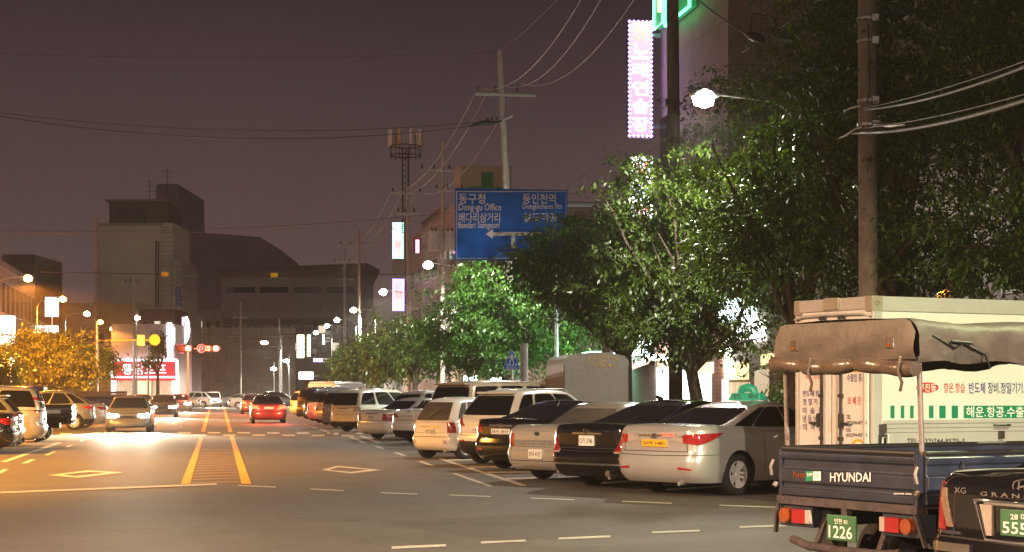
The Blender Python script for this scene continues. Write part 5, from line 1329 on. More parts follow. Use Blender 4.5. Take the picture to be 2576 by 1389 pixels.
# ================================================================== buildings
M_stone = mat("stone_cladding", (0.24, 0.21, 0.20), rough=0.55, var=0.18, scale=1.3)
def tiles(name, c, w, h, mortar=0.012, rough=0.6, dark=0.45):
    m = bpy.data.materials.new(name); m.use_nodes = True; nt = m.node_tree; b = nt.nodes["Principled BSDF"]
    t = nt.nodes.new("ShaderNodeTexCoord"); s = nt.nodes.new("ShaderNodeSeparateXYZ"); a = nt.nodes.new("ShaderNodeMath"); a.operation = 'ADD'; cb = nt.nodes.new("ShaderNodeCombineXYZ")
    nt.links.new(t.outputs["Object"], s.inputs[0]); nt.links.new(s.outputs[0], a.inputs[0]); nt.links.new(s.outputs[1], a.inputs[1]); nt.links.new(a.outputs[0], cb.inputs[0]); nt.links.new(s.outputs[2], cb.inputs[1])
    k = nt.nodes.new("ShaderNodeTexBrick"); k.inputs["Scale"].default_value = 1; k.inputs["Brick Width"].default_value = w; k.inputs["Row Height"].default_value = h; k.inputs["Mortar Size"].default_value = mortar
    k.offset = 0.0 if w < 3 and h > 0.5 else 0.5
    k.inputs["Color1"].default_value = tuple(c) + (1,); k.inputs["Color2"].default_value = tuple(q * 0.82 for q in c) + (1,); k.inputs["Mortar"].default_value = tuple(q * dark for q in c) + (1,)
    nt.links.new(cb.outputs[0], k.inputs["Vector"])
    n = nt.nodes.new("ShaderNodeTexNoise"); n.inputs["Scale"].default_value = 0.8; n.inputs["Detail"].default_value = 7; nt.links.new(t.outputs["Object"], n.inputs["Vector"])
    r = nt.nodes.new("ShaderNodeValToRGB"); r.color_ramp.elements[0].position = 0.3; r.color_ramp.elements[0].color = (0.72, 0.70, 0.68, 1); r.color_ramp.elements[1].position = 0.7
    nt.links.new(n.outputs["Fac"], r.inputs[0]); x = nt.nodes.new("ShaderNodeMix"); x.data_type = 'RGBA'; x.blend_type = 'MULTIPLY'; x.inputs["Factor"].default_value = 1
    nt.links.new(k.outputs["Color"], x.inputs["A"]); nt.links.new(r.outputs[0], x.inputs["B"]); nt.links.new(x.outputs["Result"], b.inputs["Base Color"]); b.inputs["Roughness"].default_value = rough
    return m
M_clad = tiles("granite_panels", (0.27, 0.235, 0.22), 1.15, 1.6, 0.014)
M_brick = tiles("red_brick", (0.26, 0.10, 0.06), 0.42, 0.14, 0.02)
M_panel = tiles("wall_panels", (0.52, 0.46, 0.38), 2.4, 3.0, 0.03)
M_tile = tiles("pale_tile", (0.36, 0.33, 0.30), 0.9, 0.45, 0.012)
M_bgrey = mat("render_grey", (0.26, 0.24, 0.22), rough=0.8, var=0.15, scale=0.7); M_bbeige = mat("render_beige", (0.36, 0.32, 0.26), rough=0.8, var=0.12, scale=0.7)
M_bdark = mat("render_dark", (0.13, 0.105, 0.10), rough=0.85, var=0.2, scale=0.7); M_bpink = mat("render_pink", (0.50, 0.42, 0.42), rough=0.7, var=0.1)
M_hall = mat("hall_grey", (0.40, 0.36, 0.32), rough=0.85, var=0.08, scale=0.4); M_tall = mat("render_pale", (0.62, 0.56, 0.47), rough=0.85, var=0.06, scale=0.4); M_tall2 = tiles("pale_panels", (0.60, 0.55, 0.48), 1.3, 1.3, 0.05)
M_far = mat("dark_tower", (0.21, 0.155, 0.19), rough=0.8, var=0.1, scale=0.2)
M_litw = glow("shop_white", (1.0, 0.97, 0.90), 5.0); M_lityel = glow("shop_warm", (1.0, 0.72, 0.30), 1.8); M_litcy = glow("sign_cyan", (0.75, 0.98, 1.0), 8.0); M_dimw = glow("window_dim", (1.0, 0.86, 0.62), 0.9)
M_shopint = mat("shop_interior", (0.55, 0.42, 0.26), rough=0.6, var=0.5, scale=1.7, emit=(1.0, 0.80, 0.52), estr=0.55)
M_green = glow("neon_green", (0.06, 1.0, 0.30), 7.0); M_violet = glow("led_violet", (0.42, 0.20, 1.0), 11.0); M_ledw = glow("led_white", (1.0, 0.97, 1.0), 5.0); M_pink = glow("led_pink", (1.0, 0.30, 0.55), 3.0)
M_ledred = glow("led_red", (1.0, 0.06, 0.04), 8.0); M_orangeface = glow("sign_orange", (1.0, 0.30, 0.50), 1.5); M_strip = glow("strip_light", (1.0, 0.96, 0.84), 45); M_ledface = glow("led_face", (0.8, 0.85, 1.0), 0.9); M_ledcy = glow("led_cyan", (0.35, 1.0, 0.85), 6.0); M_ledy = glow("led_yellow", (1.0, 0.75, 0.15), 5.0); M_litgy = glow("sign_yellowgreen", (0.95, 1.0, 0.62), 7.0)
M_blueled = glow("led_blue", (0.12, 0.2, 1.0), 5.0); M_redface = glow("sign_red", (1.0, 0.03, 0.06), 0.75, base=(0.5, 0.02, 0.03)); M_letw = glow("letter_white", (1.0, 0.96, 1.0), 2.2)

# --- right side
bs = building("tall granite-clad building rising out of the top of the photo behind the purple neon sign", 17.2, 33, 59, 68.5, 26, M_clad, rows=(), parapet=0.6)
for i in range(6):                                        # a few dark windows low on the street face
    pass
s0, s1, z0, z1 = fr(17.2, 1664, 290, 1700, 620)
q = MB(mtx(RD(25.1, 63.75), RDA).inverted()); 
a = RD(17.14, s0); b = RD(17.14, s1); dz = Vector((0, 0, 1))
q.add([a + dz * z0, b + dz * z0, b + dz * z1, a + dz * z1], [(0, 3, 2, 1)], M_glass); q.build("window", bs)
building("dim office block behind the tall trees at the top right corner", 19, 36, 22, 50, 21, M_bdark, rows=((4, 5.6), (8, 9.6), (12, 13.6), (16, 17.6)), cols=7, front_windows=False)

def shop(label, l, s0, s1, h, m, items, upper=(), name="shop_building"):
    """shop front on the right pavement; items are (part name, px rect, material, how far it stands out)"""
    root = thing(name, label, "shop", RD(l, (s0 + s1) / 2), RDA, "shops along the right pavement"); d = (s1 - s0) / 2; cs = (s0 + s1) / 2
    q = MB(); q.boxb(0.0, 9, -d, d, 0, h, m); q.boxb(-0.25, 9.1, -d - 0.02, d + 0.02, h, h + 0.25, M_conc); q.build("walls", root)
    for nm, rect, mm, out in items:
        a, b, z0, z1 = fr(l, *rect); a = max(a, s0 + 0.05); b = min(b, s1 - 0.05); z0 = max(z0, 0.15)
        if b - a < 0.05: continue
        q = MB(); q.boxb(-out, 0.0, a - cs, b - cs, z0, z1, mm); q.build(nm, root, bevel=0.01)
    for a, b, z0, z1 in upper:
        q = MB(); q.boxb(-0.06, 0.0, a - cs, b - cs, z0, z1, M_steel); w = q.build("window", root)
        q = MB(); q.boxb(-0.066, -0.058, a - cs + 0.08, b - cs - 0.08, z0 + 0.08, z1 - 0.08, M_glass); q.build("pane", w)
    return root
shA = shop("shop with warm yellow interior and white lit windows behind the taxi's roof sign", 17.0, 51.5, 59.0, 7.6, M_bbeige,
     [("shop_window", (1795, 955, 1832, 1075), M_litw, 0.03), ("shop_window", (1836, 962, 1888, 1075), M_shopint, 0.03), ("shop_window", (1900, 930, 1935, 1075), M_shopint, 0.03), ("lit_panel", (1829, 912, 1884, 955), M_lityel, 0.08), ("sign_board", (1925, 890, 1975, 918), M_lityel, 0.15),
      ("sign_board", (1826, 745, 1905, 812), M_litcy, 0.25), ("sign_board", (1868, 806, 1928, 860), M_litw, 0.2), ("awning_lamp", (1816, 872, 1840, 884), M_strip, 0.5), ("door", (1940, 930, 1972, 1075), M_glass2, 0.04)],
     upper=((52, 54, 5.0, 6.6), (55, 57.5, 5.0, 6.6)))
shB = shop("shop with a glaring white strip light, pink awning and brick front", 17.0, 59.2, 68.2, 4.6, M_brick,
     [("strip_light", (1604, 896, 1690, 908), M_strip, 0.6), ("shop_window", (1712, 930, 1790, 1070), M_litw, 0.03), ("shop_door", (1650, 925, 1682, 1065), M_litw, 0.03), ("door_frame", (1690, 912, 1712, 1070), M_steel, 0.08), ("shop_window", (1752, 912, 1796, 940), M_lityel, 0.05)])
aw = MB(); a0, a1, z0, z1 = fr(17.0, 1588, 908, 1652, 936); cs = 63.7
n = 14
for i in range(n):
    ya = a0 + (a1 - a0) * i / n - cs; yb = a0 + (a1 - a0) * (i + 1) / n - cs; ym = (ya + yb) / 2
    aw.add([(0, ya, z1), (0, yb, z1), (-1.1, yb, z0), (-1.1, ya, z0), (-1.12, yb, z0 - 0.14), (-1.12, ym, z0 - 0.24), (-1.12, ya, z0 - 0.14)], [(0, 1, 2, 3), (3, 2, 4, 5, 6)], mat("awning_pink", (0.55, 0.22, 0.20), rough=0.7, var=0.2, scale=3))
aw.build("awning", shB)
shC = shop("low shop with a cyan white lightbox left of the brick shop", 17.0, 68.5, 80, 5.2, M_bdark,
     [("lightbox", (1556, 836, 1640, 896), M_litcy, 0.5), ("shop_window", (1500, 940, 1560, 1060), M_litw, 0.03), ("sign_board", (1462, 852, 1492, 884), M_ledw, 0.4)])
# green-white lamp panel that colours the big round tree
gp_ = thing("green_sign", "green glowing shop sign deep behind the round street tree", "sign", RD(15.6, 74), RDA)
q = MB(); q.boxb(-0.15, 0.15, -1.3, 1.3, 2.3, 3.3, glow("sign_mint", (0.25, 1.0, 0.55), 16)); q.build("lit_face", gp_); q = MB(); q.boxb(0.151, 1.4, -0.08, 0.08, 2.7, 2.85, M_steel); q.build("bracket", gp_)
shD = shop("row of dark shops with small lit windows behind the round street tree", 17.0, 80.5, 124, 6.5, M_bdark, [("shop_window", (1128, 948, 1150, 975), M_litw, 0.03), ("shop_window", (1160, 946, 1200, 975), M_litcy, 0.03), ("shop_window", (1235, 950, 1262, 980), M_litw, 0.03)],
     upper=[(84 + 5 * i, 86.5 + 5 * i, 4.2, 5.6) for i in range(8)])
# hospital block
hb = building("grey hospital block with a cross box on its roof, behind the blue road sign", 17.0, 30, 126.5, 176, 14.6, M_bgrey, rows=((3.8, 5.4), (7.2, 8.8), (10.6, 12.2)), cols=9, roofbox=(-4, 5, 6, 20, 3.2), wm=M_glass2)
T = mtx(RD(23.5, 151.25), RDA).inverted()
pa = T @ P(1158, 420, 128); pb = T @ P(1292, 478, 128)
q = MB(); q.boxb(pa.x, pb.x, pa.y, pa.y + 3, 14.7, pa.z, M_bbeige); q.boxb(pa.x - 0.1, pb.x + 0.1, pa.y - 0.1, pa.y + 3.1, pa.z, pa.z + 0.1, M_conc); rb = q.build("roof_box", hb)
q = MB(); cx = (pa.x + pb.x) / 2 + 0.05; zc = pa.z - 0.35
q.boxb(cx - 0.42, cx + 0.42, pa.y - 0.06, pa.y, zc - 2.0, zc, mat("cross_green", (0.02, 0.17, 0.07), var=0.1)); q.boxb(cx - 1.4, cx - 0.421, pa.y - 0.06, pa.y, zc - 2.0, zc - 1.05, MATS["cross_green"]); q.boxb(cx + 0.421, cx + 1.4, pa.y - 0.06, pa.y, zc - 2.0, zc - 1.05, MATS["cross_green"]); q.build("green_cross", rb)
building("dim grey low block left of the hospital, further down the right side", 17.4, 30, 178, 212, 10.5, M_bgrey, rows=((3.6, 5.2), (6.8, 8.4)), cols=6, wm=M_glass2)
# mobile mast on the roof
b = P(1020, HZ, 150); root = thing("antenna_mast", "lattice mobile-phone mast with panel antennas on the grey block's roof", "antenna", (b.x, 150, 0))
zt = P(0, 335, 150).z; zb = 14.9
q = MB()
for dx, dy in ((-.25, -.25), (.25, -.25), (.25, .25), (-.25, .25)): q.cyl((dx, dy, zb), (dx, dy, zt - 1.2), 0.05, M_dark, n=6)
z = zb; k = 0
while z < zt - 1.6: q.bar((-.25, -.25, z), (.25, -.25, z + .5), 0.04, 0.04, M_dark); q.bar((.25, .25, z), (-.25, .25, z + .5), 0.04, 0.04, M_dark); z += 0.5
q.build("lattice", root)
for zz in (zt - 1.9, zt - 1.1):
    q = MB(); q.tube([(1.25 * math.cos(2 * math.pi * i / 16), 1.25 * math.sin(2 * math.pi * i / 16), zz) for i in range(17)], 0.05, M_dark, 5, cap=False); q.build("ring_platform", root)
for i in range(9):
    a = 2 * math.pi * i / 9 + 0.2; x, y = 1.3 * math.cos(a), 1.3 * math.sin(a)
    q = MB(); q.cyl((x, y, zt - 2.2), (x, y, zt + 0.1), 0.035, M_dark, n=6); q.box((x * 1.08, y * 1.08, zt - 0.45), (0.2, 0.16, 1.3), M_inkw if i % 3 else mat("antenna_yellow", (0.5, 0.4, 0.12), var=0.1)); q.build("panel_antenna", root)

# --- projecting LED signs
def led_sign(name, label, px, py0, py1, wpx, d, text, face, letter, border, bulbs=True, th=0.35, textm=None, rotation=RDA):
    c = P(px, (py0 + py1) / 2, d); w = wpx / F * d; h = (py1 - py0) / F * d
    root = thing(name, label, "sign", (c.x, c.y, 0), rotation, "lit signs along the street")
    z0 = P(0, py1, d).z; z1 = P(0, py0, d).z
    q = MB(); q.boxb(-w / 2, w / 2, 0, th, z0, z1, M_dark); q.boxb(w / 2, w / 2 + 0.7, th / 2 - 0.05, th / 2 + 0.05, z1 - 0.6, z1 - 0.45, M_steel); q.boxb(w / 2, w / 2 + 0.7, th / 2 - 0.05, th / 2 + 0.05, z0 + 0.4, z0 + 0.55, M_steel); q.build("case", root)
    q = MB(); q.boxb(-w / 2 + 0.10, w / 2 - 0.10, -0.03, -0.002, z0 + 0.1, z1 - 0.1, face); q.build("face", root)
    q = MB(); n = len(text); ch = (h - 0.3) / max(1, n)
    for i, t in enumerate(text):
        if t.strip(): q.text(t, (-w * 0.33, -0.04, z1 - 0.15 - ch * (i + 0.90)), (w * 0.66, 0, 0), (0, 0, ch * 0.78), letter[i % len(letter)])
    q.build("sign_lettering", root)
    if border:
        q = MB()
        per = []
        step = 0.17
        nz = max(2, int(h / step)); nx = max(2, int(w / step))
        for i in range(nz + 1):
            z = z0 + 0.05 + (h - 0.1) * i / nz; per += [(-w / 2 + 0.05, z), (w / 2 - 0.05, z)]
        for i in range(1, nx): per += [(-w / 2 + 0.05 + (w - 0.1) * i / nx, z0 + 0.05), (-w / 2 + 0.05 + (w - 0.1) * i / nx, z1 - 0.05)]
        r = 0.075
        for x, z in per: q.add([(x - r, -0.01, z), (x, -0.01, z - r), (x + r, -0.01, z), (x, -0.01, z + r), (x, -r - 0.02, z)], [(0, 1, 4), (1, 2, 4), (2, 3, 4), (3, 0, 4)], border)
        o = q.build("bulb_border", root); o["kind"] = "stuff"
    return root
led_sign("neon_sign", "tall vertical sign with violet bulb border and white letters on orange, beside the granite building", 1611, 52, 345, 62, 70, ["컴퓨", "노", "래", "연", "습", "장"], M_orangeface, [M_ledred, M_ledw, M_ledw, M_ledw, M_ledw, M_ledw], M_violet)
led_sign("led_sign", "white and red LED column sign seen in specks through leaves below the violet sign", 1614, 395, 570, 56, 76, ["당", "구", "장"], M_ledw, [M_ledred, M_blueled, M_ledred], M_ledw)
led_sign("led_sign", "narrow LED sign glowing cyan, white and yellow in bands, left of the road sign", 1001, 560, 650, 27, 150, ["모", "텔", "황", "제"], M_ledface, [M_ledcy, M_ledw, M_ledred, M_ledy], M_ledcy)
led_sign("led_sign", "pinkish white LED sign with a red fruit picture, below the banded LED sign", 1002, 702, 782, 29, 150, ["", "앵", "두"], M_ledface, [M_pink, M_ledred, M_ledw], M_violet)
led_sign("led_sign", "pale pink lightbox sign on the hospital wall, right of the concrete pole", 1050, 600, 640, 16, 140, [" "], M_pink, [M_ledw], None, th=0.8)
led_sign("led_sign", "slim white lit fin sign beside the banded LED sign", 1024, 545, 790, 9, 146, [" "], mat("fin_white", (0.7, 0.65, 0.75), var=0.1, emit=(0.9, 0.75, 1.0), estr=0.8), [M_ledw], None)
for px, y0, y1, w, d, t, m, lb in ((756, 841, 902, 21, 240, ["성", "인"], M_litgy, "yellow-green glowing upright sign, left of a pair far down the street"), (777, 841, 898, 12, 236, ["주", "점"], M_litgy, "slimmer yellow-green upright sign, right of a pair far down the street"), (814, 840, 868, 8, 225, [" "], M_litgy, "tiny yellow-green lit sign at the dark tree's left edge"), (770, 934, 956, 40, 238, ["24시"], M_litw, "white lightbox under the yellow-green signs"), (800, 900, 912, 26, 232, [" "], M_violet, "thin violet lit strip sign under the small yellow-green sign")):
    led_sign("shop_sign", lb, px, y0, y1, w, d, t, m, [M_ledred], None)
# green neon on the granite building
gn = thing("neon_sign", "green neon frame sign at the top edge of the granite building", "sign", RD(17.1, 63.7), RDA, "lit signs along the street")
for x0, x1, y0, y1 in ((1690, 1752, -60, 42), (1662, 1684, -60, 66)):
    s0, s1, z0, z1 = fr(17.1, x0, y0, x1, y1); y0_, y1_ = s0 - 63.7, s1 - 63.7
    q = MB(); q.boxb(-0.22, -0.005, y0_, y1_, z0, z1, mat("sign_greenface", (0.02, 0.25, 0.08), var=0.1, emit=(0.05, 0.8, 0.25), estr=0.25)); q.build("case", gn)
    q = MB(); q.tube([(-0.26, y0_, z1), (-0.26, y0_, z0), (-0.26, y1_, z0), (-0.26, y1_, z1)], 0.06, M_green, 8); q.tube([(-0.26, y0_ + 0.4, z0 + 0.5), (-0.26, y0_ + 0.4, z1)], 0.12, M_ledy, 8); q.build("neon_tube", gn)

# --- left side
lb1 = building("pale lit shop building at the left edge with tall narrow windows", -30, -17.2, 128, 176, 11.6, M_tile, rows=((4.6, 7.0), (8.0, 10.6)), cols=14, side='L', front_windows=False, roofbox=(-3, 4, -10, 6, 3.0), trim=M_bpink)
building("dim low block behind the orange-lit tree on the left", -30, -17.2, 178, 206, 8.0, M_bbeige, rows=((3.5, 5.0),), cols=5, side='L', front_windows=False)
for i, (x0, x1, y0, y1, d, lb, m, tx) in enumerate(((-6, 36, 795, 868, 128, "big white blown-out shop sign at the left edge", M_ledw, "활어회"), (114, 146, 748, 796, 150, "white stacked sign behind the second orange lamp", M_ledw, "슈퍼"), (90, 145, 820, 838, 148, "long white sign over the orange-lit tree", M_ledw, "마트"),
        (6, 34, 900, 918, 122, "small white sign low at the left edge under the big one", M_ledw, "횟집"), (4, 32, 944, 962, 122, "lowest white lightbox at the left edge", M_ledw, "식당"))):
    a = P(x0, y1, d); b = P(x1, y0, d)
    root = thing("shop_sign", lb, "sign", ((a.x + b.x) / 2, d, 0), R(8), "shop signs on the left pavement")
    w = (b.x - a.x) / 2; q = MB(); q.boxb(-w, w, 0, 0.3, a.z, b.z, m); q.build("lit_face", root)
    q = MB(); q.text(tx, (-w * 0.8, -0.012, a.z + (b.z - a.z) * 0.2), (w * 1.6, 0, 0), (0, 0, (b.z - a.z) * 0.6), M_redface); q.build("sign_lettering", root)
    q = MB(); q.cyl((0, 0.4, 0), (0, 0.4, b.z), 0.06, M_steel, n=8); q.build("post", root)

# --- the end of the street
tb, w, h = far_block("tall_building", "tall plain grey building with a lower stair tower, left of centre", 247, 404, 568, 235, 14, M_tall)
q = MB(); q.boxb(-w / 2 - 0.1, w / 2 + 0.1, -7.1, -6.8, h - 0.02, h + 0.35, M_conc); q.build("cornice", tb)
x0 = w / 2; zt = P(0, 560, 235).z; z2 = P(0, 652, 235).z
q = MB(); q.boxb(x0 + 0.002, x0 + 1.5, -6.6, 6, z2 + 0.02, zt, M_tall)
for k in range(7): q.boxb(x0 + 0.1, x0 + 1.4, -6.68, -6.6, z2 + 0.4 + k * 0.62, z2 + 0.5 + k * 0.62, M_conc)
q.build("stair_tower", tb)
q = MB(); q.boxb(x0 + 0.004, x0 + 2.6, -6.8, 6, 0, z2, M_tall2); q.build("lower_tower", tb)
q = MB()
for xx in (x0 - 0.6, x0 - 0.25): q.cyl((xx, -7.08, 3), (xx, -7.08, h - 2), 0.09, M_bdark, n=8)
q.cyl((-x0 - 0.25, -7.2, 2), (-x0 - 0.25, -7.2, h + 1.2), 0.22, M_bpink, n=10); q.build("drain_pipe", tb)
pa = P(268, 502, 235).x - P(325.5, 0, 235).x; pb = P(415, 502, 235).x - P(325.5, 0, 235).x; zp = P(0, 504, 235).z
q = MB(); q.boxb(pa, pb, -5.5, 5, h + 0.02, zp, M_bdark); q.boxb(pa - 0.4, pb + 0.1, -5.9, 5.2, zp, zp + 0.3, M_bgrey); q.boxb(pa + 1.0, pa + 2.0, -5.56, -5.5, h + 1.4, h + 2.4, M_glass); q.boxb(pa + 3.2, pa + 4.8, -5.56, -5.5, h + 0.3, h + 2.5, M_glass); q.build("penthouse", tb)
for px_, yt in ((349, 435), (395, 405)):
    x = P(px_, 0, 235).x - P(325.5, 0, 235).x; zz = P(0, yt, 235).z
    q = MB(); q.cyl((x, 0, zp), (x, 0, zz), 0.05, M_dark, n=6)
    for k in (0.55, 0.75, 0.9): q.bar((x - 0.7, 0, zp + (zz - zp) * k), (x + 0.7, 0, zp + (zz - zp) * k), 0.05, 0.05, M_dark)
    q.build("roof_aerial", tb)
sgn = thing("wall_sign", "blue and white vertical hospital sign on the tall building's corner", "sign", (P(448, 0, 227).x, 227, 0))
z0, z1, zm = P(0, 772, 227).z, P(0, 662, 227).z, P(0, 722, 227).z
q = MB(); q.boxb(-0.35, 0.35, 0, 0.3, zm, z1, mat("sign_dull", (0.40, 0.37, 0.34), var=0.1)); q.boxb(-0.32, 0.32, 0.01, 0.29, z0, zm, mat("sign_dullblue", (0.07, 0.09, 0.28), var=0.1)); q.build("board", sgn)
q = MB()
for i, ch in enumerate("의원내과"): q.text(ch, (-0.22, -0.01, z1 - 0.75 - i * 0.68), (0.44, 0, 0), (0, 0, 0.52), M_bdark)
for i, ch in enumerate("중앙한의원"): q.text(ch, (-0.2, 0.0, zm - 0.6 - i * 0.5), (0.4, 0, 0), (0, 0, 0.4), M_steel)
q.build("sign_lettering", sgn)
# dark far silhouette
root = thing("dark_tower_block", "dark hulking building mass with a tower and slanted right shoulder, faint against the sky", "building", (0, 470, 0))
sil = [(392, 990), (392, 470), (396, 463), (447, 463), (449, 545), (459, 560), (470, 585), (560, 588), (655, 597), (700, 632), (718, 655), (718, 990)]
pts = [P(x, y, 470) for x, y in sil]; q = MB(); q.prism([(p.x, p.z) for p in pts], 0, 40, M_far, Matrix(((1, 0, 0, 0), (0, 0, 1, 0), (0, 1, 0, 0), (0, 0, 0, 1)))); q.build("walls", root)
# warehouse-like hall
wh, w, h = far_block("station_hall", "long grey hall with louvred windows under a flared eave, centre of the street's end", 557, 905, 692, 300, 30, M_hall)
q = MB(); a = P(543, 672, 298); b = P(925, 655, 298); ox = P(731, 0, 300).x
q.add([(a.x - ox, -17, P(0, 676, 298).z), (w / 2 + 1.5, -17, P(0, 662, 298).z), (w / 2 + 1.5, 12, P(0, 650, 298).z), (a.x - ox, 12, P(0, 664, 298).z), (-w / 2, -15.02, h - 0.4), (w / 2, -15.02, h - 0.4), (w / 2, 12, h - 0.4), (-w / 2, 12, h - 0.4)], [(0, 1, 2, 3), (4, 5, 1, 0), (5, 6, 2, 1), (7, 4, 0, 3), (7, 6, 5, 4)], M_bbeige); q.build("eave", wh)
for i in range(4):
    xa = -w / 2 + 0.9 + i * (w - 1) / 4; xb = xa + (w - 1) / 4 - 0.8; z0, z1 = P(0, 775, 285).z, P(0, 738, 285).z
    q = MB()
    for j in range(6): q.boxb(xa, xb, -15.08, -15.0, z0 + (z1 - z0) * j / 6, z0 + (z1 - z0) * (j + 0.6) / 6, M_conc)
    q.build("louvre_window", wh)
    q = MB(); q.boxb(xa, xb, -15.08, -15.0, z1 + 0.9, z1 + 1.9, M_glass); q.build("window", wh)
far_block("row_house", "dark brown house row below the grey hall, above the long wall", 560, 860, 800, 262, 10, M_bdark, win=(9, ((7.6, 8.9), (10.2, 11.4))))
far_block("row_house", "small dark house with a lit balcony strip between the tall building and the hall", 470, 558, 780, 270, 10, mat("balcony_white", (0.35, 0.30, 0.30), var=0.2, scale=2), win=(4, ((8.6, 10.0), (11.2, 12.4))))
nw, w, h = far_block("railway_wall", "long beige panelled wall closing the end of the street", 474, 742, 824, 245, 0.6, M_panel)
q = MB(); q.boxb(-w / 2, w / 2, -0.5, -0.31, 1.2, 1.35, M_steel)
for i in range(14): q.boxb(-w / 2 + i * w / 13.5, -w / 2 + i * w / 13.5 + 0.12, -0.6, -0.51, 0, 1.4, M_steel)
q.build("guard_rail", nw)
far_block("corner_house", "dark narrow building between the red neon shop and the long wall", 455, 476, 790, 205, 8, M_bdark)
# red neon shop
ns, w, h = far_block("neon_shop", "shop with a huge red sign framed by white bulbs and a lit white ground floor", 280, 440, 815, 190, 10, M_bpink)
Tn = mtx(ns.location, 0).inverted()
def nrect(nm, x0, y0, x1, y1, m, out, parent=ns, bev=0.0):
    a = Tn @ P(x0, y1, 190); b = Tn @ P(x1, y0, 190); q = MB(); q.boxb(a.x, b.x, -5 - out, -5.0, max(0.05, a.z), b.z, m); return q.build(nm, parent, bevel=bev)
nrect("red_sign", 285, 908, 444, 948, M_redface, 0.4)
a = Tn @ P(300, 946, 190); b = Tn @ P(430, 912, 190); q = MB(); q.text("통닭호프", (a.x + 0.4, -5.43, a.z + 0.15), (b.x - a.x - 0.8, 0, 0), (0, 0, b.z - a.z - 0.3), M_letw); q.build("sign_lettering", ns)
q = MB()
for (x0, y0), (x1, y1) in (((283, 906), (447, 906)), ((283, 906), (283, 950)), ((447, 906), (450, 985)), ((283, 950), (447, 950))):
    p0 = Tn @ P(x0, y0, 190); p1 = Tn @ P(x1, y1, 190); p0.y = p1.y = -5.5; q.tube([p0, p1], 0.14, M_ledw, 6)
q.build("bulb_frame", ns)
nrect("awning", 284, 951, 446, 957, M_redface, 0.9); nrect("shop_window", 296, 958, 340, 995, M_shopint, 0.05); nrect("shop_window", 344, 958, 380, 995, M_lityel, 0.05); nrect("shop_window", 384, 958, 432, 995, M_shopint, 0.05); nrect("lit_column", 434, 952, 450, 995, M_letw, 0.3); nrect("lit_column", 281, 952, 292, 995, M_letw, 0.3)
nrect("lit_panel", 421, 812, 432, 905, M_ledw, 0.2); nrect("lit_panel", 435, 825, 440, 865, M_ledw, 0.2)
p = P(458, 826, 196); sg = thing("neon_sign", "curved white and pink bulb sign on the neon shop's corner", "sign", (p.x, 196, 0), 0, "lit signs along the street")
q = MB(); q.tube([(0.35, 0, P(0, 798, 196).z), (0.6, 0, P(0, 812, 196).z), (0.65, 0, P(0, 835, 196).z), (0.5, 0, P(0, 852, 196).z), (0.2, 0, P(0, 862, 196).z)], 0.22, M_ledw, 8); q.tube([(0.1, 0, P(0, 798, 196).z), (0.12, 0, P(0, 862, 196).z)], 0.12, M_pink, 8); q.build("bulb_arc", sg)
far_block("low_block", "pale low building with a flat roof behind the orange lamps on the left", 150, 352, 762, 215, 14, M_bbeige, win=(5, ((4.0, 5.4), (7.4, 8.8))))
far_block("low_block", "dark-roofed low building right of the pale one, under the tall building", 352, 440, 778, 205, 8, M_bdark, win=(3, ((8.6, 9.8),)))
far_block("far_block", "dark building at the left edge rising behind the pale shop building", 5, 85, 640, 190, 12, M_bdark, win=(3, ((12.4, 13.6),)))
# neighbours closing the view on both sides, far off
building("shadowed block far down the left side before the junction", -32, -17.2, 96, 126, 7.5, M_bdark, rows=((3.5, 5.0),), cols=6, side='L', front_windows=False)

# ================================================================== road sign, poles, signals
dS = 58.0; o = P(1286, 566, dS); nS_ = -U
sp = P(1530, HZ, dS + 0.3); sp.z = 0
rs = thing("road_sign", "large blue overhead direction sign with white Korean and English place names and an arrow", "road sign", (sp.x, sp.y, 0), RDA)
T = mtx((sp.x, sp.y, 0), RDA).inverted(); o = Vector((sp.x, sp.y, 0)) - U * 0.16
def sgp(x, y, off=0.0): return T @ hit(x, y, o + nS_ * off, nS_)
a, b = sgp(1145, 654), sgp(1428, 478)
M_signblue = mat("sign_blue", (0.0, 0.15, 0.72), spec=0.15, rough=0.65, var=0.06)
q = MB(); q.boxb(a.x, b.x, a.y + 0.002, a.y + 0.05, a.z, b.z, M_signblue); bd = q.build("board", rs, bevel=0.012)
q = MB(); pts = [(1149, 482), (1424, 482), (1424, 650), (1149, 650)]
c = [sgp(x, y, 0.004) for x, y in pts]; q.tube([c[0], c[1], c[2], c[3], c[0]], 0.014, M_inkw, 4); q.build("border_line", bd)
q = MB(T)
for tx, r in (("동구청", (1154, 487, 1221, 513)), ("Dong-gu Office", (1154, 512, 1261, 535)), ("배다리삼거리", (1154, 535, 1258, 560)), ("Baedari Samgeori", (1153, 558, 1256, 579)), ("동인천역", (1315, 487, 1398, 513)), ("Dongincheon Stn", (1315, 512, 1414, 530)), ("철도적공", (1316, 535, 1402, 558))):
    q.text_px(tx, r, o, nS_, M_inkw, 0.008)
arrow = [(1222, 589), (1240, 576), (1240, 584), (1361, 584), (1361, 593), (1240, 593), (1240, 601)]
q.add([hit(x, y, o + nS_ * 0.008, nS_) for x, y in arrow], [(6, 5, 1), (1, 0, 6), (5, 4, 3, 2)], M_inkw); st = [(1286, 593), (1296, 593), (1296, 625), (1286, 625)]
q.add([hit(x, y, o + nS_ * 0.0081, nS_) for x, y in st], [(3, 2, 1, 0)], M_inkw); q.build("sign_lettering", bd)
q = MB(); ztp = P(0, 475, dS).z; q.tube([(0, 0, 0), (0, 0, ztp)], [0.18, 0.165], M_poleconc, 20); q.cyl((0, 0, 0), (0, 0, 0.25), 0.26, M_poleconc); q.build("post", rs)
q = MB()
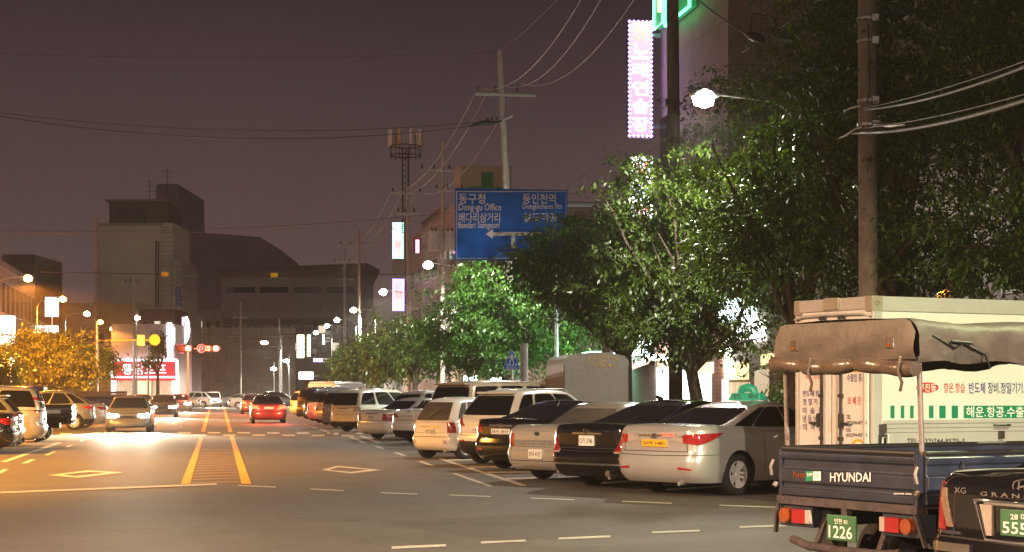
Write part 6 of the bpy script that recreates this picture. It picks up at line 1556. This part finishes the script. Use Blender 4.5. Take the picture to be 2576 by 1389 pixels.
for yy in (512, 620):
    z = P(0, yy, dS).z; q.tube([(0, 0, z), (a.x + 0.4, 0.0, z)], [0.09, 0.06], M_steel, 10); q.boxb(a.x + 0.4, b.x - 0.1, a.y + 0.051, -0.02, z - 0.05, z + 0.05, M_steel)
q.build("mast_arm", rs)

# crossing sign
d = 64.0; o = P(1287, 908, d); cs_ = thing("crossing_sign", "blue triangular pedestrian crossing sign on a thin pole, in front of the round tree", "road sign", (P(1288, HZ, d).x, d + 0.06, 0)); n = Vector((0, -1, 0)); T = mtx((P(1288, HZ, d).x, d + 0.06, 0), 0).inverted()
def tri(k): cx, cy = 1287, 912; return [(cx + (x - cx) * k, cy + (y - cy) * k) for x, y in ((1287, 880), (1291, 883), (1308, 925), (1307, 931), (1267, 931), (1266, 925), (1283, 883))]
q = MB(T)
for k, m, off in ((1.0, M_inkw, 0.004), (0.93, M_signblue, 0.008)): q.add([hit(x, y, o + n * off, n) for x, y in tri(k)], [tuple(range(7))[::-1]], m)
base = [hit(x, y, o - n * 0.02, n) for x, y in tri(1.0)]; top = [hit(x, y, o + n * 0.003, n) for x, y in tri(1.0)]; q.add(base + top, [tuple(range(7))] + [(i, (i + 1) % 7, 7 + (i + 1) % 7, 7 + i) for i in range(7)], M_steel); pl = q.build("plate", cs_)
q = MB(T); oo = o + n * 0.011
man = [[(1286, 888), (1289, 888), (1289, 891.5), (1286, 891.5)], [(1285, 892.5), (1290, 892.5), (1290.5, 902), (1284.5, 902)], [(1284.5, 902), (1287.5, 902), (1283.5, 913), (1280.5, 913)], [(1287.5, 902), (1290.5, 902), (1294.5, 913), (1291.5, 913)], [(1285, 893), (1286, 896), (1280.5, 903), (1279, 901.5)], [(1290, 893), (1295.5, 901.5), (1294, 903), (1289, 896)]]
for f in man: q.add([hit(x, y, oo, n) for x, y in f], [(3, 2, 1, 0)], M_inkw)
for i in range(4):
    x = 1274.5 + i * 7.2; q.add([hit(a_, b_, oo, n) for a_, b_ in ((x + 0.6, 914.5), (x + 3.6, 914.5), (x + 3.9, 921), (x - 0.3, 921))], [(3, 2, 1, 0)], M_inkw)
q.text_px("횡단보도", (1273, 923, 1302, 929.5), o, n, M_inkw, 0.011); q.build("pictogram", pl)
q = MB(); q.cyl((0, 0, 0), (0, 0, P(0, 900, d).z), 0.045, M_steel, n=10); q.build("pole", cs_)

# utility poles
def upole(px, py_top, d, px_base, r0, r1, label, arms=(), steps=False, zt=None, m=None):
    b = P(px_base, HZ, d); b.z = 0; t = P(px, py_top, d)
    if zt: t.z = zt
    return utility_pole(label, b, t, r0, r1, arms, steps=steps, m=m), b, t
p1, b1, t1 = upole(1257, 128, 80, 1302, 0.25, 0.11, "tall leaning concrete pole with a pale crossarm, above the blue road sign", arms=((P(0, 240, 80).z, 1.35, 0.15),))
q = MB(mtx(b1, RDA).inverted()); a = P(1290, 292, 79.8); q.bar(P(1265, 303, 79.8), a, 0.09, 0.09, M_steel); q.tube([P(1262, 304, 79.7), P(1240, 310, 79.6), P(1215, 309, 79.5), P(1180, 318, 79.4)], [0.03, 0.09, 0.11, 0.03], M_black, 8)
for i in range(3): q.cyl(P(1228 + i * 11, 304 - i * 1.5, 79.6), P(1226 + i * 11, 297 - i * 1.5, 79.6), 0.05, M_bark, n=8)
q.build("cable_bracket", p1)
upole(1025, 470, 119, 1030, 0.18, 0.11, "concrete pole with a crossarm, right of the banded LED sign", arms=((P(0, 487, 119).z, 1.4, 0.3), (P(0, 538, 119).z, 0.8, 0.1)))
upole(1114, 358, 110, 1114, 0.17, 0.08, "concrete pole with transformer drums, just left of the blue road sign", arms=((P(0, 430, 110).z, 1.3, -0.1), (P(0, 480, 110).z, 1.2, 0.7)))
upole(903, 575, 162, 908, 0.17, 0.10, "slim concrete pole at the left end of the grey blocks", arms=((P(0, 618, 162).z, 1.6, -0.2),))
upole(867, 625, 195, 868, 0.18, 0.12, "yellowish far concrete pole with short arms", arms=((P(0, 660, 195).z, 1.2, 0), (P(0, 703, 195).z, 1.0, 0)))
for px_, dx in ((1092, -0.35), (1122, 0.35)):
    pass
tr = thing("transformer", "pair of grey pole-mounted transformer drums beside the blue road sign", "transformer", (P(1114, HZ, 109.6).x, 109.4, P(0, 632, 109.6).z), RDA)
for x in (-0.55, 0.45):
    q = MB(); q.cyl((x, 0, 0), (x, 0, 1.1), 0.36, M_poleconc, n=16); q.cyl((x, 0, 1.1), (x, 0, 1.18), 0.38, M_steel, n=16)
    for k in (-0.12, 0.12): q.cyl((x + k, 0, 1.18), (x + k, 0, 1.42), 0.05, M_bark, n=8)
    q.build("drum", tr)
p5, b5, t5 = upole(2180, 0, 33.5, 2186, 0.185, 0.165, "thick mottled concrete pole behind the white box truck, nearest pole on the right", zt=11.5, m=M_poledark)
q = MB(mtx(b5, RDA).inverted())
for yy in (52, 108, 258, 318): z = P(0, yy, 33.5).z; c = b5.lerp(t5, z / t5.z); q.cyl((c.x, c.y, z), (c.x, c.y, z + 0.05), 0.195, M_steel, n=16); q.boxb(c.x + 0.05, c.x + 0.17, c.y - 0.24, c.y - 0.17, z - 0.05, z + 0.08, M_steel)
q.tube([P(2184, 60, 33.25), P(2187, 150, 33.25), P(2188, 230, 33.25), P(2180, 262, 33.2)], 0.012, M_black, 6); q.build("pole_band", p5)
utility_pole("dark pole with step bolts in front of the granite building", Vector((P(1701, HZ, 50).x, 50, 0)), Vector((P(1690, 0, 50).x, 50, 15.5)), 0.20, 0.16, m=M_bark, steps=True)
b_ = P(1306, HZ, 82); utility_pole("short pale concrete pole just right of the crossing sign", Vector((b_.x + 0.12, 66, 0)), Vector((b_.x + 0.12, 66, 3.4)), 0.14, 0.14)
for px_, yt, yb, d, r, lb in ((240, 545, 770, 160, .13, "thin tall flag-like pole left of the tall grey building"), (337, 672, 985, 175, .16, "pale pole in front of the red neon shop"), (605, 760, 985, 215, .15, "pole with a box in front of the beige wall"), (703, 800, 985, 230, .14, "thin far pole left of the yellow-green signs"), (373, 850, 985, 172, .12, "dark slim pole in front of the neon shop's sign")):
    b = P(px_, HZ, d); utility_pole(lb, Vector((b.x, d, 0)), Vector((b.x, d, P(0, yt, d).z)), r, r * 0.7, arms=((P(0, yt + 40, d).z, 0.9, 0),) if px_ in (337, 605) else (), aa=0)

# signal mast
d = 150; b = P(473, HZ, d); sm = thing("traffic_signal", "traffic signal mast with two red lights, turn sign and U-turn sign over the junction", "traffic signal", (b.x, d, 0))
T = mtx((b.x, d, 0), 0).inverted()
def sp_(x, y): return T @ P(x, y, d)
q = MB(); za = sp_(0, 877).z; q.tube([(0, 0, 0), (0, 0, za)], [0.12, 0.09], M_steel, 10); q.tube([(-0.6, 0, za), (sp_(556, 0).x, 0, za)], 0.06, M_steel, 8); q.build("mast", sm)
for cx in (475, 545):
    c = sp_(cx, 877); q = MB(); q.boxb(c.x - 1.0, c.x + 0.32, -0.32, -0.08, za - 0.24, za + 0.24, M_black); hd = q.build("signal_head", sm, bevel=0.03)
    q = MB(); q.cyl((c.x, -0.36, za), (c.x, -0.325, za), 0.21, glow("signal_red", (1.0, 0.10, 0.05), 45), n=20); q.build("red_light", hd)
    for k in (1, 2): q = MB(); q.cyl((c.x - 0.33 * k, -0.34, za), (c.x - 0.33 * k, -0.322, za), 0.13, M_dark, n=16); q.build("dark_lens", hd)
    l = bpy.data.lights.new("signal_glow", 'POINT'); l.energy = 900; l.color = (1, 0.05, 0.03); l.shadow_soft_size = 0.2; lo = bpy.data.objects.new("signal_glow", l); COL.objects.link(lo); lo.parent = sm; lo.location = (c.x, -0.7, za)
q = MB(); c = sp_(460, 877); q.boxb(c.x - 0.4, c.x + 0.4 - 0.35, -0.12, -0.09, za - 0.4, za + 0.4, mat("sign_litblue", (0.10, 0.08, 0.45), var=0.05)); q.add([(c.x - .25, -.13, za - .25), (c.x - .12, -.13, za - .25), (c.x - .12, -.13, za + .2), (c.x - .25, -.13, za + .2)], [(0, 1, 2, 3)], M_inkw); q.add([(c.x - .38, -.13, za + .14), (c.x - .2, -.131, za + .04), (c.x - .2, -.131, za + .26)], [(0, 1, 2)], M_inkw); q.build("turn_sign", sm)
q = MB(); c = sp_(508, 877); q.cyl((c.x, -0.34, za), (c.x, -0.30, za), 0.36, M_inkw, n=28); q.cyl((c.x, -0.35, za), (c.x, -0.341, za), 0.32, MATS["sign_litblue"], n=28)
q.tube([(c.x - 0.12, -0.37, za - 0.2), (c.x - 0.12, -0.37, za + 0.08), (c.x - 0.06, -0.37, za + 0.17), (c.x + 0.04, -0.37, za + 0.17), (c.x + 0.1, -0.37, za + 0.08), (c.x + 0.1, -0.37, za - 0.1)], 0.045, M_inkw, 6); q.build("uturn_sign", sm)
q = MB(); c = sp_(531, 877); q.boxb(c.x - 0.42, c.x - 0.02, -0.36, -0.33, za - 0.2, za + 0.2, M_inkw); q.text("유턴시", (c.x - 0.38, -0.365, za - 0.12), (0.33, 0, 0), (0, 0, 0.24), M_inkr); q.build("plate_sign", sm)
# mast arm with round sign, left; sodium light painted into their yellow
d = 130; b = P(244, HZ, d); ms = thing("sign_mast", "yellow-lit mast arm with a round sign disc, right of the orange-lit tree", "sign post", (b.x, d, 0)); za = P(0, 857, d).z
q = MB(); q.tube([(0, 0, 0), (0, 0, za + 1.4)], [0.13, 0.09], M_steel, 10); q.build("post", ms)
q = MB(); q.tube([(0, 0, za), (P(392, 0, d).x - b.x, 0, za + 0.05)], [0.07, 0.05], mat("pole_sodium_tint", (0.5, 0.36, 0.12), rough=0.5), 8); q.build("arm", ms)
q = MB(); x = P(390, 0, d).x - b.x; q.cyl((x, -0.12, za + 0.05), (x, -0.08, za + 0.05), 0.40, mat("disc_sodium_tint", (0.62, 0.45, 0.10), rough=0.4), n=28); q.build("disc", ms)
q = MB(); x = P(355, 0, d).x - b.x; q.boxb(x - 0.27, x + 0.27, -0.1, -0.07, za - 0.35, za + 0.4, M_inkw); q.build("plate_sign", ms)

# ================================================================== wires
def wp(x, y, d): return P(x, y, d)
M_wire = mat("wire_pale", (0.24, 0.21, 0.195), rough=0.5, var=0); M_wired = mat("wire_dark", (0.05, 0.042, 0.04), rough=0.6, var=0)
GW = "overhead power lines"
wire("thin earth wire rising from the leaning pole's tip to the top edge", [wp(1257, 128, 80), wp(1412, -12, 52)], 0.010, M_wired, 0.10, group=GW)
for a, b, lb in (((1208, 220), (1470, -16), "left line of three pale wires rising from the crossarm to the top edge"), ((1265, 215), (1520, -16), "middle line of three pale wires rising from the crossarm to the top edge"), ((1312, 210), (1605, -16), "right line of three pale wires rising from the crossarm to the top edge")):
    wire(lb, [wp(*a, 80), wp(*b, 55)], 0.016, M_wire, 1.0, group=GW)
for a, b, lb in (((1193, 240), (985, 485), "left wire falling from the big crossarm to the next pole"), ((1222, 240), (1010, 487), "middle wire falling from the big crossarm to the next pole"), ((1262, 290), (1058, 487), "right wire falling from the big crossarm to the next pole")):
    wire(lb, [wp(*a, 80), wp(*b, 119)], 0.018, M_wire, 1.15, group=GW)
for a, b, lb in (((980, 490), (880, 615), "left wire between the second and third poles on the right"), ((1008, 490), (905, 612), "middle wire between the second and third poles on the right"), ((1045, 490), (925, 612), "right wire between the second and third poles on the right")):
    wire(lb, [wp(*a, 119), wp(*b, 162)], 0.020, M_wire, 0.9, group=GW)
for a, b, lb in (((878, 618), (850, 690), "left wire running on to the far yellowish pole"), ((905, 618), (880, 690), "right wire running on to the far yellowish pole")):
    wire(lb, [wp(*a, 162), wp(*b, 195)], 0.022, M_wire, 0.7, group=GW)
wire("faint highest wire from the leaning pole's tip to the left edge", [wp(1252, 131, 80), wp(-40, 133, 80)], 0.012, M_wired, 0.25, 40, GW)
wire("upper of the two dark cables crossing the whole sky to the left edge", [wp(1200, 308, 80), wp(-60, 276, 78)], 0.018, M_wired, 0.62, 48, GW)
wire("lower of the two dark cables crossing the whole sky to the left edge", [wp(1200, 316, 80), wp(-60, 282, 77)], 0.022, M_wired, 0.85, 48, GW)
wire("faint upper cable across the street over the tall grey building", [wp(1140, 535, 112), wp(-60, 578, 120)], 0.016, M_wired, 0.5, 40, GW)
wire("faint lower cable across the street over the tall grey building", [wp(1140, 548, 112), wp(-60, 584, 120)], 0.016, M_wire, 0.45, 40, GW)
wire("dark cable with yellow tags across the street, low over the junction", [wp(100, 684, 118), wp(1045, 690, 118)], 0.030, M_wired, 0.12, 40, GW)
for px_, py_, lb in ((415, 690, "yellow tag hanging on the cable over the tall building"), (690, 692, "yellow tag hanging on the cable over the grey hall")):
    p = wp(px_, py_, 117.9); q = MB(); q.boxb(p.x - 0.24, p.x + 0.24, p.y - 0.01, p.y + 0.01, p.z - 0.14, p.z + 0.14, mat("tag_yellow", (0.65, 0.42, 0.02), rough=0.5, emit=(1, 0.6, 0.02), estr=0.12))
    tag(q.build("cable_tag"), lb, "tag")
for y0, y1, lb in ((838, 838, "top wire of the bundle low over the junction by the red lights"), (868, 880, "middle wire of the bundle low over the junction by the red lights"), (893, 900, "bottom wire of the bundle low over the junction by the red lights")):
    wire(lb, [wp(455, y0, 200), wp(790, y1, 200)], 0.03, M_wired, 0.25, group=GW)
wire("pale stay wire slanting from the blue sign up to the neon sign", [wp(1424, 474, 56), wp(1580, 345, 52)], 0.014, M_wire, 0.05, group=GW)
wire("pale line crossing the granite building at the top", [wp(1868, 132, 47), wp(2075, -12, 40)], 0.014, M_wire, 0.05, group=GW)
for a, b, lb in (((1748, -8), (1890, 95), "left dark cable at the top running to a black clamp"), ((1885, -8), (1985, 85), "middle dark cable at the top running to a black clamp"), ((2035, -8), (2150, 62), "right dark cable at the top beside the leafy crown")):
    wire(lb, [wp(*a, 50), wp(*b, 44)], 0.02, M_wired, 0.05, group=GW)
for a, b, lb in (((1878, 85), (1925, 105), "left black cable clamp in front of the granite building"), ((1938, 80), (1990, 98), "right black cable clamp in front of the granite building")):
    p0 = wp(*a, 44); p1_ = wp(*b, 44); q = MB(); q.tube([p0, p0.lerp(p1_, .2), p0.lerp(p1_, .5), p0.lerp(p1_, .8), p1_], [0.04, 0.11, 0.13, 0.11, 0.04], M_black, 8); q.tube([p0.lerp(p1_, .2), p0.lerp(p1_, .3) + Vector((0, 0, .55)), p0.lerp(p1_, .9) + Vector((.2, 0, .6)), p0.lerp(p1_, 1.5) + Vector((.3, 0, .1))], 0.02, M_black, 6); tag(q.build("cable_clamp"), lb, "cable clamp", "black cable clamps")
wire("twisted upper service cable from the near right pole to the right edge", [wp(2172, 272, 33.2), wp(2600, 146, 21)], 0.010, M_wired, 0.06, group=GW)
wire("upper telephone bundle from the near right pole to the right edge", [wp(2175, 276, 33.2), wp(2600, 160, 21)], 0.024, M_wired, 0.10, group=GW)
wire("twisted lower service cable from the near right pole to the right edge", [wp(2172, 322, 33.2), wp(2600, 231, 21)], 0.010, M_wired, 0.06, group=GW)
wire("lower telephone bundle from the near right pole to the right edge", [wp(2140, 335, 34), wp(2600, 246, 21)], 0.030, M_wired, 0.12, group=GW)
q = MB(); q.tube([wp(2170, 318, 33.1), wp(2150, 325, 33.3), wp(2130, 340, 33.6), wp(2110, 348, 33.9)], [0.03, 0.02, 0.028, 0.008], M_steel, 6); q.tube([wp(2200, 312, 32.8), wp(2240, 316, 32), wp(2275, 314, 31.4)], [0.035, 0.05, 0.02], M_steel, 6); q.tube([wp(2165, 265, 33.1), wp(2140, 272, 33.4), wp(2122, 280, 33.7)], [0.02, 0.02, 0.008], M_steel, 6)
tag(q.build("cable_splice"), "shiny knotted cable splices where the bundles meet the near right pole", "cable splice")

# ================================================================== trees
tree("big leafy street tree behind the silver taxi, its top reaching the white lamp", P(1770, HZ, 48.5), 0.19, 2.3,
     [(-0.3, 0.6, 4.2, 2.6, 2.2, 1.5), (-1.6, 0.4, 5.6, 1.6, 1.8, 1.5), (1.2, 0.3, 5.2, 2.0, 2.0, 1.6), (-0.2, 0.8, 7.0, 2.2, 2.0, 1.6), (1.0, 1.2, 9.0, 1.5, 1.6, 1.7), (-1.2, -0.4, 3.3, 1.5, 1.5, 0.9), (1.0, -0.6, 3.0, 1.2, 1.2, 0.8), (-1.9, 0.3, 7.3, 1.3, 1.2, 1.2)], 560, 60, 0.155, 11, lean=(-0.35, 0))
tree("dark tall street tree left of the white box truck, reaching above the lamp", P(1985, HZ, 40.2), 0.17, 3.0,
     [(0.4, 0.2, 5.3, 2.3, 2.2, 1.5), (-0.7, 0.1, 6.4, 1.5, 1.6, 1.3), (0.9, 0.2, 7.4, 1.7, 1.8, 1.6), (1.1, 0.3, 9.2, 1.5, 1.6, 1.5), (-0.2, 0.6, 5.0, 2.0, 1.6, 1.1)], 420, 60, 0.15, 12, lean=(0.2, 0))
tree("dark leafy tree right of the mottled concrete pole, over the white box truck", Vector((7.75, 36.6, 0)), 0.2, 3.2,
     [(0, 0, 5.2, 2.8, 2.5, 1.5), (-1.2, 0.4, 7.2, 1.8, 1.8, 1.7), (1.2, 0, 7.4, 2.1, 2.0, 1.8), (0, 0.4, 9.4, 2.4, 2.2, 1.6), (0.4, 0.6, 3.9, 2.2, 2.0, 0.9)], 480, 60, 0.15, 13)
tree("darkest leafy tree filling the upper right corner", Vector((9.9, 32.5, 0)), 0.22, 3.4,
     [(0, 0, 5.0, 2.6, 2.6, 1.5), (-1.4, 0, 7.0, 1.9, 1.9, 1.8), (0.6, 0, 7.6, 2.4, 2.2, 2.0), (-0.8, 0, 9.0, 1.9, 1.9, 1.4), (-0.6, 0.4, 3.9, 2.2, 2.0, 0.9)], 480, 60, 0.14, 14)
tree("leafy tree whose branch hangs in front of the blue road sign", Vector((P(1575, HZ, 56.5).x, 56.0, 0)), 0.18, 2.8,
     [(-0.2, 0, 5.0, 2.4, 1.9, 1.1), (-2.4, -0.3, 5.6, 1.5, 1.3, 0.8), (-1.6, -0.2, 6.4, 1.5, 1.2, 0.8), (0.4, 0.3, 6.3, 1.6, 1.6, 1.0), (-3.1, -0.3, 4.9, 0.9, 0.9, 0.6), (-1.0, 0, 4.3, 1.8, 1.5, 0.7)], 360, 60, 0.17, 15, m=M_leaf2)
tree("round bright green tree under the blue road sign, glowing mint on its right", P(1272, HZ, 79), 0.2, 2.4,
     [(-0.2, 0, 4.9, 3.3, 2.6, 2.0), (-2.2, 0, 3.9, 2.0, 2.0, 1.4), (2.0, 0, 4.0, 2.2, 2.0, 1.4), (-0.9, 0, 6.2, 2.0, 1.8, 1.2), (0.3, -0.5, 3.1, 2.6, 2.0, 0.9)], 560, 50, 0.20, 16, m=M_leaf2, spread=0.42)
tree("dark green tree left of the round bright tree", RD(12.4, 113), 0.2, 2.2, [(0, 0, 4.6, 2.9, 2.5, 2.0), (-1.8, 0, 3.7, 1.8, 1.8, 1.4), (1.5, 0, 4.0, 1.8, 1.8, 1.5)], 300, 44, 0.26, 17, spread=0.5)
tree("yellow-green edged tree at the far end of the right row", RD(12.6, 140), 0.2, 2.2, [(0, 0, 4.4, 2.8, 2.5, 2.0), (-1.7, 0, 3.6, 1.7, 1.7, 1.5)], 220, 40, 0.32, 18, spread=0.55)
tree("smallest tree of the right row, beside the yellow-green signs", RD(12.8, 168), 0.2, 2.2, [(0, 0, 4.2, 2.6, 2.4, 1.9)], 150, 36, 0.36, 19, spread=0.6)
GT = "street trees on the left pavement"
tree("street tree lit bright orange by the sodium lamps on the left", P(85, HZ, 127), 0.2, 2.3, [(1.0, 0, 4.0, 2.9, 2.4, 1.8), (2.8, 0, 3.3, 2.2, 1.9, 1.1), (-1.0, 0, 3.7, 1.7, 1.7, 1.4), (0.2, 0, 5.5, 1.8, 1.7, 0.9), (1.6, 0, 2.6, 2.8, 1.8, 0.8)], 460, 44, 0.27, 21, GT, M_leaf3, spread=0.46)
tree("dim leafy tree at the left edge under the white signs", P(2, HZ, 108), 0.16, 2.0, [(-0.3, 0, 3.0, 1.6, 1.6, 1.2)], 130, 40, 0.24, 22, GT, spread=0.45)
tree("greenish tree right of the orange-lit tree", P(222, HZ, 152), 0.16, 2.0, [(0, 0, 3.9, 2.2, 2.0, 1.6), (1.3, 0, 4.4, 1.6, 1.4, 0.9)], 180, 36, 0.32, 23, GT, M_leaf2, spread=0.55)
tree("thin knotty pollarded tree in front of the red neon shop", P(397, HZ, 168), 0.17, 3.5, [(0.1, 0, 6.0, 0.7, 0.7, 1.5), (-0.9, 0, 4.4, 0.8, 0.7, 0.5)], 70, 30, 0.30, 24, GT, spread=0.35)
tree("small bush-like sapling behind the box truck's left edge", P(1972, HZ, 43), 0.06, 1.2, [(0.3, 0, 1.7, 0.7, 0.7, 0.7)], 40, 40, 0.14, 25)

add_haze(0.0003, (0.95, 0.90, 0.88), (-300, 300, -70, 700, -1.0, 75))
